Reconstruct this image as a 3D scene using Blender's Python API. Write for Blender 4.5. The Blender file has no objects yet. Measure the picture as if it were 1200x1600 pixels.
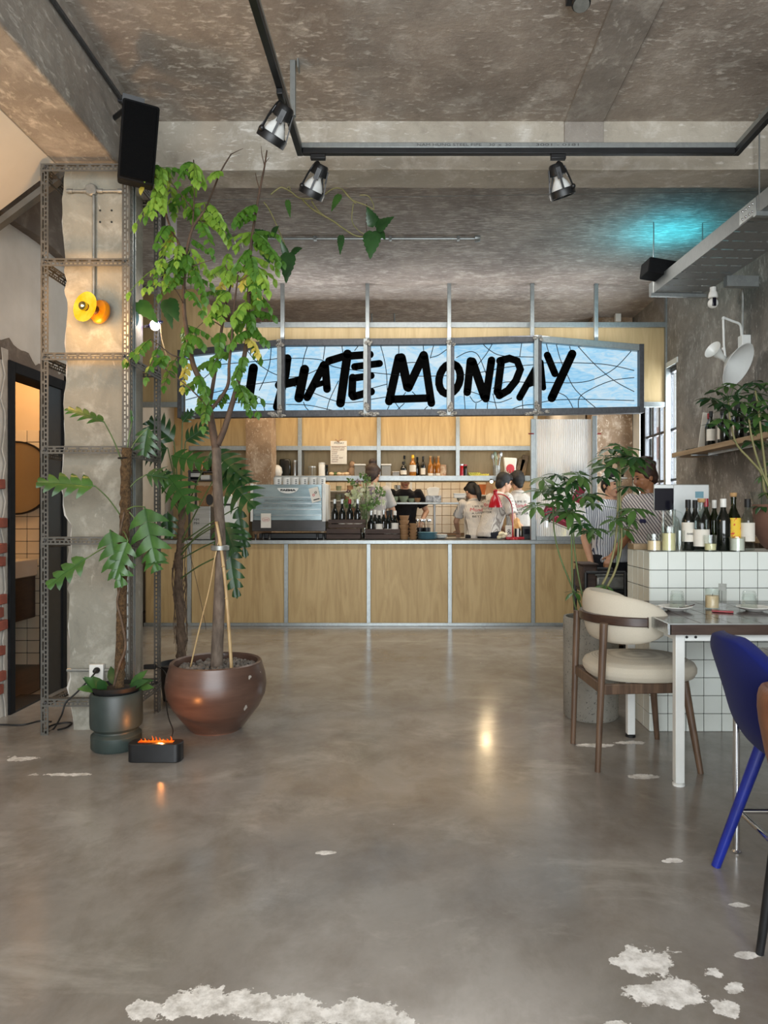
import bpy, bmesh, math, random
from mathutils import Vector, Matrix, Quaternion, noise as mnoise
R = math.radians
V = Vector
random.seed(7)
SC = bpy.context.scene
COL = SC.collection

# ------------------------------------------------------------------ camera
CAM_Z, FPX, VX, VY = 1.25, 1110.0, 640.0, 802.0
cam_d = bpy.data.cameras.new('camera')
cam_d.sensor_fit = 'HORIZONTAL'; cam_d.sensor_width = 36.0
cam_d.lens = FPX / 1200.0 * 36.0
cam_d.shift_x = (600.0 - VX) / 1200.0
cam_d.shift_y = (VY - 800.0) / 1200.0
cam_d.clip_start = 0.05
cam = bpy.data.objects.new('camera', cam_d); COL.objects.link(cam)
cam.location = (0, 0, CAM_Z); cam.rotation_euler = (R(90), 0, 0)
SC.camera = cam

# ------------------------------------------------------------------ light
SC.view_settings.view_transform = 'Standard'
SC.view_settings.look = 'None'
SC.view_settings.gamma = 1.0
SC.view_settings.use_curve_mapping = False
SC.view_settings.exposure = 0.15
SC.cycles.max_bounces = 6
SC.cycles.diffuse_bounces = 4
SC.cycles.adaptive_threshold = 0.02
SC.cycles.transparent_max_bounces = 16
SC.cycles.caustics_reflective = False
SC.cycles.caustics_refractive = False
SC.cycles.sample_clamp_indirect = 4.0

world = bpy.data.worlds.new('overcast_sky'); SC.world = world
world.use_nodes = True
wb = world.node_tree.nodes['Background']
wb.inputs[0].default_value = (0.90, 0.95, 1.0, 1); wb.inputs[1].default_value = 1.3

def area(name, loc, rot, sx, sy, power, col):
    l = bpy.data.lights.new(name, 'AREA'); l.shape = 'RECTANGLE'; l.size = sx; l.size_y = sy
    l.energy = power; l.color = col
    o = bpy.data.objects.new(name, l); COL.objects.link(o); o.location = loc; o.rotation_euler = rot
    return o
def point(name, loc, power, col, rad=0.05):
    l = bpy.data.lights.new(name, 'POINT'); l.energy = power; l.color = col; l.shadow_soft_size = rad
    o = bpy.data.objects.new(name, l); COL.objects.link(o); o.location = loc; return o
def spot(name, loc, target, power, col, angle, blend=0.6, rad=0.04):
    l = bpy.data.lights.new(name, 'SPOT'); l.energy = power; l.color = col
    l.spot_size = R(angle); l.spot_blend = blend; l.shadow_soft_size = rad
    o = bpy.data.objects.new(name, l); COL.objects.link(o); o.location = loc
    o.rotation_euler = (V(target) - V(loc)).to_track_quat('-Z', 'Y').to_euler(); return o

# daylight through the shop front behind the camera and the side windows
area('shopfront_daylight', (0.2, -3.1, 1.75), (R(90), 0, 0), 5.2, 3.0, 420, (0.90, 0.96, 1.0))
area('side_window_daylight', (2.95, 8.2, 1.9), (R(90), 0, R(90)), 1.2, 1.8, 85, (0.92, 0.97, 1.0))
# lamps of the kitchen, wash room and stair, plus lights for the rear room
area('kitchen_lamp', (-0.2, 8.75, 2.85), (R(0), 0, 0), 4.2, 0.3, 40, (1.0, 0.78, 0.52))
area('back_kitchen_lamp', (0.3, 10.6, 2.9), (0, 0, 0), 3.5, 0.6, 45, (1.0, 0.80, 0.58))
area('rear_room_light', (0.0, 6.4, 3.68), (0, 0, 0), 3.0, 0.5, 50, (1.0, 0.95, 0.88))  # area light under the rear ceiling, facing down, without a fixture
area('rear_ceiling_fill', (0.1, 7.66, 3.16), (R(180), 0, 0), 4.4, 0.06, 16, (0.95, 0.96, 1.0))  # fill light added above the sign to brighten the rear ceiling, no fixture
point('wash_room_lamp', (-3.05, 5.25, 2.45), 20, (1.0, 0.60, 0.30), 0.08)
point('stair_lamp', (-2.32, 2.6, 2.35), 14, (1.0, 0.62, 0.30), 0.08)

# ------------------------------------------------------------------ pixel -> place helpers
def px(x, d): return (x - VX) * d / FPX
def pz(y, d): return CAM_Z - (y - VY) * d / FPX
def P(x, y, d): return V((px(x, d), d, pz(y, d)))

# ------------------------------------------------------------------ objects
ROOT = {}
def tag(o, label=None, cat=None, group=None, kind=None):
    if label: o['label'] = label
    if cat: o['category'] = cat
    if group: o['group'] = group
    if kind: o['kind'] = kind
    return o
def thing(name, label, cat, loc=(0, 0, 0), rotz=0.0, group=None):
    o = bpy.data.objects.new(name, None); COL.objects.link(o)
    o.empty_display_size = 0.1
    o.location = loc; o.rotation_euler = (0, 0, rotz)
    tag(o, label, cat, group)
    ROOT[o.name] = Matrix.Translation(V(loc)) @ Matrix.Rotation(rotz, 4, 'Z')
    return o
def struct(o): o['kind'] = 'structure'; return o

class MB:
    def __init__(s): s.v = []; s.f = []
    def add(s, vs, fs):
        b = len(s.v); s.v.extend([V(p) for p in vs]); s.f.extend([tuple(i + b for i in f) for f in fs]); return s
    def box(s, x0, x1, y0, y1, z0, z1):
        vs = [(x0,y0,z0),(x1,y0,z0),(x1,y1,z0),(x0,y1,z0),(x0,y0,z1),(x1,y0,z1),(x1,y1,z1),(x0,y1,z1)]
        return s.add(vs, [(0,3,2,1),(4,5,6,7),(0,1,5,4),(1,2,6,5),(2,3,7,6),(3,0,4,7)])
    def obox(s, c, sz, rot=None):
        hx, hy, hz = sz[0]/2, sz[1]/2, sz[2]/2
        m = rot if rot is not None else Matrix.Identity(3)
        c = V(c)
        vs = [c + m @ V((a*hx, b*hy, d*hz)) for d in (-1, 1) for a, b in ((-1,-1),(1,-1),(1,1),(-1,1))]
        return s.add(vs, [(0,3,2,1),(4,5,6,7),(0,1,5,4),(1,2,6,5),(2,3,7,6),(3,0,4,7)])
    def bar(s, a, b, w, h, up=(0, 0, 1)):
        a, b = V(a), V(b); t = (b - a); L = t.length; t.normalize()
        u = V(up); 
        if abs(u.dot(t)) > 0.98: u = V((0, 1, 0))
        side = t.cross(u).normalized(); u = side.cross(t).normalized()
        m = Matrix((side, t, u)).transposed()
        return s.obox((a + b) / 2, (w, L, h), m)
    def tube(s, pts, r, n=8, caps=True):
        pts = [V(p) for p in pts]; k = len(pts)
        rs = r if isinstance(r, (list, tuple)) else [r] * k
        t0 = (pts[1] - pts[0]).normalized()
        u = V((0, 0, 1)) if abs(t0.z) < 0.9 else V((1, 0, 0))
        u = (u - t0 * u.dot(t0)).normalized()
        vs = []; prev = t0
        for i in range(k):
            t = (pts[min(i+1, k-1)] - pts[max(i-1, 0)])
            t = t.normalized() if t.length > 1e-9 else prev
            q = prev.rotation_difference(t); u = q @ u; u = (u - t * u.dot(t)).normalized(); w = t.cross(u); prev = t
            for j in range(n):
                a = 2*math.pi*j/n
                vs.append(pts[i] + (u*math.cos(a) + w*math.sin(a)) * rs[i])
        fs = []
        for i in range(k-1):
            for j in range(n):
                j2 = (j+1) % n
                fs.append((i*n+j, i*n+j2, (i+1)*n+j2, (i+1)*n+j))
        if caps:
            fs.append(tuple(range(n-1, -1, -1))); fs.append(tuple((k-1)*n + j for j in range(n)))
        return s.add(vs, fs)
    def lathe(s, prof, c=(0, 0, 0), n=24, m=None, close=False):
        c = V(c); m = m if m is not None else Matrix.Identity(3); vs = []; fs = []; k = len(prof)
        for r, z in prof:
            for j in range(n):
                a = 2*math.pi*j/n
                vs.append(c + m @ V((r*math.cos(a), r*math.sin(a), z)))
        rng = k if close else k-1
        for i in range(rng):
            i2 = (i+1) % k
            for j in range(n):
                j2 = (j+1) % n
                fs.append((i*n+j, i*n+j2, i2*n+j2, i2*n+j))
        if not close:
            fs.append(tuple(range(n-1, -1, -1))); fs.append(tuple((k-1)*n + j for j in range(n)))
        return s.add(vs, fs)
    def ell(s, c, r, nu=12, nv=8, m=None):
        c = V(c); m = m if m is not None else Matrix.Identity(3)
        vs = [c + m @ V((0, 0, -r[2]))]; fs = []
        for i in range(1, nv):
            a = math.pi*i/nv - math.pi/2
            for j in range(nu):
                b = 2*math.pi*j/nu
                vs.append(c + m @ V((r[0]*math.cos(a)*math.cos(b), r[1]*math.cos(a)*math.sin(b), r[2]*math.sin(a))))
        vs.append(c + m @ V((0, 0, r[2]))); top = len(vs)-1
        for j in range(nu):
            fs.append((0, 1+(j+1) % nu, 1+j)); fs.append((top, 1+(nv-2)*nu+j, 1+(nv-2)*nu+(j+1) % nu))
        for i in range(nv-2):
            for j in range(nu):
                j2 = (j+1) % nu
                fs.append((1+i*nu+j, 1+i*nu+j2, 1+(i+1)*nu+j2, 1+(i+1)*nu+j))
        return s.add(vs, fs)
    def prism(s, poly, o, u, v, depth):
        # polygon (a,b) in the plane o + a*u + b*v, extruded by depth along u x v
        o, u, v = V(o), V(u), V(v); w = u.cross(v).normalized() * depth; n = len(poly)
        vs = [o + u*a + v*b for a, b in poly] + [o + u*a + v*b + w for a, b in poly]
        fs = [tuple(range(n-1, -1, -1)), tuple(range(n, 2*n))]
        fs += [(i, (i+1) % n, n+(i+1) % n, n+i) for i in range(n)]
        return s.add(vs, fs)
    def grid(s, fn, nu, nv, wrap=False):
        vs = [fn(i/(nu if wrap else nu-1), j/(nv-1)) for j in range(nv) for i in range(nu)]
        fs = []
        for j in range(nv-1):
            for i in range(nu if wrap else nu-1):
                i2 = (i+1) % nu
                fs.append((j*nu+i, j*nu+i2, (j+1)*nu+i2, (j+1)*nu+i))
        return s.add(vs, fs)
    def xf(s, m):
        s.v = [m @ p for p in s.v]; return s
    def mesh(s, name, mat, inv=None, sharp=40):
        me = bpy.data.meshes.new(name)
        vs = [inv @ p for p in s.v] if inv is not None else s.v
        me.from_pydata([tuple(p) for p in vs], [], s.f)
        if mat: me.materials.append(mat)
        if len(me.polygons):
            me.polygons.foreach_set('use_smooth', [True]*len(me.polygons))
            me.set_sharp_from_angle(angle=R(sharp))
        me.update(); return me
    def build(s, name, mat, parent=None, world=False, sharp=40, bevel=0, sub=0, kind=None):
        inv = None
        if parent is not None and world:
            inv = ROOT.get(parent.name, Matrix.Identity(4)).inverted()
        o = bpy.data.objects.new(name, s.mesh(name, mat, inv, sharp)); COL.objects.link(o)
        if parent is not None:
            o.parent = parent
            if parent.name in ROOT: ROOT[o.name] = ROOT[parent.name]
        if bevel:
            b = o.modifiers.new('bevel', 'BEVEL'); b.width = bevel; b.segments = 2; b.limit_method = 'ANGLE'; b.angle_limit = R(40)
        if sub:
            b = o.modifiers.new('smooth', 'SUBSURF'); b.levels = sub; b.render_levels = sub
        if kind: o['kind'] = kind
        return o
def inst(o, loc, rot=None, parent=None, scale=None):
    c = o.copy(); COL.objects.link(c); c.location = loc
    if rot is not None: c.rotation_euler = rot
    if scale is not None: c.scale = scale
    c.parent = parent if parent is not None else o.parent
    return c
def dup(root, loc, rotz=None, label=None, group=None):
    r = root.copy(); COL.objects.link(r); r.location = loc
    if rotz is not None: r.rotation_euler = (0, 0, rotz)
    if label: r['label'] = label
    if group: r['group'] = group
    ROOT[r.name] = Matrix.Translation(V(loc)) @ Matrix.Rotation(rotz or 0, 4, 'Z')
    for ch in list(root.children):
        c = ch.copy(); COL.objects.link(c); c.parent = r
        for g in list(ch.children):
            d = g.copy(); COL.objects.link(d); d.parent = c
    return r
def bake(o):
    # freeze the modifiers of o into its mesh
    dg = bpy.context.evaluated_depsgraph_get()
    me = bpy.data.meshes.new_from_object(o.evaluated_get(dg))
    o.modifiers.clear(); old = o.data; o.data = me; me.name = old.name
    me.polygons.foreach_set('use_smooth', [True]*len(me.polygons)); me.update()
    return o
def text_mesh(name, body, size, mat, parent, origin, u, v, width=None, extrude=0.0008, align='CENTER', italic=0, world=True, bold=0.0):
    """Flat lettering: the line of text runs along u, its height along v."""
    cu = bpy.data.curves.new(name, 'FONT'); cu.body = body; cu.size = size; cu.extrude = extrude
    cu.align_x = align; cu.align_y = 'CENTER'; cu.shear = italic; cu.resolution_u = 3; cu.offset = bold
    t = bpy.data.objects.new(name, cu); COL.objects.link(t)
    dg = bpy.context.evaluated_depsgraph_get()
    me = bpy.data.meshes.new_from_object(t.evaluated_get(dg))
    bpy.data.objects.remove(t); bpy.data.curves.remove(cu)
    u, v = V(u).normalized(), V(v).normalized(); w = u.cross(v); o3 = V(origin)
    k = 1.0
    if width:
        xs = [p.co.x for p in me.vertices]; k = width / max(1e-6, max(xs)-min(xs))
    inv = ROOT.get(parent.name, Matrix.Identity(4)).inverted() if (parent is not None and world) else Matrix.Identity(4)
    for p in me.vertices:
        p.co = inv @ (o3 + u*p.co.x*k + v*p.co.y + w*p.co.z)
    me.materials.clear(); me.materials.append(mat)
    o = bpy.data.objects.new(name, me); COL.objects.link(o); o.parent = parent
    return o
def smooth_path(pts, n=6):
    pts = [V(p) for p in pts]; out = []
    for i in range(len(pts)-1):
        p0 = pts[max(i-1, 0)]; p1 = pts[i]; p2 = pts[i+1]; p3 = pts[min(i+2, len(pts)-1)]
        for j in range(n):
            t = j/n
            out.append(0.5*((2*p1)+(-p0+p2)*t+(2*p0-5*p1+4*p2-p3)*t*t+(-p0+3*p1-3*p2+p3)*t**3))
    out.append(pts[-1]); return out
# ------------------------------------------------------------------ materials
def C(h):
    h = h.lstrip('#'); o = []
    for i in (0, 2, 4):
        c = int(h[i:i+2], 16)/255.0
        o.append(c/12.92 if c <= 0.04045 else ((c+0.055)/1.055)**2.4)
    return (o[0], o[1], o[2], 1.0)
class NT:
    def __init__(s, name):
        s.m = bpy.data.materials.new(name); s.m.use_nodes = True; s.t = s.m.node_tree
        s.b = s.t.nodes['Principled BSDF']; s.out = s.t.nodes['Material Output']
    def n(s, typ, **kw):
        nd = s.t.nodes.new(typ)
        for k, v in kw.items(): setattr(nd, k, v)
        return nd
    def l(s, a, b): s.t.links.new(a, b)
    def coords(s, stretch=(1, 1, 1), rot=(0, 0, 0)):
        tc = s.n('ShaderNodeTexCoord'); mp = s.n('ShaderNodeMapping')
        mp.inputs['Scale'].default_value = stretch; mp.inputs['Rotation'].default_value = rot
        s.l(tc.outputs['Object'], mp.inputs['Vector']); return mp.outputs[0]
    def noise(s, vec, scale, detail=5, rough=0.6, dist=0.0):
        nd = s.n('ShaderNodeTexNoise'); nd.inputs['Scale'].default_value = scale; nd.inputs['Detail'].default_value = detail
        nd.inputs['Roughness'].default_value = rough; nd.inputs['Distortion'].default_value = dist
        s.l(vec, nd.inputs['Vector']); return nd.outputs['Fac']
    def ramp(s, fac, stops):
        r = s.n('ShaderNodeValToRGB'); e = r.color_ramp.elements
        while len(e) < len(stops): e.new(0.5)
        for i, (p, c) in enumerate(stops): e[i].position = p; e[i].color = c if len(c) == 4 else (*c, 1)
        s.l(fac, r.inputs[0]); return r.outputs[0]
    def mix(s, fac, a, b):
        m = s.n('ShaderNodeMix', data_type='RGBA')
        for sock, val in ((m.inputs[0], fac), (m.inputs[6], a), (m.inputs[7], b)):
            if hasattr(val, 'is_linked'): s.l(val, sock)
            else: sock.default_value = val
        return m.outputs[2]
    def math(s, op, a, b=0.0, clamp=False):
        m = s.n('ShaderNodeMath', operation=op); m.use_clamp = clamp
        for sock, val in ((m.inputs[0], a), (m.inputs[1], b)):
            if hasattr(val, 'is_linked'): s.l(val, sock)
            else: sock.default_value = val
        return m.outputs[0]
    def bump(s, h, strength=0.2, dist=0.01):
        b = s.n('ShaderNodeBump'); b.inputs['Strength'].default_value = strength; b.inputs['Distance'].default_value = dist
        s.l(h, b.inputs['Height']); s.l(b.outputs[0], s.b.inputs['Normal']); return b
    def set(s, rough=None, metal=None, spec=None, coat=None):
        if rough is not None: s.b.inputs['Roughness'].default_value = rough
        if metal is not None: s.b.inputs['Metallic'].default_value = metal
        if spec is not None: s.b.inputs['Specular IOR Level'].default_value = spec
        if coat is not None: s.b.inputs['Coat Weight'].default_value = coat
    def col(s, c):
        if hasattr(c, 'is_linked'): s.l(c, s.b.inputs['Base Color'])
        else: s.b.inputs['Base Color'].default_value = c
W4 = (1, 1, 1, 1); K4 = (0, 0, 0, 1)
def pm(name, c1, c2=None, rough=0.5, metal=0.0, scale=8, stretch=(1, 1, 1), bump=0.0, bscale=None, lo=0.35, hi=0.65, spec=0.5, coat=0.0, detail=5, bd=0.01):
    t = NT(name); vec = t.coords(stretch)
    a = C(c1); b = C(c2) if c2 else tuple(min(1, x*0.82) for x in a[:3]) + (1,)
    f = t.noise(vec, scale, detail)
    t.col(t.ramp(f, [(lo, b), (hi, a)])); t.set(rough, metal, spec, coat)
    if bump: t.bump(t.noise(vec, bscale or scale*4, 4), bump, bd)
    return t.m
def emis(name, c, s, c2=None, scale=5):
    t = NT(name); t.col(K4 if not c2 else C(c)); e = t.n('ShaderNodeEmission'); e.inputs[1].default_value = s
    f = t.noise(t.coords(), scale, 3)
    t.l(t.ramp(f, [(0.35, C(c)), (0.65, C(c2 or c))]), e.inputs[0])
    t.l(e.outputs[0], t.out.inputs[0]); return t.m
def glass(name, tint=(0.96, 0.98, 0.97, 1), refl=1.0, rough=0.02, haze=None):
    t = NT(name); tr = t.n('ShaderNodeBsdfTransparent'); tr.inputs[0].default_value = tint
    gl = t.n('ShaderNodeBsdfGlossy'); gl.inputs['Roughness'].default_value = rough
    lw = t.n('ShaderNodeLayerWeight'); lw.inputs[0].default_value = 0.42
    f = t.math('MULTIPLY', t.math('POWER', lw.outputs['Facing'], 2.0), 0.55*refl); f = t.math('ADD', f, 0.04*refl, True)
    mx = t.n('ShaderNodeMixShader'); t.l(f, mx.inputs[0]); t.l(tr.outputs[0], mx.inputs[1]); t.l(gl.outputs[0], mx.inputs[2])
    last = mx.outputs[0]
    if haze:
        df = t.n('ShaderNodeBsdfTranslucent'); df.inputs[0].default_value = C(haze[0])
        d2 = t.n('ShaderNodeBsdfDiffuse'); d2.inputs[0].default_value = C(haze[0])
        m0 = t.n('ShaderNodeMixShader'); m0.inputs[0].default_value = 0.5
        t.l(df.outputs[0], m0.inputs[1]); t.l(d2.outputs[0], m0.inputs[2])
        m2 = t.n('ShaderNodeMixShader'); m2.inputs[0].default_value = haze[1]
        t.l(last, m2.inputs[1]); t.l(m0.outputs[0], m2.inputs[2]); last = m2.outputs[0]
    t.l(last, t.out.inputs[0]); return t.m
def leafm(name, c1, c2, tr=0.35, rough=0.45):
    t = NT(name); f = t.noise(t.coords(), 9, 3)
    col = t.ramp(f, [(0.3, C(c2)), (0.7, C(c1))]); t.col(col); t.set(rough)
    tl = t.n('ShaderNodeBsdfTranslucent'); t.l(col, tl.inputs[0])
    mx = t.n('ShaderNodeMixShader'); mx.inputs[0].default_value = tr
    t.l(t.b.outputs[0], mx.inputs[1]); t.l(tl.outputs[0], mx.inputs[2]); t.l(mx.outputs[0], t.out.inputs[0])
    return t.m

def concrete(name, dark, light, fleck, stretch=(1, 1, 1), fscale=(5, 14, 8), fl=0.63, rough=0.85, bumpv=0.35):
    """raw board-marked concrete with pale plaster flecks"""
    t = NT(name); vec = t.coords(stretch)
    big = t.noise(vec, 1.3, 6, 0.65, 0.6); fine = t.noise(vec, 14, 5, 0.7)
    base = t.ramp(big, [(0.36, C(dark)), (0.64, C(light))])
    base = t.mix(t.math('MULTIPLY', fine, 0.35), base, C(dark)); mot = t.noise(vec, 4.5, 6, 0.7, 0.4)
    base = t.mix(t.ramp(mot, [(0.52, K4), (0.72, (0.45, 0.45, 0.45, 1))]), base, C(fleck))
    base = t.mix(t.ramp(mot, [(0.28, (0.4, 0.4, 0.4, 1)), (0.45, K4)]), base, tuple(0.5*c_ for c_ in C(dark)[:3]) + (1,))
    fv = t.coords(fscale)
    f1 = t.noise(fv, 3.9, 6, 0.64, 0.4); f2 = t.noise(t.coords(), 0.7, 3)
    thr = t.math('ADD', f1, t.math('MULTIPLY', t.math('SUBTRACT', f2, 0.5), 0.22))
    msk = t.ramp(thr, [(fl-0.02, K4), (fl+0.13, W4)])
    base = t.mix(t.math('MULTIPLY', msk, 0.75), base, C(fleck))
    t.col(base); t.set(rough)
    t.bump(t.math('ADD', fine, t.math('MULTIPLY', f1, 0.7)), bumpv, 0.012)
    return t.m

MAT = {}
MAT['ceil'] = concrete('ceiling_concrete', '#8a8076', '#b0a599', '#eae5dc', fscale=(4, 9, 6), fl=0.565)
MAT['ceil2'] = concrete('rear_ceiling_concrete', '#857c75', '#a99f95', '#e2dcd2', fscale=(2.5, 17, 6), fl=0.555)
MAT['beam'] = concrete('beam_concrete', '#a09789', '#bdb5a6', '#efece5', fscale=(3, 6, 11), fl=0.60)
MAT['lbeam'] = concrete('side_beam_concrete', '#857e76', '#a59d93', '#dcd7ce', fscale=(6, 3, 9), fl=0.59)
MAT['column'] = concrete('column_concrete', '#7a776c', '#999587', '#cfccc0', fscale=(5, 5, 2), fl=0.66, rough=0.8)
MAT['pillar'] = concrete('brown_pillar', '#7d6650', '#ad9276', '#e0d0bc', fscale=(9, 9, 6), fl=0.58)
MAT['rwall'] = concrete('wall_concrete', '#6b665f', '#979087', '#d3cec5', fscale=(9, 9, 3.5), fl=0.60)
MAT['brownconc'] = concrete('brown_concrete', '#594e44', '#75695d', '#a79c90', fl=0.7)

def floor_mat():
    t = NT('polished_concrete_floor'); vec = t.coords()
    big = t.noise(vec, 0.9, 8, 0.66, 0.3); mid = t.noise(t.coords((1, 0.75, 1)), 3.4, 7, 0.68, 0.3); fine = t.noise(vec, 40, 4, 0.7)
    base = t.ramp(big, [(0.30, C('#77706a')), (0.52, C('#928d86')), (0.72, C('#a3a09b'))])
    base = t.mix(t.ramp(mid, [(0.45, K4), (0.72, (0.7, 0.7, 0.7, 1))]), base, C('#6c6256'))
    base = t.mix(t.math('MULTIPLY', fine, 0.18), base, C('#6e675d'))
    # pale trowel sweeps
    sw = t.noise(t.coords((1.0, 1.6, 1), (0, 0, 0.6)), 1.7, 7, 0.65, 0.5)
    base = t.mix(t.ramp(sw, [(0.55, K4), (0.75, (0.5, 0.5, 0.5, 1))]), base, C('#c0bdb4'))
    # flaked-off spots down to the pale screed: (x, y, rx, ry)
    wob = t.noise(vec, 6.5, 7, 0.68)
    spots = [(px(1005,1.97),1.97,.115,.085),(px(1040,1.86),1.86,.12,.06),(px(1110,1.93),1.93,.045,.035),(px(1140,1.9),1.87,.045,.03),
             (px(1128,1.82),1.80,.04,.035),(px(330,1.8),1.80,.20,.07),(px(430,1.78),1.78,.22,.08),(px(540,1.77),1.77,.16,.055),(px(225,1.79),1.79,.06,.055),(px(600,1.75),1.74,.09,.035),
             (px(1005,3.38),3.37,.10,.045),(px(930,3.82),3.83,.14,.03),(px(985,3.86),3.87,.12,.03),(px(1055,2.56),2.56,.03,.016),(px(1040,2.55),2.55,.02,.012),
             (px(1150,2.27),2.27,.05,.018),(px(1165,2.02),2.01,.06,.022),(px(100,3.4),3.4,.16,.025),(px(40,3.62),3.62,.11,.05),(px(480,2.1),2.62,.06,.02),(px(965,1.72),1.73,.05,.03)]
    sep = t.n('ShaderNodeSeparateXYZ'); t.l(vec, sep.inputs[0]); acc = None
    for x, y, rx, ry in spots:
        a = t.math('DIVIDE', t.math('SUBTRACT', sep.outputs[0], x), rx); b = t.math('DIVIDE', t.math('SUBTRACT', sep.outputs[1], y), ry)
        q = t.math('SQRT', t.math('ADD', t.math('MULTIPLY', a, a), t.math('MULTIPLY', b, b)))
        acc = q if acc is None else t.math('MINIMUM', acc, q)
    edge = t.math('ADD', acc, t.math('MULTIPLY', t.math('SUBTRACT', wob, 0.5), 3.6))
    msk = t.ramp(edge, [(0.74, W4), (0.80, K4)])
    # scattered tiny chips
    ch = t.noise(vec, 11, 3, 0.5); chm = t.ramp(ch, [(0.775, K4), (0.79, W4)])
    tot = t.math('MAXIMUM', msk, t.math('MULTIPLY', chm, 0.6))
    pale = t.ramp(t.noise(vec, 22, 5, 0.7), [(0.35, C('#b5b1aa')), (0.6, C('#f2f0ec'))])
    base = t.mix(tot, base, pale); t.col(base)
    ro = t.ramp(t.noise(vec, 3.2, 5), [(0.3, (0.12,)*3), (0.7, (0.26,)*3)])
    ro = t.mix(tot, ro, (0.7, 0.7, 0.7, 1)); t.l(ro, t.b.inputs['Roughness'])
    t.set(spec=0.55)
    t.bump(t.math('ADD', t.math('MULTIPLY', fine, 0.2), t.math('SUBTRACT', big, tot)), 0.06, 0.01)
    return t.m
MAT['floor'] = floor_mat()
MAT['plaster'] = pm('white_plaster', '#c9c5bd', '#b3aea5', 0.85, scale=1.6, bump=0.1, bscale=12)
MAT['cream'] = pm('cream_plaster', '#d6c4a4', '#cbb794', 0.8, scale=1.2)
MAT['soffit'] = pm('painted_soffit', '#d9d2c5', '#cdc4b4', 0.85, scale=1.0, bump=0.12, bscale=6)
def ply(name, a, b):
    t = NT(name); v = t.coords((5, 5, 0.55)); f = t.noise(v, 2.2, 6, 0.6, 1.6); g = t.noise(t.coords((60, 60, 1.5)), 1.5, 3)
    c = t.ramp(f, [(0.3, C(b)), (0.62, C(a))]); c = t.mix(t.math('MULTIPLY', g, 0.25), c, C(b)); t.col(c); t.set(0.5, spec=0.35); return t.m
MAT['ply'] = ply('birch_plywood', '#c6ab7c', '#ac9063')
MAT['ply2'] = ply('fascia_plywood', '#c8ae82', '#b3996c')
def galv(name, a='#aeb3b2', b='#8b9090', rough=0.42):
    t = NT(name); v = t.coords((1, 1, 0.6)); vo = t.n('ShaderNodeTexVoronoi'); vo.inputs['Scale'].default_value = 55; t.l(v, vo.inputs['Vector'])
    c = t.mix(t.math('MULTIPLY', vo.outputs['Color'], 0.55), C(a), C(b)); c = t.mix(t.math('MULTIPLY', t.noise(v, 7, 4), 0.6), c, C(b))
    t.col(c); t.set(rough, 0.75); return t.m
MAT['galv'] = galv('galvanised_steel')
MAT['galvdark'] = galv('oily_steel', '#66676a', '#3e3f42', 0.5)
MAT['weld'] = pm('weld_paint', '#b9b5ac', '#3a352f', 0.7, scale=60)
MAT['slot'] = pm('slotted_grey_steel', '#63605a', '#4a4842', 0.6, 0.25, scale=5)
MAT['tray'] = galv('cable_tray_steel', '#9a9d9d', '#868a8a', 0.58)
MAT['conduit'] = pm('grey_conduit', '#9c9d99', '#83847f', 0.4, 0.5, scale=20)
MAT['black'] = pm('black_metal', '#17181a', '#0d0e10', 0.42, scale=14)
MAT['blackmat'] = pm('matt_black', '#131416', '#0c0d0f', 0.8, scale=20, spec=0.2)
MAT['rubber'] = pm('black_rubber', '#141414', '#0b0b0b', 0.6, scale=20)
MAT['white'] = pm('white_enamel', '#e6e8e4', '#dcdedb', 0.35, scale=4)
MAT['whitemat'] = pm('white_plastic', '#e4e3dd', '#d6d5cf', 0.5, scale=6)
MAT['bulb'] = pm('frosted_reflector', '#e9eae6', '#c8cac8', 0.35, scale=9)
MAT['tile'] = pm('white_glazed_tile', '#dfe4de', '#d5dad3', 0.18, scale=2.5, spec=0.6)
MAT['sidetile'] = MAT['tile']
MAT['grout'] = pm('dark_grout', '#3a3b39', '#2c2d2b', 0.9, scale=20)
MAT['creamtile'] = pm('cream_wall_tile', '#ded3bb', '#d2c6ac', 0.25, scale=3)
MAT['browntile'] = pm('brown_glazed_tile', '#4a3a33', '#33261f', 0.16, scale=3, spec=0.3)
MAT['brownedge'] = pm('table_edge_veneer', '#4b3b33', '#382a24', 0.25, scale=3, stretch=(1, 8, 8))
MAT['chrome'] = pm('chrome', '#d9dadb', '#cfd0d2', 0.08, 1.0, scale=4)
MAT['steel'] = pm('stainless_steel', '#bfc3c4', '#a9adae', 0.28, 0.9, scale=3, stretch=(1, 20, 20))
MAT['walnut'] = pm('walnut_wood', '#6c5543', '#4b392c', 0.42, scale=5, stretch=(8, 8, 0.8))
MAT['walnutdark'] = pm('dark_walnut', '#453127', '#2f201a', 0.3, scale=6, stretch=(2, 2, 9))
MAT['cratewood'] = pm('dark_crate_wood', '#4d3b32', '#33251f', 0.7, scale=4, stretch=(1, 9, 9), bump=0.2)
MAT['shelfwood'] = pm('pale_shelf_wood', '#a88f6f', '#8c7456', 0.55, scale=3, stretch=(8, 0.8, 8))
MAT['bamboo'] = pm('bamboo_cane', '#c7ab7c', '#9c8057', 0.5, scale=8, stretch=(2, 2, 0.7))
MAT['darkfloor'] = pm('dark_wood_floor', '#4b3a2c', '#33271d', 0.4, scale=3, stretch=(6, 0.8, 1))
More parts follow.
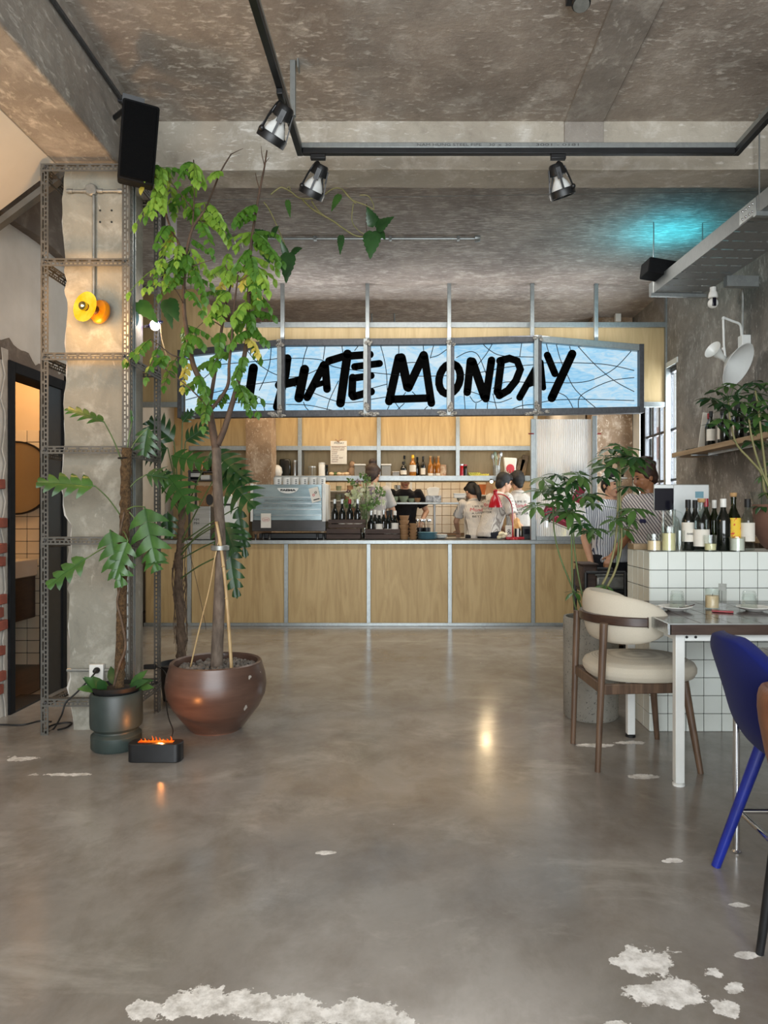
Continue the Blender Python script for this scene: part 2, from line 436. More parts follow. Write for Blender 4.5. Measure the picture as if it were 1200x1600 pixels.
def weave(name, a, b, s=260, bump=0.35):
    t = NT(name); v = t.coords(); w1 = t.n('ShaderNodeTexWave'); w1.inputs['Scale'].default_value = s/1.6; w1.inputs['Distortion'].default_value = 1.5; t.l(v, w1.inputs['Vector'])
    w1.bands_direction = 'Z'; n = t.noise(v, s, 3)
    f = t.math('MULTIPLY', t.math('ADD', w1.outputs['Fac'], n), 0.5)
    t.col(t.ramp(f, [(0.3, C(b)), (0.7, C(a))])); t.set(0.92, spec=0.2); t.b.inputs['Sheen Weight'].default_value = 0.06
    t.bump(f, bump, 0.004); return t.m
MAT['beige'] = weave('beige_boucle', '#d2cab9', '#bcb3a1')
MAT['blue'] = weave('royal_blue_fabric', '#0f1c66', '#080f45', 330)
MAT['blueleg'] = pm('blue_lacquer', '#1b2f9c', '#142277', 0.3, scale=5)
MAT['leather'] = pm('brown_leather', '#8c5b3f', '#6f4631', 0.42, scale=12, bump=0.2, bscale=90)
def potmat():
    t = NT('brown_glazed_pot'); v = t.coords((1, 1, 6)); f = t.noise(v, 2.2, 6, 0.6); vv = t.coords()
    c = t.ramp(f, [(0.3, C('#45322a')), (0.7, C('#624a3e'))])
    ch = t.noise(vv, 17, 2, 0.4); c = t.mix(t.ramp(ch, [(0.745, K4), (0.76, (0.8, 0.8, 0.8, 1))]), c, C('#b9b2a8'))
    t.col(c); t.set(0.34, spec=0.5); t.bump(f, 0.12, 0.01); return t.m
MAT['pot'] = potmat()
MAT['greenpot'] = pm('dark_green_pot', '#37423f', '#28312f', 0.45, scale=4, bump=0.05)
MAT['terracotta'] = pm('terracotta', '#7a5848', '#624437', 0.7, scale=5, bump=0.1)
def speck(name, a, b, dark):
    t = NT(name); v = t.coords(); c = t.ramp(t.noise(v, 5, 5), [(0.3, C(b)), (0.7, C(a))])
    c = t.mix(t.ramp(t.noise(v, 95, 2), [(0.62, K4), (0.68, W4)]), c, C(dark)); t.col(c); t.set(0.75); t.bump(t.noise(v, 60, 4), 0.15, 0.004); return t.m
MAT['concpot'] = speck('concrete_planter', '#9b978d', '#7d7a72', '#4e4c47')
MAT['pebble'] = pm('grey_pebble', '#837c74', '#4f4a45', 0.8, scale=11)
MAT['soil'] = pm('dark_soil', '#352b22', '#211a14', 0.95, scale=30, bump=0.6)
MAT['bark'] = pm('grey_bark', '#75675a', '#51453b', 0.85, scale=9, stretch=(3, 3, 1), bump=0.5, bscale=25)
MAT['twig'] = pm('brown_twig', '#5d4a3c', '#43342a', 0.8, scale=12)
MAT['coir'] = pm('coir_moss_pole', '#7a5e3c', '#4c3821', 0.95, scale=60, bump=1.0, bscale=120, bd=0.03)
MAT['root'] = pm('aerial_root', '#6a5644', '#4a3b2e', 0.85, scale=25, bump=0.5)
MAT['stem'] = pm('green_stem', '#5d7040', '#48592f', 0.55, scale=9)
MAT['canestem'] = pm('tan_green_stem', '#8b8459', '#6c6b41', 0.6, scale=8)
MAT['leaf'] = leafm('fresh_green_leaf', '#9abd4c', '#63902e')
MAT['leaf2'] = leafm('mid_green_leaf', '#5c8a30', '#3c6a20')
MAT['leafy'] = leafm('yellowing_leaf', '#d9ca6a', '#b9ad3e')
MAT['leafd'] = leafm('dark_green_leaf', '#33592c', '#1f3d1e', 0.18, 0.35)
MAT['leafm'] = leafm('split_leaf_green', '#4a7333', '#2f5423', 0.22, 0.35)
MAT['leafs'] = leafm('umbrella_leaf_green', '#587a3e', '#3a5a2a', 0.25, 0.4)
MAT['glass'] = glass('clear_glass')
MAT['pane'] = glass('window_glass', (0.97, 0.99, 1.0, 1), 0.7)
MAT['acryl'] = glass('clear_acrylic', (0.75, 0.75, 0.73, 1), 0.9)
MAT['poly'] = glass('ribbed_polycarbonate', (0.95, 0.97, 0.98, 1), 0.3, 0.25, ('#f4f7f9', 0.72))
MAT['bottledark'] = pm('dark_bottle_glass', '#10140f', '#090b08', 0.06, scale=4, spec=0.7)
MAT['bottlegreen'] = glass('green_bottle_glass', (0.16, 0.22, 0.08, 1), 1.0)
MAT['bottleamber'] = pm('whisky_amber', '#b3762a', '#8f5519', 0.08, scale=5)
MAT['bottleclear'] = glass('clear_bottle_glass', (0.82, 0.87, 0.86, 1), 1.0)
MAT['paper'] = pm('paper_label', '#e2ddd2', '#d6d0c3', 0.8, scale=9)
MAT['cork'] = pm('cork', '#c19b6b', '#a37f52', 0.85, scale=30)
MAT['redcap'] = pm('red_capsule', '#99212b', '#7a1820', 0.35, scale=8)
MAT['wax'] = pm('candle_wax', '#efd6b2', '#e6c79b', 0.5, scale=4)
MAT['waxpale'] = pm('pale_candle_wax', '#e6dcb0', '#dccf9a', 0.5, scale=4)
MAT['waxwhite'] = pm('white_candle_wax', '#dcdcd0', '#d0d0c3', 0.5, scale=4)
MAT['ceramic'] = pm('white_ceramic', '#e8e7e1', '#dfddd6', 0.2, scale=4)
MAT['ceramicgreen'] = pm('sage_ceramic', '#8f9a80', '#7b866d', 0.3, scale=4)
MAT['plateblue'] = pm('blue_grey_plate', '#6f97a3', '#5d838f', 0.3, scale=4)
MAT['claybowl'] = pm('tan_stoneware', '#a7805a', '#8b6744', 0.5, scale=5, stretch=(1, 1, 8))
MAT['red'] = pm('red_enamel', '#b3121f', '#930d18', 0.22, scale=4)
MAT['redboard'] = pm('crimson_board', '#8f2338', '#74192b', 0.6, scale=4)
MAT['pink'] = pm('pink_lettering', '#d9637f', '#c9536f', 0.6, scale=5)
MAT['ink'] = pm('black_ink', '#141414', '#0e0e0e', 0.6, scale=8)
MAT['inkfade'] = pm('faded_ink', '#5b5c5b', '#464746', 0.6, scale=40)
MAT['redink'] = pm('red_ink', '#c8434f', '#b33440', 0.7, scale=9)
MAT['brownink'] = pm('brown_ink', '#6e4a3c', '#8a5d4c', 0.8, scale=9)
MAT['kraft'] = pm('kraft_card', '#b9987a', '#a58467', 0.8, scale=8)
MAT['brick'] = pm('red_brick', '#96503d', '#743a2c', 0.9, scale=7, bump=0.4)
MAT['mortar'] = pm('mortar', '#a7a096', '#8b857c', 0.95, scale=9, bump=0.5)
MAT['screen'] = pm('dark_screen', '#14141f', '#0c0c16', 0.12, scale=2)
MAT['silver'] = pm('silver_aluminium', '#c9ccca', '#bcbfbd', 0.35, 0.6, scale=3)
MAT['lead'] = pm('lead_came', '#17171a', '#0f0f11', 0.5, 0.3, scale=10)
MAT['signink'] = pm('black_sign_paint', '#070707', '#030303', 0.9, scale=12, spec=0.04)
MAT['ledcyan'] = emis('cyan_led', '#19c8f0', 7.0)
MAT['fire'] = emis('ember_glow', '#e8480c', 1.3, '#ff7a22', 60)
MAT['yellowglass'] = emis('amber_lamp_glass', '#f7b417', 1.2, '#ffd84a', 9)
MAT['bulbwarm'] = emis('warm_bulb', '#fff0b8', 9.0)
MAT['bulbwhite'] = emis('white_bulb', '#fff6ee', 12.0)
MAT['violet'] = glass('violet_glass', (0.42, 0.36, 0.95, 1), 1.0)
MAT['ltblue'] = pm('pale_blue_enamel', '#a9cfe0', '#97c1d4', 0.4, scale=5)
MAT['yellowlabel'] = pm('yellow_red_label', '#e8c23a', '#d24f2a', 0.7, scale=45, lo=0.40, hi=0.44)
MAT['chip'] = pm('kitchen_blur_stock', '#8f5a3a', '#cbb89a', 0.6, scale=20)
def signglass():
    t = NT('backlit_stained_glass'); v = t.coords((0.8, 1, 1.5))
    vo = t.n('ShaderNodeTexVoronoi'); vo.inputs['Scale'].default_value = 3.1; t.l(v, vo.inputs['Vector'])
    cell = t.n('ShaderNodeSeparateColor'); t.l(vo.outputs['Color'], cell.inputs[0])
    st = t.noise(t.coords((1.2, 1, 5)), 4.0, 5, 0.6, 2.2)
    f = t.math('ADD', t.math('MULTIPLY', cell.outputs[0], 0.28), t.math('MULTIPLY', st, 0.85))
    c = t.ramp(f, [(0.28, C('#7fbfe8')), (0.48, C('#a8d6f2')), (0.62, C('#c4e0f0')), (0.8, C('#d5e8f2'))])
    e = t.n('ShaderNodeEmission'); e.inputs[1].default_value = 0.95; t.l(c, e.inputs[0])
    gl = t.n('ShaderNodeBsdfGlossy'); gl.inputs['Roughness'].default_value = 0.15
    ad = t.n('ShaderNodeMixShader'); ad.inputs[0].default_value = 0.04
    t.l(e.outputs[0], ad.inputs[1]); t.l(gl.outputs[0], ad.inputs[2]); t.l(ad.outputs[0], t.out.inputs[0]); return t.m
MAT['signglass'] = signglass()
def stripes(name, base, line, freq, thr=0.72, axis='X'):
    t = NT(name); v = t.coords(); w = t.n('ShaderNodeTexWave'); w.bands_direction = axis
    w.inputs['Scale'].default_value = freq; w.inputs['Distortion'].default_value = 0.12; w.inputs['Detail'].default_value = 1; w.inputs['Detail Scale'].default_value = 0.6
    t.l(v, w.inputs['Vector']); t.col(t.ramp(w.outputs['Fac'], [(thr, C(base)), (thr+0.12, C(line))])); t.set(0.9, spec=0.2); return t.m
MAT['stripe'] = stripes('fine_striped_shirt', '#d9d3ca', '#a39b93', 22)
MAT['stripebold'] = stripes('blue_striped_shirt', '#dfe4ea', '#56607a', 19, 0.74, 'X')
MAT['stripeshade'] = stripes('grey_striped_shirt', '#cdc7c4', '#4f4b57', 18, 0.68, 'DIAGONAL')
MAT['greyshirt'] = stripes('grey_ticking_shirt', '#c4bfba', '#98938f', 22)
MAT['blackcloth'] = pm('black_cloth', '#1b1a1d', '#111113', 0.9, scale=12, bump=0.2)
MAT['denim'] = pm('dark_denim', '#20232d', '#15171f', 0.9, scale=12, bump=0.2)
MAT['skin'] = pm('light_skin', '#d3a587', '#c69678', 0.5, scale=8)
MAT['skindark'] = pm('tan_skin', '#a2714f', '#8f6142', 0.5, scale=8)
MAT['hair'] = pm('black_hair', '#120f0e', '#090707', 0.6, scale=30, stretch=(3, 3, 0.6), bump=0.4)
MAT['hairbrown'] = pm('brown_hair', '#3c261d', '#261711', 0.5, scale=30, bump=0.5)
MAT['lip'] = pm('lip_red', '#a6433f', '#963a37', 0.4, scale=8)
MAT['eyew'] = pm('eye_dark', '#1b1512', '#120e0c', 0.2, scale=8)
# ================================================================== the setting
XR, XL, ZC = 2.86, -2.5, 3.75
SIGN_D, FAS_D, CNT_D, BACK_D = 7.72, 7.95, 7.88, 9.3
struct(MB().box(-4.4, 3.1, -3.2, 12.2, -0.1, 0.0).build('floor', MAT['floor']))
struct(MB().box(-3.1, 2.2, 8.05, 12.0, 0.0, 0.12).build('floor_kitchen', MAT['darkfloor']))
struct(MB().box(-2.75, 3.0, -3.2, 4.55, ZC, ZC+0.2).build('ceiling', MAT['ceil']))
struct(MB().box(-3.2, 3.0, 4.76, 12.1, ZC, ZC+0.2).build('ceiling_rear', MAT['ceil2']))
def rough_box(x0, x1, y0, y1, z0, z1, step, amp, seed):
    """a box whose faces wander a little, like rough-cast concrete"""
    mb = MB(); nx = max(2, int((x1-x0)/step)); ny = max(2, int((y1-y0)/step)); nz = max(2, int((z1-z0)/step))
    def J(p):
        q = p*2.3 + V((seed, seed*2, 0)); return p + V((mnoise.noise(q), mnoise.noise(q+V((9, 0, 0))), mnoise.noise(q+V((0, 9, 0)))))*amp
    def face(o, u, v, nu, nv):
        mb.grid(lambda a, b: J(V(o)+V(u)*a+V(v)*b), nu, nv)
    X, Y, Z = x1-x0, y1-y0, z1-z0
    face((x0, y0, z0), (X, 0, 0), (0, 0, Z), nx, nz); face((x1, y1, z0), (-X, 0, 0), (0, 0, Z), nx, nz)
    face((x0, y1, z0), (0, -Y, 0), (0, 0, Z), ny, nz); face((x1, y0, z0), (0, Y, 0), (0, 0, Z), ny, nz)
    face((x0, y1, z0), (X, 0, 0), (0, -Y, 0), nx, ny); face((x0, y0, z1), (X, 0, 0), (0, Y, 0), nx, ny)
    return mb
# cross beam and side beam
struct(rough_box(-2.75, 3.0, 4.53, 4.78, 3.44, ZC+0.05, 0.12, 0.006, 1).build('ceiling_cross_beam', MAT['beam']))
struct(MB().box(-2.04, -1.68, -3.2, 4.50, 3.26, ZC+0.05).build('ceiling_side_beam', MAT['lbeam'], bevel=0.012))
# filled strip running along the ceiling
struct(MB().box(0.985, 1.235, -3.2, 4.535, ZC-0.012, ZC+0.01).build('ceiling_strip', MAT['lbeam'], bevel=0.004))
struct(MB().box(0.985, 1.235, 4.515, 4.56, 3.60, ZC).build('ceiling_strip_return', MAT['lbeam'], bevel=0.004))
# stair soffit over the left side
mb = MB(); mb.add([(-2.04, -3.2, 3.26), (-2.62, -3.2, 2.82), (-2.62, 4.12, 2.82), (-2.04, 4.12, 3.26),
                   (-2.04, -3.2, 3.40), (-2.62, -3.2, 2.96), (-2.62, 4.12, 2.96), (-2.04, 4.12, 3.40)],
                  [(0,3,2,1),(4,5,6,7),(0,1,5,4),(1,2,6,5),(2,3,7,6),(3,0,4,7)])
struct(mb.build('ceiling_stair_soffit', MAT['soffit']))
mb = MB(); mb.obox((-2.30, 4.16, 3.02), (0.80, 0.05, 0.035), Matrix.Rotation(R(-37), 3, 'Y'))
struct(mb.build('trim_soffit_edge', MAT['slot']))
struct(rough_box(-2.75, -2.44, 4.2, 6.0, 3.06, 3.78, 0.1, 0.02, 5).build('ceiling_rough_edge_beam', MAT['brownconc']))

# ------------------------------------------------ left wall with the wash-room door
wl = MB()
wl.box(-2.62, XL, -3.2, 4.395, 0, 3.1); wl.box(-2.62, XL, 5.125, 5.97, 0, 3.1); wl.box(-2.62, XL, 4.395, 5.125, 2.20, 3.1)
wall_left = struct(wl.build('wall_left', MAT['plaster']))
# broken plaster edge along the door with bare brick behind
bm_ = MB().box(-0.045, 0.045, -0.05, 0.05, -0.03, 0.03)
first = None; rnd = random.Random(3)
for k in range(20):
    z = 0.10 + k*0.078
    if k not in (1, 2, 4, 6, 7, 8, 11, 12, 14, 17): continue
    loc = (XL - 0.022 + rnd.uniform(-.008, .012), 4.315 - (0.02 if k % 2 else 0.0) + rnd.uniform(-.01, .01), z)
    if first is None:
        first = bm_.build('brick', MAT['brick'], wall_left, bevel=0.006); first.location = loc
    else:
        b = inst(first, loc, (rnd.uniform(-.08, .08), 0, rnd.uniform(-.1, .1)))
rag = MB(); pts = []
for k in range(30):
    z = 0.0 + k*0.078; pts.append((4.395 - 0.02 - 0.10*abs(mnoise.noise(V((k*.7, 3, 1)))), z))
poly = [(4.40, 0.0)] + [(4.40, z) for _, z in pts[-1:]] + [(y, z) for y, z in reversed(pts)]
rag.prism(poly, (XL + 0.006, 0, 0), (0, 1, 0), (0, 0, 1), 0.008)
rag.build('mortar_edge', MAT['mortar'], wall_left)
rag = MB(); pts = []
for k in range(34):
    z = 0.0 + k*0.07; pts.append((5.135 + 0.03 + 0.09*abs(mnoise.noise(V((k*.6, 8, 1)))), z))
rag.prism([(5.12, 0)] + [(y, z) for y, z in pts] + [(5.12, pts[-1][1])], (XL + 0.004, 0, 0), (0, 1, 0), (0, 0, 1), 0.006)
rag.build('mortar_edge', MAT['column'], wall_left)
rag = MB(); pts = []
for k in range(24):
    y = 4.15 + k*0.045; pts.append((y, 2.23 + 0.13*abs(mnoise.noise(V((k*.45, 2, 4)))) + (0.06 if 2 < k < 12 else 0)))
rag.prism([(4.15, 2.19)] + [(5.20, 2.19)] + list(reversed(pts)), (XL + 0.004, 0, 0), (0, 1, 0), (0, 0, 1), 0.006)
rag.build('mortar_edge', MAT['brownconc'], wall_left)
door = struct(MB().box(-2.64, -2.47, 4.395, 4.455, 0, 2.20).build('door_1', MAT['blackmat'], bevel=0.004))
for a in ((-2.64, -2.47, 5.065, 5.125, 0, 2.20), (-2.64, -2.47, 4.455, 5.065, 2.13, 2.20)):
    MB().box(*a).build('door_frame', MAT['blackmat'], door, bevel=0.004)
MB().box(-2.515, -2.48, 4.88, 5.065, 0, 2.13).build('door_panel', MAT['black'], door, bevel=0.003)
MB().box(-2.66, -2.47, 4.455, 4.86, 0.0, 0.012).build('threshold', MAT['rubber'], door)
h = MB(); h.tube([(-2.57, 4.47, 1.0), (-2.53, 4.49, 1.0), (-2.52, 4.52, 1.0)], 0.012); h.build('door_handle', MAT['chrome'], door)

# wash room behind the door
struct(MB().box(-4.4, -2.62, 5.86, 5.97, 0, 2.75).build('wall_washroom_back', MAT['cream']))
struct(MB().box(-4.4, -4.3, 3.2, 5.9, 0, 2.75).build('wall_washroom_side', MAT['cream']))
struct(MB().box(-4.4, -2.62, 3.1, 3.2, 0, 2.75).build('wall_washroom_front', MAT['cream']))
struct(MB().box(-4.4, -2.62, 3.1, 5.97, 2.75, 2.85).build('ceiling_washroom', MAT['cream']))
struct(MB().box(-4.4, -2.62, 3.1, 5.9, 0.0, 0.006).build('floor_washroom', MAT['darkfloor']))
wt = struct(MB().box(-4.0, -2.62, 5.852, 5.862, 0, 1.93).build('wall_washroom_tiling', MAT['grout']))
t0 = MB().box(-0.0485, 0.0485, -0.004, 0.004, -0.0485, 0.0485).build('tile', MAT['creamtile'], wt, bevel=0.002)
t0.location = (-2.69, 5.849, 0.05)
for i in range(11):
    for j in range(19):
        if i or j: inst(t0, (-2.69 - i*0.102, 5.849, 0.05 + j*0.102))
m = thing('round_mirror', 'round black framed mirror on cream tiles inside the wash room', 'mirror', (-3.22, 5.83, 1.54))
rx = Matrix.Rotation(R(90), 3, 'X')
MB().lathe([(0.0, 0), (0.29, 0), (0.29, 0.008), (0.0, 0.008)], n=40, m=rx).build('mirror_glass', pm('mirror_silver', '#d8c9a8', '#d2c2a0', 0.03, 0.85, scale=1), m)
MB().lathe([(0.288, -0.005), (0.302, -0.005), (0.302, 0.02), (0.288, 0.02)], n=40, m=rx, close=True).build('mirror_frame', MAT['black'], m)
s = thing('wash_basin', 'white box basin on dark cabinet beside the wash room doorway', 'basin', (-3.35, 5.5, 0))
mb = MB(); mb.box(-0.42, 0.30, -0.28, 0.33, 0.74, 0.88); mb.build('basin', MAT['ceramic'], s, bevel=0.01)
mb = MB(); mb.box(-0.40, 0.28, -0.24, 0.33, 0.40, 0.74); mb.build('cabinet_body', MAT['walnutdark'], s, bevel=0.004)
mb = MB(); mb.tube(smooth_path([(0.02, 0.25, 0.88), (0.02, 0.25, 1.02), (0.02, 0.15, 1.05), (0.02, 0.10, 1.01)], 4), 0.011); mb.build('tap', MAT['chrome'], s)
mb = MB(); mb.box(-0.30, 0.20, -0.245, -0.24, 0.43, 0.71); mb.build('cabinet_door', MAT['walnutdark'], s)

# ------------------------------------------------ concrete column, ragged on its left side
mb = MB(); L = []; n = 56
for k in range(n+1):
    z = 3.30*k/n
    L.append((-1.985 + 0.035*mnoise.noise(V((k*.22, 1.7, 0))) + 0.018*mnoise.noise(V((k*.9, 5, 0))) + (0.03 if z < 1.2 else 0), z))
mb.prism([(-1.66, 0), (-1.66, 3.30)] + list(reversed(L)), (0, 4.42, 0), (1, 0, 0), (0, 0, 1), 0.32)
col_o = struct(mb.build('wall_column', MAT['column'], sharp=30))
mb = MB(); Lp = [(x - 0.012 - 0.02*abs(mnoise.noise(V((z*6, 3, 3)))), z) for x, z in L]
mb.prism([(-1.9, 0), (-1.9, 3.30)] + list(reversed(Lp)), (0, 4.43, 0), (1, 0, 0), (0, 0, 1), 0.30)
mb.build('plaster_edge', MAT['plaster'], col_o, sharp=30)
for x, y in ((337, 329), (355, 329), (337, 347), (355, 347)):
    q = P(156.5+(x-337)*1.0, y, 4.1)
    MB().lathe([(0.006, -0.004), (0.006, 0.001)], (q.x, 4.0985, q.z), 8, Matrix.Rotation(R(90), 3, 'X')).build('anchor_hole', MAT['rubber'], col_o)

# ------------------------------------------------ right wall with the window
wr = MB(); WY0, WY1, WZ0, WZ1 = 7.62, 8.80, 0.75, 2.86
wr.box(XR, XR+0.18, -3.2, WY0, 0, ZC); wr.box(XR, XR+0.18, WY1, 12.1, 0, ZC)
wr.box(XR, XR+0.18, WY0, WY1, 0, WZ0); wr.box(XR, XR+0.18, WY0, WY1, WZ1, ZC)
struct(wr.build('wall_right', MAT['rwall']))
win = struct(MB().box(XR+0.01, XR+0.17, WY0, WY1, WZ0-0.03, WZ0+0.01).build('window_1', MAT['white'], bevel=0.003))
def wbar(a, m='galvdark', nm='window_frame'): MB().box(*a).build(nm, MAT[m], win, bevel=0.003)
wbar((XR+0.04, XR+0.10, WY0, WY0+0.05, WZ0, WZ1)); wbar((XR+0.04, XR+0.10, WY1-0.05, WY1, WZ0, WZ1))
wbar((XR+0.04, XR+0.10, WY0, WY1, WZ1-0.05, WZ1)); wbar((XR-0.012, XR+0.02, WY0-0.05, WY1, WZ1, WZ1+0.06), 'white', 'window_lintel')
for y in (7.95, 8.28, 8.5): wbar((XR+0.05, XR+0.09, y-0.022, y+0.022, WZ0, WZ1), 'galvdark', 'glazing_bar')
for z in (1.62, 2.18): wbar((XR+0.055, XR+0.085, WY0, WY1, z-0.015, z+0.015), 'galvdark', 'glazing_bar')
ys = [WY0+.05, 7.93, 8.26, 8.48, WY1-.05]; zs = [WZ0+0.01, 1.605, 2.165, WZ1-.05]
for a in range(4):
    for b in range(3):
        MB().box(XR+0.066, XR+0.072, ys[a]+.02, ys[a+1]-.005, zs[b]+.012, zs[b+1]-.012).build('pane', MAT['pane'], win)
struct(MB().box(XR-0.012, XR+0.19, WY1, WY1+0.5, 0, WZ1).build('trim_white_reveal', MAT['white']))
# brown pillar beyond the counter's end
struct(rough_box(2.33, 2.84, 9.05, 9.45, 0, ZC, 0.1, 0.012, 3).build('wall_brown_pillar', MAT['pillar']))
struct(MB().box(2.2, 2.3, 9.3, 12.1, 0, ZC).build('wall_kitchen_side', MAT['plaster']))
struct(MB().box(2.3, XR, 9.5, 9.6, 0, ZC).build('wall_passage_end', MAT['plaster']))
# far wall and left wall of the kitchen
struct(MB().box(-3.2, -3.08, 5.97, 12.1, 0, ZC).build('wall_kitchen_left', MAT['plaster']))
struct(MB().box(-3.2, 2.3, 11.5, 11.62, 0, ZC).build('wall_kitchen_far', MAT['cream']))
struct(MB().box(-3.2, -2.5, 5.86, 5.97, 2.75, ZC).build('wall_kitchen_return', MAT['plaster']))

# the house across the street, seen through the window
b = thing('town_house', 'pale town house across the street seen through the side window', 'building', (14, 32, 0))
MB().box(0, 6, -14, 14, -0.1, 13).build('wall', pm('pale_render', '#dcd8d0', '#cfcac2', 0.9, scale=0.6), b)
w0 = None
for i in range(7):
    for j in range(4):
        loc = (-0.02, -12 + i*4, 2.2 + j*3.0)
        if w0 is None:
            w0 = MB().box(-0.05, 0.02, -0.8, 0.8, -0.9, 0.9).build('window', pm('brick_red_shutter', '#a98378', '#8f6d66', 0.7, scale=2), b); w0.location = loc
        else: inst(w0, loc)
struct(MB().box(3.1, 40, -10, 60, -0.3, -0.1).build('ground_street', pm('street_asphalt', '#8a8986', '#757472', 0.9, scale=1)))

# ------------------------------------------------ plywood fascia above the counter
def XZ(pts, d): return [(px(x, d), pz(y, d)) for x, y in pts]
def front_poly(mb, pts, d, th): return mb.prism(XZ(pts, d), (0, d, 0), (1, 0, 0), (0, 0, 1), -th) if False else mb.prism(list(reversed(XZ(pts, d))), (0, d, 0), (1, 0, 0), (0, 0, 1), th)
fas = struct(front_poly(MB(), [(215, 365), (355, 507), (355, 634), (215, 634)], FAS_D, 0.02).build('wall_fascia', MAT['ply2']))
for a, b in ((355, 441), (442, 573), (574, 702), (703, 832), (833, 932), (933, 1037)):
    front_poly(MB(), [(a+.3, 509), (b-.3, 509), (b-.3, 630), (a+.3, 630)], FAS_D, 0.02).build('plywood_panel', MAT['ply2'], fas)
MB().box(px(352, FAS_D), px(1040, FAS_D), FAS_D-0.05, FAS_D+0.0, pz(513, FAS_D), pz(505, FAS_D)).build('top_rail', MAT['galv'], fas, bevel=0.003)
MB().box(px(215, FAS_D), px(1040, FAS_D), FAS_D-0.05, FAS_D+0.0, pz(637, FAS_D), pz(629, FAS_D)).build('bottom_rail', MAT['galv'], fas, bevel=0.003)
MB().box(px(1037, FAS_D), px(1045, FAS_D), FAS_D-0.06, FAS_D+0.0, 0, pz(455, FAS_D)).build('end_post', MAT['galv'], fas, bevel=0.003)
e = MB(); e.bar((px(215, FAS_D), FAS_D-0.02, pz(365, FAS_D)), (px(357, FAS_D), FAS_D-0.02, pz(509, FAS_D)), 0.04, 0.03, (0, 1, 0)); e.build('slope_rail', MAT['ply'], fas)

# ------------------------------------------------ kitchen back wall: panels, steel strips, niche
D = BACK_D
bk = struct(MB().box(px(292, D), px(838, D), D+0.26, D+0.30, pz(752, D), pz(655, D)+1.0).build('wall_back', MAT['ply2']))
seams = [255, 345, 385, 469, 592, 715, 838]
for a, b in zip(seams[:-1], seams[1:]):
    MB().box(px(a+.4, D), px(b-.4, D), D, D+0.03, pz(697, D), pz(655, D)+0.7).build('plywood_panel', MAT['ply'], bk)
MB().box(px(255, D), px(838, D), D-0.03, D+0.05, pz(704, D), pz(697, D)).build('steel_rail', MAT['galv'], bk, bevel=0.003)
MB().box(px(255, D), px(838, D), D+0.02, D+0.26, pz(700, D), pz(697, D)).build('niche_top', MAT['ply2'], bk)
for x in (469, 592, 715, 836):
    MB().box(px(x-3, D), px(x+3, D), D-0.035, D, pz(745, D), pz(655, D)+0.6).build('steel_upright', MAT['galv'], bk, bevel=0.002)
    MB().box(px(x-2, D), px(x+2, D), D+0.02, D+0.25, pz(745, D), pz(704, D)).build('niche_divider', MAT['galv'], bk)
struct(MB().box(px(200, D), px(296, D), D-0.05, D+0.02, 0.12, pz(697, D)).build('wall_back_left', MAT['ply2']))
sh = thing('wall_shelf', 'long steel fronted shelf along the kitchen back wall under the plywood', 'shelf', (0, D, pz(752, D)))
MB().box(px(425, D), px(838, D), D-0.10, D+0.25, pz(749, D), pz(745.5, D)).build('shelf_board', MAT['ply2'], sh, True)
MB().box(px(425, D), px(838, D), D-0.13, D-0.10, pz(752, D), pz(744, D)).build('shelf_edge', MAT['galv'], sh, True, bevel=0.003)
# rough pillar in the kitchen
struct(rough_box(px(384, 8.95), px(424, 8.95), 8.95, 9.25, 0.12, ZC, 0.06, 0.012, 11).build('wall_kitchen_pillar', MAT['pillar']))
# tiles on the far kitchen wall
tw = struct(MB().box(px(430, 11.45), px(770, 11.45), 11.46, 11.5, 0.9, 2.1).build('wall_kitchen_tiling', MAT['kraft']))
t0 = MB().box(-0.068, 0.068, -0.005, 0.005, -0.068, 0.068).build('tile', MAT['creamtile'], tw, bevel=0.003); t0.location = (px(436, 11.45), 11.455, 1.0)
for i in range(24):
    for j in range(8):
        if i or j: inst(t0, (px(436, 11.45) + i*0.142, 11.455, 1.0 + j*0.142))
# ================================================================== counter, sign and hung ironwork
D = CNT_D
cnt = thing('service_counter', 'long plywood service counter with galvanised steel framing', 'counter', (0, D, 0))
zt, zb = pz(850, D), 0.035
edges = [(228, 292), (299, 444), (450, 573), (579, 700), (706, 830), (836, 925)]
for a, b in edges:
    MB().box(px(a, D), px(b, D), D+0.012, D+0.03, zb, zt).build('plywood_panel', MAT['ply'], cnt, True)
for x in (295.5, 447, 576, 703, 833):
    MB().box(px(x-3.2, D), px(x+3.2, D), D-0.005, D+0.04, 0.03, zt).build('steel_upright', MAT['galv'], cnt, True, bevel=0.003)
MB().box(px(225, D), px(925, D), D-0.008, D+0.045, 0.0, 0.035).build('base_rail', MAT['galv'], cnt, True, bevel=0.003)
MB().box(px(225, D), px(925, D), D+0.045, D+0.70, 0.0, zt-0.01).build('carcass', MAT['ply2'], cnt, True)
wtop = thing('counter_worktop', 'dark worktop with galvanised front edge on the plywood counter', 'worktop', (0, D, zt))
MB().box(px(225, D), px(928, D), D-0.02, D+0.03, zt, pz(844, D)).build('front_edge', MAT['galv'], wtop, True, bevel=0.004)
MB().box(px(225, D), px(928, D), D+0.03, D+0.72, zt, pz(844, D)-0.004).build('top_slab', MAT['black'], wtop, True)
CT = pz(844, D)            # worktop height
end = thing('counter_end_post', 'tall galvanised post at the right end of the counter', 'post', (px(928, D), D, 0))
MB().box(px(924.5, D), px(932, D), D-0.03, D+0.03, 0, pz(650, D)).build('post', MAT['galv'], end, True, bevel=0.003)
for y in (678, 796): MB().lathe([(0.007, 0), (0.007, 0.06)], (px(930, D), D-0.02, pz(y, D)), 8, Matrix.Rotation(R(90), 3, 'Y')).build('red_bolt', MAT['redcap'], end, True)
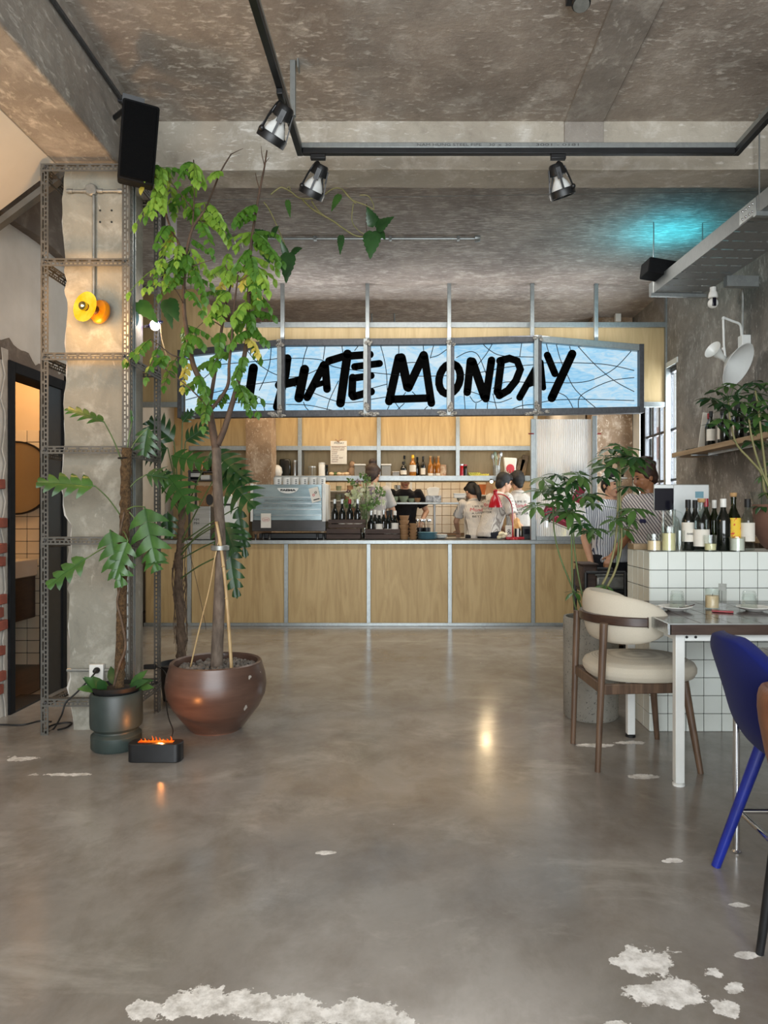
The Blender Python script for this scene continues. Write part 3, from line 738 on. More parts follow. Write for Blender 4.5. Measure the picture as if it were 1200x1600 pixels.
# ribbed polycarbonate screen on the counter's right end
scr = thing('polycarbonate_screen', 'ribbed translucent screen standing on the right end of counter', 'screen', (px(880, D), D, CT))
n = 60; x0, x1, z0, z1 = px(838, D), px(924, D), pz(838, D), pz(655, D); mb = MB()
mb.grid(lambda u, v: V((x0 + (x1-x0)*u, D + 0.004*math.sin(u*n*math.pi), z0 + (z1-z0)*v)), n*6+1, 2)
mb.build('ribbed_sheet', MAT['poly'], scr, True)
MB().box(px(829, D), px(837, D), D-0.03, D+0.03, CT, pz(655, D)).build('upright', MAT['galv'], scr, True, bevel=0.003)
MB().box(x0, x1, D-0.02, D+0.03, CT, z0).build('sill', MAT['galv'], scr, True)
for y in (678,): MB().lathe([(0.007, 0), (0.007, 0.06)], (px(825, D), D-0.03, pz(y, D)), 8, Matrix.Rotation(R(90), 3, 'Y')).build('red_bolt', MAT['redcap'], scr, True)

# ------------------------------------------------ the stained glass sign
D = SIGN_D
sg = thing('stained_glass_sign', 'long backlit stained glass sign lettered I HATE MONDAY over the counter', 'sign', (0, D, pz(652, D)))
top = [(287, 550), (441, 533), (574, 532), (703, 531), (838, 527), (1000, 541)]
bot = [(287, 655), (441, 653), (574, 652), (703, 651), (838, 650), (1000, 647)]
def lerp(tab, x):
    for (a, ya), (b, yb) in zip(tab[:-1], tab[1:]):
        if x <= b: return ya + (yb-ya)*(x-a)/(b-a)
    return tab[-1][1]
for i in range(5):
    (xa, ta), (xb, tb) = top[i], top[i+1]; (_, ba), (_, bb) = bot[i], bot[i+1]
    front_poly(MB(), [(xa+3, ta+5), (xb-3, tb+5), (xb-3, bb-5), (xa+3, ba-5)], D+0.03, 0.006).build('glass_pane', MAT['signglass'], sg, True)
def rail(nm, x0, y0, x1, y1, hpx, m, th=0.09, parent=None):
    front_poly(MB(), [(x0, y0-hpx/2), (x1, y1-hpx/2), (x1, y1+hpx/2), (x0, y0+hpx/2)], D+th/2, th).build(nm, MAT[m], parent or sg, True, bevel=0.003)
for tab, nm, off in ((top, 'top_bar', 5), (bot, 'bottom_bar', -5)):
    for (xa, ya), (xb, yb) in zip(tab[:-1], tab[1:]): rail(nm, xa, ya+off, xb, yb+off, 10, 'galvdark' if not (nm == 'top_bar' and xa > 800) else 'galv')
for x in (441, 574, 703, 838):
    yt, yb = lerp(top, x), lerp(bot, x)
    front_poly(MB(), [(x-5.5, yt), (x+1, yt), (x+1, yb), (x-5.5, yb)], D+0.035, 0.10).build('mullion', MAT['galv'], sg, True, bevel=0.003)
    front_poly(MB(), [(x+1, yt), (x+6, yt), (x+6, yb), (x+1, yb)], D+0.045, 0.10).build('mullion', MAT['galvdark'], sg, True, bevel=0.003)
    w = MB(); rr = random.Random(int(x))
    for k in range(9):
        w.ell((px(x + rr.uniform(-16, 16), D), D-0.068, pz(yb-4+rr.uniform(-2, 3), D)), (rr.uniform(.02, .05), 0.006, rr.uniform(.012, .022)), 7, 5)
    for k in range(3):
        w.ell((px(x + rr.uniform(-4, 4), D), D-0.068, pz(yb-12+rr.uniform(-6, 3), D)), (.022, 0.006, .04), 7, 5)
    w.build('weld_patch', MAT['weld'], sg, True)
    w = MB()
    for k in range(5): w.ell((px(x + rr.uniform(-6, 7), D), D-0.068, pz(yt+5+rr.uniform(-3, 5), D)), (rr.uniform(.015, .03), 0.006, .02), 7, 5)
    w.build('weld_patch', MAT['weld'], sg, True)
for x in (285.5, 998): 
    front_poly(MB(), [(x-3.5, lerp(top, min(x,1000) if x>300 else 287)), (x+3.5, lerp(top, min(x,1000) if x>300 else 287)), (x+3.5, lerp(bot, 1000 if x>300 else 287)), (x-3.5, lerp(bot, 1000 if x>300 else 287))], D+0.05, 0.11).build('end_bar', MAT['galvdark'], sg, True, bevel=0.003)
for x in (441, 574, 702, 832, 932):
    z1 = ZC; zz0 = pz(lerp(top, x)+2, D)
    MB().box(px(x-3, D), px(x+3, D), D+0.0, D+0.045, zz0, z1).build('hanger', MAT['galv'], sg, True, bevel=0.003)
def stroke(mb, pts, w, d, th):
    """a brush stroke: polyline with round ends, w px wide"""
    pts = [V((x, y)) for x, y in pts]; hw = w/2; left = []; right = []; n = len(pts)
    for i, p in enumerate(pts):
        t = (pts[min(i+1, n-1)] - pts[max(i-1, 0)]).normalized(); nn = V((-t.y, t.x))
        left.append(p + nn*hw); right.append(p - nn*hw)
    def cap(p, t, a0):
        ang = math.atan2(t.y, t.x); return [p + V((math.cos(ang + a), math.sin(ang + a)))*hw for a in [a0 - math.pi*k/6 for k in range(1, 6)]]
    t1 = (pts[-1]-pts[-2]).normalized(); t0_ = (pts[0]-pts[1]).normalized()
    poly = left + cap(pts[-1], t1, math.pi/2) + list(reversed(right)) + cap(pts[0], t0_, math.pi/2)
    q = [(px(p.x, d), pz(p.y, d)) for p in poly]
    ar = sum(q[i][0]*q[(i+1) % len(q)][1] - q[(i+1) % len(q)][0]*q[i][1] for i in range(len(q)))
    if ar > 0: q.reverse()
    # strips rather than one n-gon, so bends stay clean
    m = len(pts); L2 = [(px(p.x, d), pz(p.y, d)) for p in left]; R2 = [(px(p.x, d), pz(p.y, d)) for p in right]
    for i in range(m-1):
        a, b, c, e = L2[i], L2[i+1], R2[i+1], R2[i]
        s_ = [a, b, c, e]; ar = sum(s_[k][0]*s_[(k+1) % 4][1]-s_[(k+1) % 4][0]*s_[k][1] for k in range(4))
        if ar > 0: s_.reverse()
        mb.prism(s_, (0, d, 0), (1, 0, 0), (0, 0, 1), th)
    for p in (pts[0], pts[-1]):
        circ = [(px(p.x + hw*math.cos(-2*math.pi*k/14), d), pz(p.y + hw*math.sin(-2*math.pi*k/14), d)) for k in range(14)]
        ar = sum(circ[k][0]*circ[(k+1) % 14][1]-circ[(k+1) % 14][0]*circ[k][1] for k in range(14))
        if ar > 0: circ.reverse()
        mb.prism(circ, (0, d, 0), (1, 0, 0), (0, 0, 1), th)
oval = [(702.5 + 16.5*math.cos(R(a)) + 3*math.sin(R(-a)), 592 + 23.5*math.sin(R(a))) for a in range(-60, 301, 20)]
letters = [
 ('I', [([(396, 575), (389, 622)], 13)]),
 ('H', [([(449, 560), (446, 585), (433, 636)], 12), ([(436, 602), (468, 595)], 12), ([(476, 577), (467, 622)], 13)]),
 ('A', [([(506, 570), (480, 621)], 11), ([(508, 570), (511, 608)], 11), ([(490, 603), (506, 598)], 8)]),
 ('T', [([(514, 564), (537, 557), (578, 554)], 11), ([(543, 553), (532, 630)], 12.5)]),
 ('E', [([(554, 573), (593, 568)], 10), ([(551, 591), (580, 587)], 10), ([(551, 590), (550, 617)], 11), ([(552, 620), (580, 612)], 11)]),
 ('M', [([(623, 559), (608, 627)], 12), ([(627, 559), (637, 605)], 13), ([(638, 606), (662, 555)], 12), ([(663, 556), (674, 630)], 11), ([(611, 624), (672, 622)], 11)]),
 ('O', [(oval, 11)]),
 ('N', [([(735, 564), (730, 613)], 11), ([(738, 565), (757, 620)], 12), ([(768, 563), (759, 623)], 11)]),
 ('D', [([(783, 566), (777, 613)], 11), ([(781, 564), (796, 560), (808, 564), (813, 577), (806, 595), (794, 610), (780, 618)], 11)]),
 ('A', [([(841, 569), (812, 621)], 10), ([(845, 566), (849, 606)], 8), ([(823, 602), (845, 594)], 8)]),
 ('Y', [([(855, 555), (867, 584)], 10), ([(894, 553), (862, 622)], 12)])]
for ch, st in letters:
    mb = MB()
    for k, (pts, w) in enumerate(st): stroke(mb, pts, w*1.10, D+0.020-0.0008*k, 0.004)
    mb.build('letter', MAT['signink'], sg, True)
leads = [[(290,577),(340,570),(395,565),(436,560)],[(290,605),(320,590),(345,563),(352,543)],[(383,543),(400,565),(420,580),(436,587)],[(424,540),(420,575),(405,610)],[(290,625),(340,612),(400,600),(436,596)],[(290,600),(330,640),(345,648)],[(395,640),(405,620),(416,648)],[(310,648),(350,630),(436,632)],
 [(447,560),(475,560),(500,562),(506,565)],[(481,539),(474,562),(470,590)],[(508,539),(505,562)],[(447,589),(470,588),(495,578),(512,568)],[(534,539),(537,560)],[(561,539),(554,548)],[(514,570),(530,575),(568,580)],[(447,600),(475,608),(505,620),(535,629),(568,627)],[(529,595),(515,625),(510,645)],[(447,632),(480,633),(510,639),(535,645)],[(474,628),(478,637),(486,645)],[(537,637),(540,645)],
 [(594,538),(600,560),(604,585),(605,610)],[(580,582),(620,586),(660,588),(698,587)],[(580,607),(605,600)],[(623,538),(623,553)],[(661,538),(662,549)],[(678,538),(672,560)],[(672,559),(685,555),(698,546)],[(636,567),(652,567),(662,577)],[(580,624),(605,620)],[(608,634),(603,645)],[(618,630),(629,645)],[(632,630),(616,645)],[(668,635),(658,645)],[(674,638),(676,645)],[(634,613),(628,621)],[(644,612),(652,620)],
 [(713,559),(728,551),(740,550),(750,560),(765,600)],[(753,536),(765,547),(785,556),(833,558)],[(770,536),(760,553),(745,572)],[(815,536),(812,558)],[(713,587),(745,583),(790,574),(833,570)],[(770,607),(790,597),(833,598)],[(725,615),(727,643)],[(734,619),(743,629),(758,622)],[(744,630),(743,643)],[(762,628),(761,643)],[(763,627),(780,629),(800,622)],[(770,615),(777,643)],[(795,641),(815,634),(833,632)],[(816,623),(817,641)],[(728,610),(745,615),(758,621)],
 [(853,535),(857,550)],[(869,537),(875,560),(885,583),(900,610),(933,639)],[(890,541),(892,549)],[(903,541),(930,570),(960,595),(991,612)],[(844,567),(905,567),(950,570),(991,579)],[(986,549),(960,576),(930,592),(900,598),(844,597)],[(991,590),(955,595),(920,610),(905,622),(904,640)],[(844,629),(870,625),(915,624),(991,626)],[(868,612),(885,620),(896,639)]]
for ln in leads:
    pts = smooth_path([P(x, y, D+0.020) for x, y in ln], 4)
    MB().tube(pts, 0.0046, 5).build('lead_line', MAT['lead'], sg, True)

# ------------------------------------------------ slotted angle frame around the column
fr = thing('slotted_angle_frame', 'grey slotted steel angle frame standing around the concrete column', 'frame', (-1.82, 4.25, 0))
def slotted(L):
    """one slotted L angle of length L along z, corner at the origin, flanges towards +x and +y"""
    mb = MB(); t = 0.003; cols = [0, 0.009, 0.018, 0.024, 0.034, 0.044]   # rail, slot, rail, dots, rail
    for ax in (0, 1):
        def bx(a, b, z0, z1):
            if ax == 0: mb.box(a, b, 0, t, z0, z1)
            else: mb.box(0, t, max(a, t), b, z0, z1)
        for a, b in ((0, .009), (.018, .024), (.034, .044)): bx(a, b, 0, L)
        z = 0.0
        while z < L-0.001: bx(.009, .018, z, min(L, z+0.016)); z += 0.066
        z = 0.0
        while z < L-0.001: bx(.024, .034, z, min(L, z+0.009)); z += 0.025
    return mb
TOPZ = 3.22
p0 = slotted(TOPZ).build('post', MAT['slot'], fr)
XA, XB, YA, YB = -2.078, -1.575, 4.0, 4.50
spots_ = [((XA, YA, 0), 0), ((XB, YA, 0), 90), ((XB, YB, 0), 180), ((XA, YB, 0), 270)]
p0.location = V(spots_[0][0]) - V((-1.82, 4.25, 0))
for loc, a in spots_[1:]: inst(p0, V(loc) - V((-1.82, 4.25, 0)), (0, 0, R(a)))
ra = slotted(XB-XA-0.01); ra.xf(Matrix.Rotation(R(90), 4, 'Y'))    # along +x, flanges -z and +y
rb = slotted(YB-YA-0.01); rb.xf(Matrix.Rotation(R(-90), 4, 'X'))
r0 = s0 = None
for y in (262, 410, 557, 703, 845, 1098):
    z = pz(y, 4.0)
    for yy, fl in ((YA, 0), (YB, 1)):
        loc = V((XA+.005, yy + (-0.004 if not fl else 0.004), z+0.022)) - V((-1.82, 4.25, 0)); rot = (0, 0, 0)
        if fl: loc = V((XB-.005, yy+0.004, z+0.022)) - V((-1.82, 4.25, 0)); rot = (0, 0, math.pi)
        if r0 is None: r0 = ra.build('rung', MAT['slot'], fr); r0.location = loc
        else: inst(r0, loc, rot)
    for xx, fl in ((XA, 0), (XB, 1)):
        if fl and 300 < y < 500: continue
        loc = V((xx + (-0.004 if not fl else 0.004), YA+.005, z)) - V((-1.82, 4.25, 0)); rot = (0, 0, 0)
        if fl: rot = (0, 0, math.pi); loc = V((xx+0.004, YB-.005, z)) - V((-1.82, 4.25, 0))
        if s0 is None: s0 = rb.build('rung', MAT['slot'], fr); s0.location = loc
        else: inst(s0, loc, rot)
bolt = MB().lathe([(0.008, 0), (0.008, 0.006), (0.004, 0.010)], n=6, m=Matrix.Rotation(R(90), 3, 'X'))
bo = None
for y in (262, 410, 557, 703, 845, 1098):
    for xx in (XA+0.03, XB-0.03):
        loc = V((xx, YA-0.006, pz(y, 4.0)+0.002)) - V((-1.82, 4.25, 0))
        if bo is None: bo = bolt.build('bolt', MAT['galvdark'], fr); bo.location = loc
        else: inst(bo, loc)
# tall steel box post beside the frame (carries the column's right side)
bx_ = thing('steel_channel_post', 'smooth galvanised channel post on the right side of the column', 'post', (-1.63, 4.2, 0))
MB().box(-1.652, -1.612, 4.10, 4.16, 0, 3.25).build('channel', MAT['galv'], bx_, True, bevel=0.003)
for y0 in (4.108, 4.146): MB().box(-1.612, -1.600, y0, y0+0.006, 0, 3.25).build('lip', MAT['galv'], bx_, True)

# ------------------------------------------------ cable tray, rods, wash light
ct = thing('cable_tray', 'galvanised cable tray hung beside the right wall below the ceiling', 'cable tray', (2.3, 4.0, 3.14))
A = V((2.09, 6.2, 3.14)); B = V((2.30, 2.6, 3.14)); t = (B-A).normalized(); side = V((-t.y, t.x, 0)); side = side if side.x > 0 else -side
Lt = (B-A).length; W = 0.43
m3 = Matrix((side, -t, V((0, 0, 1)))).transposed()
def tb(c, s): return MB().obox(A + t*c[1] + side*c[0] + V((0, 0, c[2])), s, m3)
tb((0, Lt/2, 0.055), (0.003, Lt, 0.11)).build('side_wall', MAT['tray'], ct, True)
tb((W, Lt/2, 0.055), (0.003, Lt, 0.11)).build('side_wall', MAT['tray'], ct, True)
mbf = MB(); 
k = 0.0; rowi = 0
while k < Lt:
    seg = min(0.16, Lt-k)
    mbf.obox(A + t*(k+seg/2) + side*(W/2), (W, seg-0.016, 0.002), m3)
    for c in (0.06, 0.18, 0.30, 0.41): mbf.obox(A + t*(k+seg) + side*c, (0.030, 0.018, 0.002), m3)
    k += seg
mbf.build('perforated_base', MAT['tray'], ct, True)
tb((0.02, 1.62, 0.055), (0.05, 0.20, 0.10)).build('joint_plate', MAT['galv'], ct, True)
for q in (1.56, 1.60, 1.64, 1.68):
    for zz in (0.03, 0.08): MB().ell(A + t*q + side*(-0.006) + V((0, 0, zz)), (0.008, 0.008, 0.008), 8, 6).build('bolt', MAT['chrome'], ct, True)
for q, so in ((0.10, 0.0), (0.10, W), (1.75, 0.0), (1.75, W), (3.2, 0.0)):
    p = A + t*q + side*so; MB().tube([p + V((0, 0, -0.01)), V((p.x, p.y, ZC))], 0.005, 6).build('hanger_rod', MAT['galv'], ct, True)
for q in (0.10, 1.75): MB().bar(A + t*q + side*-0.03 + V((0, 0, -0.016)), A + t*q + side*(W+0.03) + V((0, 0, -0.016)), 0.035, 0.028).build('hanger_bracket', MAT['galv'], ct, True)
wa = MB().obox(A + t*0.55 + side*(W+0.10) + V((0, 0, -0.04)), (0.26, 0.06, 0.085), m3).build('wall_bracket', MAT['galv'], ct, True)
pl = thing('led_wash_lamp', 'black lamp box on the tray end throwing cyan light on the ceiling', 'lamp', tuple(A + t*0.28 + V((0.05, 0, 0.12))))
c0 = A + t*0.22 + side*0.02
mb = MB(); mb.obox(c0 + V((0, 0, 0.15)), (0.30, 0.20, 0.13), m3 @ Matrix.Rotation(R(8), 3, 'Y')); mb.build('housing', MAT['blackmat'], pl, True, bevel=0.012)
mb = MB(); mb.obox(c0 + V((0.03, 0.05, 0.224)), (0.20, 0.10, 0.006), m3 @ Matrix.Rotation(R(8), 3, 'Y')); mb.build('led_panel', MAT['ledcyan'], pl, True)
al = area('cyan_wash', c0 + V((0.22, 0.32, 0.24)), (0, 0, 0), 0.3, 0.2, 4.2, (0.04, 0.75, 1.0)); al.rotation_euler = (R(165), R(-10), 0)
al.parent = None
# ================================================================== tiled bar, table, chairs
TP = 0.1027; BX0, BY0, BROWS, BCOLS, BSIDE = 1.377, 4.07, 10, 14, 4
BZ = BROWS*TP
bar = thing('tiled_bar', 'white tiled bar block with dark grout lines by the right wall', 'bar', (BX0, BY0, 0))
MB().box(0.004, BCOLS*TP, 0.004, BSIDE*TP+0.02, 0, BZ-0.004).build('core', MAT['grout'], bar)
t0 = MB().box(-TP/2+.0018, TP/2-.0018, -0.004, 0.004, -TP/2+.0018, TP/2-.0018).build('tile', MAT['tile'], bar, bevel=0.0012)
first = True
for i in range(BCOLS):
    for j in range(BROWS):
        loc = (TP*(i+.5), 0.001, TP*(j+.5))
        if first: t0.location = loc; first = False
        else: inst(t0, loc)
for i in range(BSIDE):
    for j in range(BROWS): inst(t0, (0.001, TP*(i+.5), TP*(j+.5)), (0, 0, R(90)))
for i in range(BCOLS):
    for j in range(BSIDE): inst(t0, (TP*(i+.5), TP*(j+.5), BZ-0.002), (R(90), 0, 0))
BT = BZ + 0.002

# ------------------------------------------------ tiled table with white legs
tb_ = thing('dining_table', 'brown tiled table with white steel legs against the tiled bar', 'table', (1.16, 3.18, 0))
TX0, TX1, TY0, TY1, TT = 1.16, 2.60, 3.18, 4.03, 0.755
def box_(nm, a, mt, parent, bev=0.003): return MB().box(*a).build(nm, MAT[mt], parent, True, bevel=bev)
box_('board', (TX0+.012, TX1, TY0+.012, TY1, TT-0.05, TT-0.006), 'walnutdark', tb_)
box_('front_edge', (TX0+0.005, TX0+0.52, TY0, TY0+0.012, TT-0.05, TT), 'brownedge', tb_, 0.001)
box_('front_edge', (TX0+0.523, TX1, TY0, TY0+0.012, TT-0.05, TT), 'brownedge', tb_, 0.001)
box_('side_trim', (TX0-0.004, TX0+0.012, TY0, TY1, TT-0.05, TT+0.001), 'steel', tb_, 0.001)
box_('front_trim', (TX0, TX1, TY0-0.002, TY0+0.006, TT-0.004, TT+0.001), 'steel', tb_, 0.0005)
tp = 0.138; tt0 = None
for i in range(10):
    for j in range(6):
        loc = V((TX0+0.014+tp*(i+.5), TY0+0.014+tp*(j+.5), TT-0.003)) - V((TX0, TY0, 0))
        if tt0 is None:
            tt0 = MB().box(-tp/2+.0015, tp/2-.0015, -tp/2+.0015, tp/2-.0015, -0.004, 0.003).build('tile', MAT['browntile'], tb_, bevel=0.001); tt0.location = loc
        else: inst(tt0, loc)
for lx, ly in ((1.237, 3.267), (1.237, 3.98), (2.50, 3.267), (2.50, 3.98)):
    lg = box_('leg', (lx-.021, lx+.021, ly-.021, ly+.021, 0.015, TT-0.05), 'white', tb_)
    MB().lathe([(0.028, 0.0), (0.028, 0.010), (0.016, 0.016)], (lx, ly, 0), 12).build('foot', MAT['white'] if ly < 3.5 else MAT['rubber'], lg, True)
box_('apron', (1.258, 2.48, 3.25, 3.285, TT-0.09, TT-0.05), 'white', tb_); box_('apron', (1.258, 2.48, 3.963, 3.995, TT-0.09, TT-0.05), 'white', tb_)
box_('apron', (1.22, 1.254, 3.29, 3.96, TT-0.09, TT-0.05), 'white', tb_)
for x in (1.267, 1.308): MB().lathe([(0.0065, 0), (0.0065, 0.002)], (x, 3.2485, TT-0.071), 10, Matrix.Rotation(R(90), 3, 'X')).build('bolt_hole', MAT['rubber'], tb_, True)

# ------------------------------------------------ beige chair
def smooth_seat(mb, fn, nu=36, prof=None):
    pass
ch = thing('upholstered_chair', 'beige upholstered chair with round back cushion and walnut legs', 'chair', (1.13, 3.66, 0), R(3))
def leg(p, q, r0, r1, mt, par, nm='leg'): 
    k = 6; pts = [V(p).lerp(V(q), i/k) for i in range(k+1)]
    rs = [r0 + (r1-r0)*i/k for i in range(k+1)]
    return MB().tube(pts, rs, 12).build(nm, MAT[mt], par)
for s in (-1, 1):
    leg((-0.232, s*0.212, 0), (-0.205, s*0.225, 0.72), 0.014, 0.020, 'walnut', ch)
    leg((0.255, s*0.262, 0), (0.200, s*0.205, 0.43), 0.014, 0.021, 'walnut', ch)
    MB().bar((-0.215, s*0.218, 0.40), (0.205, s*0.20, 0.40), 0.024, 0.05).build('side_rail', MAT['walnut'], ch, bevel=0.004)
MB().bar((-0.21, -0.21, 0.40), (-0.21, 0.21, 0.40), 0.024, 0.05).build('back_rail', MAT['walnut'], ch, bevel=0.004)
MB().bar((0.20, -0.20, 0.40), (0.20, 0.20, 0.40), 0.024, 0.05).build('front_rail', MAT['walnut'], ch, bevel=0.004)
# seat cushion: rounded D
mb = MB(); prof = [(0.0, 0.425), (0.86, 0.425), (0.95, 0.432), (0.995, 0.455), (1.0, 0.475), (0.96, 0.497), (0.86, 0.511), (0.55, 0.522), (0.0, 0.526)]
def seat_fn(u, v):
    a = 2*math.pi*u; k = v*(len(prof)-1); i = min(int(k), len(prof)-2); f = k-i
    r = prof[i][0]*(1-f)+prof[i+1][0]*f; z = prof[i][1]*(1-f)+prof[i+1][1]*f
    c, s = math.cos(a), math.sin(a); ex = 2/2.6
    x = 0.045 + (0.275 if c > 0 else 0.27)*math.copysign(abs(c)**ex, c)*r; y = 0.255*math.copysign(abs(s)**ex, s)*r*(1 - 0.06*(c < 0)*abs(c))
    return V((x, y, z))
mb.grid(seat_fn, 48, 33, True); mb.build('seat', MAT['beige'], ch, sharp=80)
# wrap-round back cushion
mb = MB()
def back_fn(u, v):
    b = 2*math.pi*u; T = R(112); th = -T + 2*T*v; q = min(1, abs(th)/T); env = max(0.0, 1 - q**2.6)**0.5
    hh = (0.135 - 0.012*(1-q))*env; tk = 0.036*max(0.05, env**0.7) if env > 0 else 0.0
    rad = 0.215 + tk*math.cos(b)*(1 if abs(hh) > 0 else 0); ex = 0.75
    zz = math.copysign(abs(math.sin(b))**ex, math.sin(b))*hh
    lean = -0.18*zz
    return V((0.035 - (rad + lean*-0.6)*math.cos(th)*1.05, (rad+0.012)*math.sin(th)*1.05, 0.722 + zz + 0.012*math.cos(th)))
mb.grid(back_fn, 24, 41, True); mb.build('backrest', MAT['beige'], ch, sharp=80)
pts = []
for k in range(25):
    th = R(-82 + 164*k/24); pts.append(V((0.03 - 0.262*math.cos(th), 0.268*math.sin(th), 0.728)))
mb = MB()
for i in range(24):
    pass
vs = []; fs = []
for k, p in enumerate(pts):
    o = V((p.x-0.03, p.y, 0)).normalized(); tk = 0.016
    for a, z in ((-tk, -0.022), (tk, -0.022), (tk, 0.022), (-tk, 0.022)): vs.append(p + o*a + V((0, 0, z)))
for k in range(24):
    for j in range(4): fs.append((k*4+j, k*4+(j+1) % 4, k*4+4+(j+1) % 4, k*4+4+j))
fs += [(0, 1, 2, 3), (99, 98, 97, 96)]
mb.add(vs, fs); mb.build('back_bow', MAT['walnutdark'], ch, bevel=0.004)

# ------------------------------------------------ blue shell chair
bc = thing('shell_chair', 'royal blue fabric shell chair with round blue legs at the right edge', 'chair', (1.38, 2.34, 0), R(2))
for sx, sy in ((-0.29, -0.20), (-0.29, 0.185), (0.27, -0.22), (0.27, 0.22)):
    leg((sx, sy, 0), (sx*0.52, sy*0.75, 0.44), 0.016, 0.022, 'blueleg', bc)
mb = MB()
def shell(u, v, off=0.0):
    # v 0 front lip -> 1 top of the back; u across
    s = (u-0.5)*2; 
    path = [V((0.29, 0, 0.45)), V((0.20, 0, 0.445)), V((0.0, 0, 0.43)), V((-0.15, 0, 0.445)), V((-0.245, 0, 0.53)), V((-0.295, 0, 0.67)), V((-0.335, 0, 0.79)), V((-0.35, 0, 0.855))]
    k = v*(len(path)-1); i = min(int(k), len(path)-2); f = k-i
    f2 = f
    p0 = path[max(i-1, 0)]; p1 = path[i]; p2 = path[i+1]; p3 = path[min(i+2, len(path)-1)]
    c = 0.5*((2*p1)+(-p0+p2)*f2+(2*p0-5*p1+4*p2-p3)*f2*f2+(-p0+3*p1-3*p2+p3)*f2**3)
    wid = [0.16, 0.22, 0.245, 0.25, 0.25, 0.235, 0.18, 0.06]; w = wid[i]*(1-f)+wid[i+1]*f
    wing = max(0, min(1, (v-0.25)/0.3))*max(0, min(1, (1.05-v)/0.35))
    y = s*w; x = c.x + wing*0.085*(abs(s)**2.2); z = c.z + (1-min(1, v*2.4))*0.02*s*s + (0.035*s*s if v < 0.5 else 0)
    # thickness offset along an approximate normal
    d = (path[min(i+1, len(path)-1)] - path[i]).normalized(); nrm = V((-d.z, 0, d.x))
    nrm = V((nrm.x, s*0.55*wing, nrm.z)).normalized()
    return V((x, y, z)) - nrm*off if False else V((x, y, z)) + V((-d.z*-1, -s*0.5*wing, -d.x*-1 if False else 0)).normalized()*0 + nrm*(-off)
NU, NV = 19, 29
a = len(mb.v)
top_ = [shell(i/(NU-1), j/(NV-1), -0.022) for j in range(NV) for i in range(NU)]
bot_ = [shell(i/(NU-1), j/(NV-1), 0.022) for j in range(NV) for i in range(NU)]
fs = []
for j in range(NV-1):
    for i in range(NU-1):
        q = (j*NU+i, j*NU+i+1, (j+1)*NU+i+1, (j+1)*NU+i); fs.append(q); fs.append(tuple(NU*NV+x for x in reversed(q)))
ring = [i for i in range(NU)] + [j*NU+NU-1 for j in range(1, NV)] + [(NV-1)*NU+i for i in range(NU-2, -1, -1)] + [j*NU for j in range(NV-2, 0, -1)]
for k in range(len(ring)):
    p, q = ring[k], ring[(k+1) % len(ring)]; fs.append((q, p, p+NU*NV, q+NU*NV))
mb.add(top_+bot_, fs); sh_ = mb.build('shell', MAT['blue'], bc, sharp=180, sub=1)
mb = MB(); mb.lathe([(0.0, 0.415), (0.13, 0.415), (0.15, 0.40), (0.13, 0.385), (0, 0.385)], (0.02, 0, 0), 20); mb.build('underframe', MAT['blueleg'], bc)
mb = MB()
def pad(u, v):
    a = 2*math.pi*u; k = v*4; pr = [(0, .452), (0.96, .455), (1.0, .468), (0.9, .482), (0, .488)]; i = min(int(k), 3); f = k-i
    r = pr[i][0]*(1-f)+pr[i+1][0]*f; z = pr[i][1]*(1-f)+pr[i+1][1]*f
    return V((0.06+0.20*math.cos(a)*r, 0.20*math.sin(a)*r, z))
mb.grid(pad, 32, 17, True); mb.build('seat_pad', MAT['blue'], bc, sharp=80)

# ------------------------------------------------ brown leather chair, mostly outside the picture
lc = thing('leather_chair', 'brown leather tub chair with black tapered leg cut by the right edge', 'chair', (1.198, 1.80, 0))
for sx, sy in ((-0.205, 0.215), (-0.205, -0.215), (0.25, 0.215), (0.25, -0.215)):
    leg((sx, sy, 0), (sx*0.80, sy*0.85, 0.42), 0.011, 0.017, 'black', lc)
mb = MB()
def tub(u, v):
    b = 2*math.pi*u; T = R(118); th = -T + 2*T*v; q = abs(th)/T
    h = 0.365*(1 - 0.35*q**2); tk = 0.035
    rr = 0.285 + tk*math.cos(b); z = 0.43 + h/2 + math.copysign(abs(math.sin(b))**0.6, math.sin(b))*h/2
    k_ = 0.72 + 0.28*min(1, max(0, (z-0.43)/h))**0.7; return V((0.02 - rr*k_*math.cos(th), rr*k_*math.sin(th), z))
mb.grid(tub, 24, 41, True); mb.add([tub(i/24, 0) for i in range(24)], [tuple(range(24))]); mb.add([tub(i/24, 1) for i in range(24)], [tuple(range(23, -1, -1))])
mb.build('tub_back', MAT['leather'], lc, sharp=60)
MB().lathe([(0, 0.40), (0.25, 0.40), (0.275, 0.42), (0.275, 0.45), (0.24, 0.475), (0, 0.485)], (0.03, 0, 0), 36).build('seat', MAT['leather'], lc)

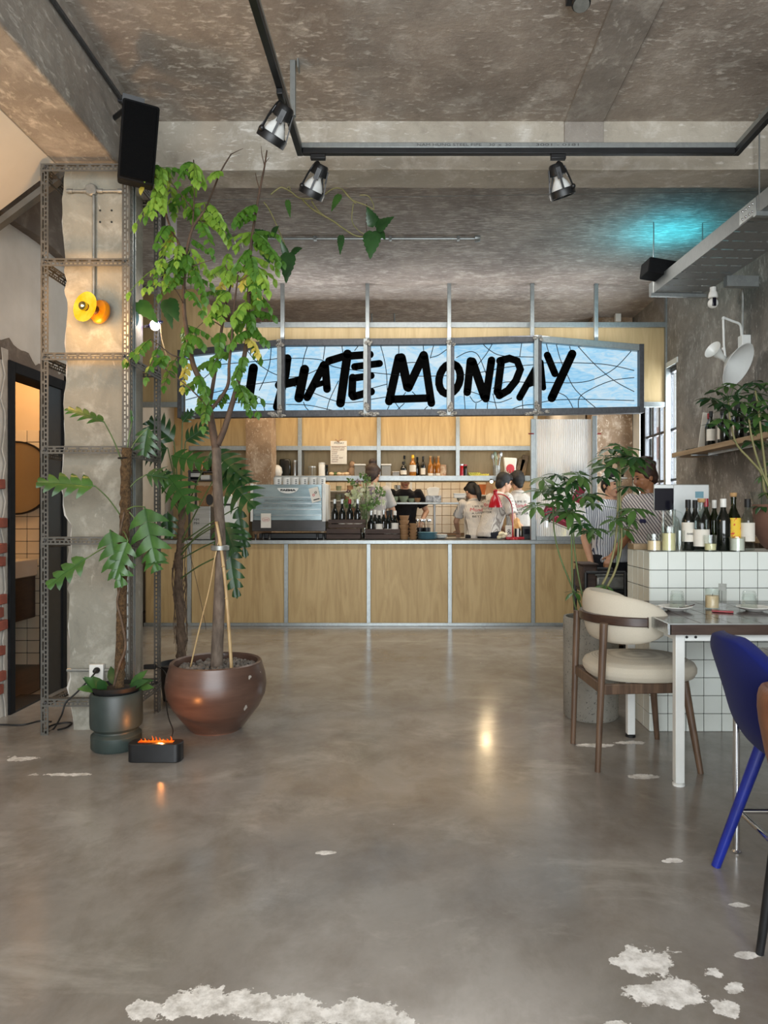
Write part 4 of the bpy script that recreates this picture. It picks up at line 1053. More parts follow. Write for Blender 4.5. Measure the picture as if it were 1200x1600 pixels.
# ------------------------------------------------ second table with chrome frame
t2 = thing('chrome_table', 'dark tiled table on chrome tube frame behind the blue chair', 'table', (1.19, 2.10, 0))
MB().box(1.20, 2.4, 2.12, 2.66, 0.715, 0.742).build('board', MAT['walnutdark'], t2, True, bevel=0.003)
q0 = None
for i in range(11):
    for j in range(5):
        loc = V((1.205+0.108*(i+.5), 2.122+0.107*(j+.5), 0.745)) - V((1.19, 2.10, 0))
        if q0 is None: q0 = MB().box(-.0525, .0525, -.052, .052, -0.004, 0.004).build('tile', pm('grey_glazed_tile', '#5d5b57', '#4a4845', 0.2, scale=3), t2, bevel=0.001); q0.location = loc
        else: inst(q0, loc)
for x, y in ((1.205, 2.62), (1.19, 2.66-0.52), (2.35, 2.62), (2.35, 2.14)):
    lg = MB().tube([(x, y, 0.012), (x, y, 0.715)], 0.012, 12).build('leg', MAT['chrome'], t2, True)
    MB().lathe([(0.016, 0), (0.018, 0.006), (0.013, 0.013)], (x, y, 0), 12).build('foot_cap', MAT['chrome'], lg, True)
MB().tube([(1.205, 2.60, 0.16), (2.35, 2.60, 0.16)], 0.010, 10).build('stretcher', MAT['chrome'], t2, True)
MB().tube([(1.198, 2.15, 0.16), (1.205, 2.61, 0.16)], 0.010, 10).build('stretcher', MAT['chrome'], t2, True)

# ------------------------------------------------ on the table
def tumbler_down(name, label, x, y, z, s=1.0):
    g = thing(name, label, 'glass', (x, y, z), 0, 'upturned glasses on the tiled table')
    # upturned faceted tumbler
    pr = [(0.040, 0.0), (0.041, 0.004), (0.036, 0.055), (0.034, 0.062), (0.036, 0.070), (0.030, 0.088), (0.026, 0.091), (0.0, 0.091)]
    MB().lathe([(r*s, zz*s) for r, zz in pr], n=10).build('outer_wall', MAT['glass'], g, sharp=25)
    MB().lathe([(r*s, zz*s) for r, zz in [(0.037, 0.0), (0.033, 0.055), (0.028, 0.074), (0.0, 0.076)]], n=10).build('inner_wall', MAT['glass'], g, sharp=25)
    return g
def saucer(name, label, x, y, z):
    p = thing(name, label, 'saucer', (x, y, z), 0, 'white saucers on the tiled table')
    MB().lathe([(0.0, 0.002), (0.035, 0.002), (0.038, 0.0), (0.042, 0.003), (0.075, 0.013), (0.085, 0.020), (0.084, 0.022), (0.072, 0.016), (0.04, 0.007), (0, 0.006)], n=36).build('dish', MAT['ceramic'], p)
    return p
TS = TT + 0.001
q = P(1058, 950, 3.62); SX, SY = q.x, 3.62
saucer('saucer', 'white saucer under the upturned glass near the chair', SX-0.01, SY, TS)
tumbler_down('tumbler', 'upturned clear tumbler on the saucer nearer the beige chair', SX, SY, TS+0.008)
q = P(1172, 950, 3.60)
saucer('saucer', 'white saucer under the upturned glass beside the menu stand', q.x+0.02, 3.60, TS)
tumbler_down('tumbler', 'upturned clear tumbler on the saucer right of the menu stand', q.x-0.005, 3.60, TS+0.008, 1.02)
sp = thing('teaspoon', 'steel teaspoon resting on the saucer near the chair', 'spoon', (SX+.05, SY-.02, TS+.02))
mb = MB(); mb.tube([(SX+.015, SY-.035, TS+.017), (SX+.07, SY-.015, TS+.026), (SX+.085, SY-.008, TS+.030)], [.0025, .0025, .003], 6); mb.build('handle', MAT['chrome'], sp, True)
mb = MB(); mb.ell((SX+.005, SY-.038, TS+.0185), (.014, .010, .004), 10, 6); mb.build('bowl', MAT['chrome'], sp, True)
bw = thing('sugar_bowl', 'small shallow white bowl left of the upturned glass on table', 'bowl', (px(1026, 3.62), 3.62, TS))
MB().lathe([(0.0, 0.0), (0.022, 0.0), (0.036, 0.012), (0.040, 0.020), (0.037, 0.020), (0.022, 0.006), (0, 0.005)], n=28).build('bowl', MAT['ceramic'], bw)
def candle(name, label, x, y, z, r, h, wax, hw, grp):
    g = thing(name, label, 'candle', (x, y, z), 0, grp)
    MB().lathe([(0, 0.0), (r, 0.0), (r, h), (r-0.0025, h), (r-0.0025, 0.006), (0, 0.006)], n=28).build('glass_cup', MAT['glass'], g)
    MB().lathe([(0, 0.0065), (r-0.004, 0.0065), (r-0.004, hw), (0, hw-0.002)], n=28).build('wax', MAT[wax], g)
    MB().tube([(0, 0, hw-0.002), (0.001, 0, hw+0.010)], 0.0012, 5).build('wick', MAT['rubber'], g)
    return g
candle('candle_glass', 'orange candle in clear glass between the two upturned tumblers', px(1113, 3.68), 3.68, TS, 0.038, 0.105, 'wax', 0.068, 'candle glasses')
mn = thing('menu_stand', 'clear acrylic menu stand on a red base on the table', 'menu stand', (px(1129, 3.55), 3.55, TS))
mb = MB(); mb.obox((0, 0, 0.005), (0.10, 0.045, 0.008), Matrix.Rotation(R(-25), 3, 'Z')); mb.build('base', MAT['redcap'], mn, bevel=0.002)
mb = MB(); mb.obox((0.0, 0, 0.075), (0.038, 0.004, 0.135), Matrix.Rotation(R(-25), 3, 'Z')); mb.build('acrylic_sheet', MAT['acryl'], mn)
mb = MB(); mb.obox((0.0, 0.003, 0.125), (0.036, 0.002, 0.035), Matrix.Rotation(R(-25), 3, 'Z')); mb.build('card', MAT['conduit'], mn)

# ------------------------------------------------ on the bar
candle('candle_glass', 'pink candle in short clear glass at the bar corner', px(1022, 4.16), 4.16, BT, 0.041, 0.10, 'wax', 0.060, 'candle glasses')
candle('candle_glass', 'pale yellow candle in tall clear glass on the bar', px(1045, 4.13), 4.13, BT, 0.041, 0.145, 'waxpale', 0.105, 'candle glasses')
candle('candle_glass', 'white candle in glass before the yellow labelled bottle', px(1152, 4.12), 4.12, BT, 0.043, 0.085, 'waxwhite', 0.075, 'candle glasses')
def bottle(label, x, y, z, r, h, mt, lab=None, cap=None, labz=(0.25, 0.6), shoulder=0.62, group='bottles on the bar', neck=0.36, labcol='paper', name='wine_bottle', simple=False, mark=None):
    g = thing(name, label, 'bottle', (x, y, z), 0, group)
    n = 10 if simple else 20; rn = r*neck
    pr = [(0, 0.0), (r*0.92, 0.0), (r, 0.006), (r, h*shoulder*0.93), (r*0.93, h*shoulder), (r*0.62, h*(shoulder+0.09)), (rn*1.05, h*(shoulder+0.17)), (rn, h*0.94), (rn*1.18, h*0.945), (rn*1.18, h*0.97), (rn, h*0.975), (rn, h), (0, h)]
    MB().lathe(pr, n=n).build('body', MAT[mt], g)
    if lab: MB().lathe([(r*1.012, h*shoulder*labz[0]*1.3), (r*1.02, h*shoulder*labz[0]*1.3), (r*1.02, h*shoulder*labz[1]*1.45), (r*1.012, h*shoulder*labz[1]*1.45)], n=n, close=True).build('label', MAT[labcol], g)
    if cap == 'cork': MB().lathe([(0, h*0.98), (rn*0.95, h*0.98), (rn*1.35, h*1.0), (rn*1.35, h*1.06), (0, h*1.06)], n=n).build('cork', MAT['cork'], g)
    elif cap: MB().lathe([(rn*1.06, h*0.84), (rn*1.22, h*0.845), (rn*1.22, h*1.005), (0, h*1.008)], n=n).build('capsule', MAT[cap], g)
    if mark: text_mesh('lettering', mark, 0.016, MAT['ink'], g, (x, y - r*1.03, z + h*0.33), (1, 0, 0), (0, 0, 1), width=r*1.1)
    return g
def B_(x, d): return px(x, d), d, BT
bottle('brown wine bottle with white deer label left on the bar', *B_(1075, 4.22), 0.035, 0.30, 'bottledark', True, 'ink', (0.22, 0.62), mark='ISABEL')
bottle('plain dark bottle behind the deer labelled bottle', *B_(1086, 4.34), 0.034, 0.30, 'bottledark', None, 'ink')
bottle('clear spirit bottle with cork and white side label', *B_(1096, 4.18), 0.045, 0.29, 'bottleclear', True, 'cork', (0.12, 0.5), 0.60, labcol='paper')
bottle('bottle with red capsule standing behind the clear spirit bottle', *B_(1103, 4.36), 0.034, 0.31, 'bottlegreen', None, 'redcap')
bottle('slim green bottle with white cap between dark bottles', *B_(1116, 4.36), 0.033, 0.30, 'bottlegreen', None, 'whitemat')
bottle('black bottle with white pourer in the middle of the bar', *B_(1130, 4.20), 0.041, 0.305, 'bottledark', None, 'whitemat')
bottle('green bottle with yellow and red label', *B_(1146, 4.27), 0.041, 0.325, 'bottlegreen', True, 'cork', (0.25, 0.66), labcol='yellowlabel' if 'yellowlabel' in MAT else 'paper')
bottle('clear bottle with black neck and cork at the right', *B_(1168, 4.24), 0.040, 0.305, 'bottleclear', True, 'ink', (0.22, 0.6))
g = thing('tumbler', 'small empty tumbler before the clear spirit bottle', 'glass', (px(1110, 4.11), 4.11, BT))
MB().lathe([(0, 0), (0.034, 0), (0.037, 0.095), (0.035, 0.095), (0.031, 0.008), (0, 0.008)], n=20).build('cup', MAT['glass'], g)
MB().lathe([(0, 0.009), (0.0305, 0.009), (0.0325, 0.045), (0, 0.045)], n=20).build('dried_flowers', MAT['waxpale'], g)
g = thing('glass_jug', 'clear round swing top jug behind the yellow candle', 'jug', (px(1048, 4.36), 4.36, BT))
MB().lathe([(0, 0), (0.055, 0), (0.058, 0.02), (0.058, 0.15), (0.045, 0.19), (0.03, 0.205), (0.03, 0.24), (0.033, 0.243), (0.028, 0.245), (0.027, 0.205), (0.042, 0.185), (0.054, 0.15), (0.054, 0.01), (0, 0.01)], n=24).build('jug', MAT['glass'], g)
mb = MB(); mb.tube(smooth_path([(0.03, 0, 0.235), (0.07, 0, 0.22), (0.072, 0, 0.16), (0.058, 0, 0.10)], 4), 0.004, 6); mb.build('handle', MAT['glass'], g)
g = thing('clear_tumbler', 'clear glass tumbler between yellow candle and deer bottle', 'glass', (px(1062, 4.20), 4.20, BT))
MB().lathe([(0, 0), (0.026, 0), (0.030, 0.12), (0.028, 0.12), (0.024, 0.008), (0, 0.008)], n=20).build('cup', MAT['glass'], g)
g = thing('wooden_board', 'pale wooden board lying at the back corner of the bar', 'board', (px(995, 4.40), 4.38, BT))
mb = MB(); mb.box(-0.045, 0.05, -0.06, 0.06, 0, 0.035); mb.build('board', MAT['shelfwood'], g, bevel=0.004)
pos = thing('till_terminal', 'till terminal with dark screen and silver panel behind the bottles', 'till', (px(1070, 4.46), 4.44, BT))
mb = MB(); mb.box(px(1052, 4.43)-px(1070, 4.46), px(1108, 4.43)-px(1070, 4.46), -0.012, 0.012, 0.02, pz(757, 4.43)-BT); mb.build('back_panel', MAT['silver'], pos, bevel=0.004)
mb = MB(); mb.box(px(1021, 4.40)-px(1070, 4.46), px(1052, 4.40)-px(1070, 4.46), -0.05, -0.035, pz(798, 4.40)-BT, pz(757, 4.40)-BT); mb.build('screen_frame', MAT['silver'], pos, bevel=0.003)
mb = MB(); mb.box(px(1021.6, 4.40)-px(1070, 4.46), px(1051.5, 4.40)-px(1070, 4.46), -0.0515, -0.050, pz(797.5, 4.40)-BT, pz(763, 4.40)-BT); mb.build('screen', MAT['screen'], pos)
mb = MB(); mb.box(-0.02, 0.06, -0.02, 0.03, 0, 0.03); mb.tube([(px(1036, 4.4)-px(1070, 4.46), -0.04, pz(798, 4.4)-BT), (px(1036, 4.4)-px(1070, 4.46), -0.04, 0.03)], 0.008); mb.box(-0.17, -0.08, -0.07, 0.0, 0.0, 0.03); mb.build('stand', MAT['silver'], pos, bevel=0.003)
mb = MB(); mb.box(px(1086, 4.43)-px(1070, 4.46), px(1099, 4.43)-px(1070, 4.46), -0.0135, -0.012, pz(778, 4.43)-BT, pz(768, 4.43)-BT); mb.build('sticker', MAT['plateblue'], pos)

# ------------------------------------------------ shelf on the right wall
ws = thing('wall_shelf', 'pale wooden shelf on steel brackets along the right concrete wall', 'shelf', (XR, 5.8, 1.8))
MB().box(XR-0.26, XR, 4.7, 7.05, 1.80, 1.845).build('board', MAT['shelfwood'], ws, True, bevel=0.003)
for y in (5.2, 6.6): MB().bar((XR-0.24, y, 1.79), (XR-0.002, y, 1.79), 0.03, 0.012).build('bracket', MAT['steel'], ws, True)
MB().box(XR-0.15, XR-0.13, 5.2, 6.45, 1.775, 1.80).build('light_strip', MAT['steel'], ws, True)
SHZ = 1.847; k = 0
shb = ['dark wine bottle with red capsule first on the wall shelf', 'wine bottle with white label second on the wall shelf', 'wine bottle with white label third on the wall shelf', 'tall dark bottle fourth along the wall shelf', 'wine bottle with cream label fifth on the wall shelf', 'dark bottle sixth on the wall shelf behind leaves', 'wine bottle with white label seventh on the wall shelf', 'dark bottle last on the wall shelf by the green cup']
for k in range(8):
    bottle(shb[k], XR-0.12-0.04*(k % 2), 6.50-0.135*k, SHZ, 0.038, 0.315, 'bottledark', k in (1, 2, 4, 6), 'redcap' if k == 0 else 'ink', (0.2, 0.55), group='bottles on the wall shelf', simple=True)
g = thing('leaning_card', 'pale card leaning on the wall behind the first shelf bottle', 'card', (XR-0.05, 6.62, SHZ))
mb = MB(); mb.obox((-0.05, 0.0, 0.17), (0.10, 0.012, 0.335), Matrix.Rotation(R(8), 3, 'Y')); mb.build('card', MAT['paper'], g)
g = thing('green_cup', 'green glazed cup at the near end of the wall shelf', 'cup', (XR-0.13, 5.36, SHZ))
MB().lathe([(0, 0), (0.04, 0), (0.05, 0.09), (0.047, 0.09), (0.038, 0.008), (0, 0.008)], n=20).build('cup', pm('green_glaze', '#2f6b4c', '#255a3f', 0.25, scale=5), g)
g = thing('shelf_bottle_rack', 'tangle of thin wire at the far end of the wall shelf', 'wire', (XR-0.12, 6.85, SHZ))
mb = MB(); rr = random.Random(5)
mb.tube(smooth_path([(-0.06+0.12*rr.random(), -0.10+0.05*i, 0.004+0.035*rr.random()*(i not in (0, 7))) for i in range(8)], 4), 0.0025, 5); mb.build('wire', MAT['rubber'], g)
g = thing('wall_ledge', 'brown ledge running along the right wall at bar height', 'ledge', (XR, 5.6, 1.07))
MB().box(XR-0.30, XR, 4.62, 6.6, 1.03, 1.07).build('board', MAT['shelfwood'], g, True, bevel=0.003)
for y in (4.75, 6.4): MB().box(XR-0.28, XR-0.24, y, y+0.04, 0, 1.03).build('leg', MAT['black'], g, True)
for j, (x, d, lab) in enumerate(((1142, 4.95, 'flared clear vase on the ledge behind the corked bottles'), (1190, 4.90, 'clear stemmed glass on the ledge behind the terracotta pot'))):
    g = thing('glass_vase', lab, 'vase', (px(x, d)+0.0, d, 1.07)) if False else thing('glass_vase', lab, 'vase', (XR-0.20, 5.35-0.45*j, 1.072))
    MB().lathe([(0, 0), (0.05, 0), (0.04, 0.06), (0.06, 0.20), (0.10, 0.34), (0.097, 0.34), (0.057, 0.20), (0.036, 0.06), (0, 0.02)], n=24).build('vase', MAT['glass'], g)
# ================================================================== left side fittings
# loudspeaker
D = 3.86; c = P(216, 228, D)
spk = thing('loudspeaker', 'black tilted loudspeaker hung high beside the concrete column', 'speaker', tuple(c))
m = Matrix.Rotation(R(22), 3, 'Z') @ Matrix.Rotation(R(14), 3, 'X') @ Matrix.Rotation(R(4), 3, 'Y')
mb = MB(); mb.obox(c, (0.185, 0.17, 0.40), m); mb.build('cabinet', MAT['blackmat'], spk, True, bevel=0.012)
mb = MB(); mb.obox(c + m @ V((0.0, -0.0905, 0)), (0.165, 0.012, 0.375), m); mb.build('grille', pm('speaker_grille', '#0a0b0d', '#050607', 0.9, spec=0.1, scale=250, bump=0.5, bscale=300), spk, True, bevel=0.006)
mb = MB(); mb.obox(c + m @ V((-0.04, 0.02, 0.215)), (0.11, 0.05, 0.05), m); mb.tube([c + m @ V((-0.04, 0.06, 0.22)), V((-1.69, 4.05, 3.50))], 0.014, 8); mb.build('bracket', MAT['black'], spk, True)

# conduit and amber wall lamp on the column
cd = thing('column_conduit', 'grey surface conduit with round junction box on the column', 'conduit', (px(146, 4.08), 4.09, 2.4))
F = 4.082
MB().tube([P(146.5, 306, F), P(146.5, 466, F)], 0.0095, 10).build('vertical_pipe', MAT['conduit'], cd, True)
MB().tube([P(104, 298.5, F), P(136, 298.5, F)], 0.009, 10).build('horizontal_pipe', MAT['conduit'], cd, True)
MB().tube([P(152, 298.5, F), P(189, 298.5, F)], 0.009, 10).build('horizontal_pipe', MAT['conduit'], cd, True)
MB().lathe([(0.0, 0.0), (0.036, 0.0), (0.036, 0.022), (0.030, 0.028), (0, 0.028)], (px(144, 4.095), 4.098, pz(298, 4.095)), 8, Matrix.Rotation(R(90), 3, 'X')).build('junction_box', MAT['conduit'], cd, True)
for x in (108, 134, 155, 186): MB().lathe([(0.012, 0), (0.013, 0.01), (0.013, 0.02), (0.012, 0.03)], P(x, 298.5, F) - V((0.01, 0, 0)), 10, Matrix.Rotation(R(90), 3, 'Y')).build('pipe_clip', MAT['conduit'], cd, True)
lp = thing('amber_wall_lamp', 'round amber glass wall lamp glowing on the concrete column', 'lamp', tuple(P(150, 482, 4.09)))
ax = V((-0.42, -0.88, 0.12)).normalized(); m = ax.to_track_quat('Z', 'Y').to_matrix()
c1 = P(156, 487, 4.055); c2 = P(134.5, 480, 3.97)
MB().lathe([(0, -0.03), (0.05, -0.03), (0.068, -0.012), (0.07, 0.0), (0.062, 0.016), (0.03, 0.026), (0, 0.026)], c1, 32, m).build('rear_disc', pm('orange_glass', '#e08a18', '#c9720f', 0.2, scale=6), lp, True)
MB().tube([c1, c2], [0.026, 0.022], 12).build('neck', pm('brown_lamp_socket', '#5b3a26', '#40281a', 0.4, scale=6), lp, True)
pr = [(0.022, 0.0), (0.040, 0.0), (0.070, 0.004), (0.084, 0.014), (0.086, 0.024), (0.078, 0.032), (0.055, 0.026), (0.036, 0.014), (0.022, 0.010)]
MB().lathe(pr, c2 - ax*0.012, 40, m, True).build('amber_glass', MAT['yellowglass'], lp, True)
MB().ell(c2 + ax*0.018, (0.026, 0.026, 0.026), 16, 10).build('bulb', pm('mirror_bulb', '#cfc9a8', '#a89f70', 0.08, 1.0, scale=6), lp, True)
MB().tube([P(146.5, 466, 4.08), P(150, 474, 4.07)], 0.012, 8).build('socket_pipe', MAT['conduit'], lp, True)
point('amber_lamp_light', c2 + V((-0.02, -0.16, -0.02)), 10, (1.0, 0.52, 0.17), 0.06)
point('amber_lamp_wall_glow', P(150, 505, 4.02), 1.0, (1.0, 0.58, 0.22), 0.05)
# violet glass lamp on the rear frame post, with a pale blue disc
vl = thing('violet_lamp', 'violet glass lamp with bright white bulb clipped to the frame post', 'lamp', tuple(P(241, 508, 4.42)))
c = P(240, 507, 4.42); m = V((-0.25, -0.35, 0.9)).to_track_quat('Z', 'Y').to_matrix()
MB().lathe([(0.012, -0.01), (0.03, -0.014), (0.058, -0.004), (0.062, 0.004), (0.056, 0.010), (0.03, 0.002), (0.012, 0.002)], c, 28, m, True).build('glass_shade', MAT['violet'], vl, True)
MB().ell(c + V((0.012, -0.01, -0.008)), (0.030, 0.030, 0.032), 16, 10).build('bulb', MAT['bulbwhite'], vl, True)
MB().tube([c + V((0, 0.03, 0)), V((-1.60, 4.49, c.z))], 0.014, 8).build('socket', MAT['whitemat'], vl, True)
MB().tube(smooth_path([c + V((0.05, -0.02, 0.0)), P(253, 530, 4.42), P(262, 560, 4.42), P(268, 566, 4.42)], 4), 0.004, 6).build('cord', MAT['bamboo'], vl, True)
point('violet_lamp_light', c + V((0.01, -0.07, -0.01)), 1.5, (1.0, 0.86, 0.74), 0.03)
bd = thing('pale_blue_disc', 'pale blue enamel disc hung on the frame beside the violet lamp', 'disc', tuple(P(213, 498, 4.3)))
MB().lathe([(0, 0), (0.045, 0.0), (0.048, 0.008), (0.04, 0.018), (0, 0.022)], P(213, 498, 4.28), 28, V((-0.75, -0.65, 0)).to_track_quat('Z', 'Y').to_matrix()).build('disc', MAT['ltblue'], bd, True)

# power socket with plug and cord on the column
so = thing('power_socket', 'white wall socket near the foot of the concrete column', 'socket', (px(152, 4.09), 4.095, pz(1055, 4.09)))
MB().box(px(142, 4.09), px(164, 4.09), 4.065, 4.098, pz(1070, 4.09), pz(1037, 4.09)).build('plate', MAT['whitemat'], so, True, bevel=0.004)
for y in (1046, 1062):
    for x in (149, 153, 157): MB().box(px(x-.6, 4.08), px(x+.6, 4.08), 4.0645, 4.066, pz(y+2, 4.08), pz(y-2, 4.08)).build('slot', MAT['rubber'], so, True)
for a, b in ((105, 142), (164, 188)): MB().tube([P(a, 1047, 4.085), P(b, 1047, 4.085)], 0.010, 8).build('conduit', MAT['conduit'], so, True)
pc = thing('extension_lead', 'black power cord with plug running from socket across the floor', 'cord', (px(100, 4.0), 4.0, 0))
MB().lathe([(0, 0), (0.016, 0.0), (0.018, 0.012), (0.012, 0.034), (0, 0.036)], P(152, 1047, 4.06)+V((0, 0.0, 0)), 14, Matrix.Rotation(R(90), 3, 'X')).build('plug', MAT['rubber'], pc, True)
def gp(x, y): 
    d = CAM_Z*FPX/(y-VY); return V((px(x, d), d, 0.006))
MB().tube(smooth_path([P(152, 1047, 4.03), P(143, 1058, 3.99), P(120, 1082, 3.97), P(103, 1098, 3.95), P(96, 1118, 3.94), gp(84, 1140), gp(71, 1146), gp(78, 1136), gp(98, 1131), gp(112, 1131), gp(104, 1138), gp(90, 1142)], 6), 0.005, 7).build('cord', MAT['rubber'], pc, True)
fc = thing('floor_cable', 'black cable lying along the floor at the left edge', 'cable', (px(20, 4.2), 4.2, 0))
MB().tube(smooth_path([gp(-60, 1136), gp(0, 1134), gp(35, 1134), gp(62, 1128), gp(80, 1129)], 6), 0.005, 7).build('cable', MAT['rubber'], fc, True)
# adapter hanging on the rear post with a thin lead to the flame box
ad = thing('plug_adapter', 'small black plug adapter with thin lead on the rear frame post', 'adapter', (px(236, 4.5), 4.47, pz(1042, 4.47)))
MB().box(px(226, 4.45), px(244, 4.45), 4.43, 4.46, pz(1045, 4.45), pz(1038, 4.45)).build('adapter', MAT['rubber'], ad, True, bevel=0.003)
MB().tube(smooth_path([P(244, 1042, 4.44), P(256, 1048, 4.4), P(262, 1065, 4.3), P(259, 1090, 4.2), P(263, 1120, 3.9), P(270, 1140, 3.75), P(268, 1152, 3.66)], 6), 0.003, 6).build('lead', MAT['rubber'], ad, True)
# flame effect diffuser
D = 3.60
fd = thing('flame_diffuser', 'black flame effect diffuser box glowing orange on the floor', 'diffuser', (px(244, D), D, 0))
hw, hd, hh = 0.133, 0.045, 0.093; mb = MB(); rp = [(math.copysign(hw-0.03, c_) + 0.03*math.cos(a), math.copysign(hd-0.03, s_) + 0.03*math.sin(a)) for c_, s_, a0 in ((1, 1, 0), (-1, 1, 90), (-1, -1, 180), (1, -1, 270)) for a in [R(a0 + 15*k) for k in range(7)]]
mb.prism(rp, (0, 0, 0.0), (1, 0, 0), (0, 1, 0), hh); mb.build('body', MAT['black'], fd, bevel=0.004)
mb = MB(); mb.box(-hw+0.045, hw-0.045, -0.014, 0.014, hh, hh+0.0015); mb.build('slot', MAT['fire'], fd)
rr = random.Random(4)
for k in range(9):
    x = -0.075 + 0.15*k/8; h_ = 0.010 + 0.022*rr.random(); mb = MB()
    mb.tube([(x, 0, hh+0.001), (x+0.003, rr.uniform(-.004, .004), hh+h_*0.4), (x-0.002, 0, hh+h_)], [0.005, 0.0035, 0.0006], 6); mb.build('flame', MAT['fire'], fd)
point('flame_light', (px(250, D), D+0.01, 0.104), 2.6, (1.0, 0.34, 0.08), 0.008)

# ================================================================== plants
def rot_to(d, up=V((0, 0, 1))):
    d = V(d).normalized(); x = up.cross(d)
    if x.length < 1e-3: x = V((1, 0, 0))
    x.normalize(); return d, x, d.cross(x).normalized()
def leaflet(mb, base, d, nrm, L, W, curl=0.15):
    """one pointed oval blade: base point, direction, facing"""
    d = V(d).normalized(); s = d.cross(V(nrm))
    if s.length < 1e-3: s = d.cross(V((0.3, 0.8, 0.5)))
    s.normalize(); n = s.cross(d).normalized()
    prof = [(0.0, 0.06), (0.22, 0.78), (0.48, 1.0), (0.75, 0.68), (1.0, 0.0)]
    vs = []; fs = []
    for t, w in prof:
        c = V(base) + d*(L*t) - n*(curl*L*t*t); h = W*0.5*w; up = n*(0.18*h)
        if w == 0.0: vs.append(c)
        else: vs += [c - s*h + up, c, c + s*h + up]
    for i in range(3):
        a = i*3; fs += [(a, a+1, a+4, a+3), (a+1, a+2, a+5, a+4)]
    fs += [(9, 10, 12), (10, 11, 12)]
    mb.add(vs, fs)
def spray(parent, base, d, L, pairs, ll, mat, rnd, droop=0.6, twigmat='stem'):
    """a compound leaf: rachis with hanging pairs of leaflets"""
    mb = MB(); d = V(d).normalized(); pts = []
    for i in range(6):
        t = i/5; pts.append(V(base) + d*(L*t) + V((0, 0, -droop*L*t*t*0.5)))
    for i in range(pairs):
        t = 0.18 + 0.82*i/(pairs-1 if pairs > 1 else 1); k = t*5; a = min(int(k), 4); p = pts[a].lerp(pts[a+1], k-a)
        tan = (pts[a+1]-pts[a]).normalized(); s = tan.cross(V((0, 0, 1)))
        s = s.normalized() if s.length > 1e-3 else V((1, 0, 0)); sz = ll*(0.75 + 0.35*math.sin(math.pi*min(1, 0.25+t*0.8)))*rnd.uniform(.85, 1.12)
        for sg_ in (-1, 1):
            dr = s*sg_*rnd.uniform(.45, .8) + V((0, 0, -1))*rnd.uniform(.45, .95) + tan*rnd.uniform(.15, .5)
            nr = V((rnd.uniform(-.35, .35), -0.9, 0.55 + rnd.uniform(-.2, .4)))
            leaflet(mb, p, dr, nr, sz, sz*0.54, 0.12)
    leaflet(mb, pts[-1], (pts[-1]-pts[-2]) + V((0, 0, -0.4*L)), V((0, -.8, .5)), ll*1.05, ll*0.55)
    mb.tube(pts, [0.0022]*5+[0.001], 5, False)
    return mb.build('leaf', MAT[mat], parent, True, sharp=180)
def branch(parent, pts, r0, r1, mat='twig', nm='branch', n=8, k=5):
    p = smooth_path(pts, k); m_ = len(p)-1
    return MB().tube(p, [r0 + (r1-r0)*i/m_ for i in range(m_+1)], n).build(nm, MAT[mat], parent, True, sharp=180)

# ------------------------------------------------ star-fruit tree in the brown pot
D = 4.12; TX = px(338, D)
pt = thing('round_pot', 'large round brown glazed pot holding the tall tree', 'pot', (TX, D, 0))
pr = [(0.0, 0.012), (0.15, 0.012), (0.165, 0.03), (0.20, 0.075), (0.245, 0.135), (0.278, 0.205), (0.286, 0.262), (0.278, 0.32), (0.262, 0.372), (0.258, 0.392), (0.250, 0.398), (0.236, 0.392), (0.232, 0.372), (0.235, 0.345), (0.0, 0.345)]
MB().lathe(pr, n=64).build('pot_body', MAT['pot'], pt)
MB().lathe([(0.0, 0.0), (0.135, 0.0), (0.142, 0.01), (0.140, 0.022), (0, 0.022)], n=48).build('saucer', MAT['terracotta'], pt)
rr = random.Random(12); peb = []
for k in range(5):
    mb = MB(); mb.ell((0, 0, 0), (0.016, 0.013, 0.010), 7, 5); mb.v = [p + V((rr.uniform(-1, 1), rr.uniform(-1, 1), rr.uniform(-1, 1)))*0.003 for p in mb.v]; peb.append(mb)
gm = MB()
for k in range(520):
    a = rr.uniform(0, 2*math.pi); r_ = 0.222*math.sqrt(rr.random()); o = V((r_*math.cos(a), r_*math.sin(a), 0.350 + rr.uniform(-.006, .012)))
    mz = Matrix.Rotation(rr.uniform(0, 6), 3, 'Z') @ Matrix.Rotation(rr.uniform(-.6, .6), 3, 'X'); s_ = rr.uniform(.7, 1.25); e_ = peb[k % 5]
    gm.add([o + mz @ (v*s_) for v in e_.v], e_.f)
gv = gm.build('gravel', MAT['pebble'], pt); gv['kind'] = 'stuff'
tr = thing('star_fruit_tree', 'tall slender tree with drooping light green leaflets in the brown pot', 'tree', (TX, D, 0.35))
def T(x, y, dd=0.0): return P(x, y, D+dd)
trunk = [T(338, 1056), T(340, 1000), T(343, 930), T(345, 880), T(344, 830), T(341, 780), T(339, 735), T(338, 700)]
branch(tr, trunk, 0.036, 0.026, 'bark', 'trunk', 14)
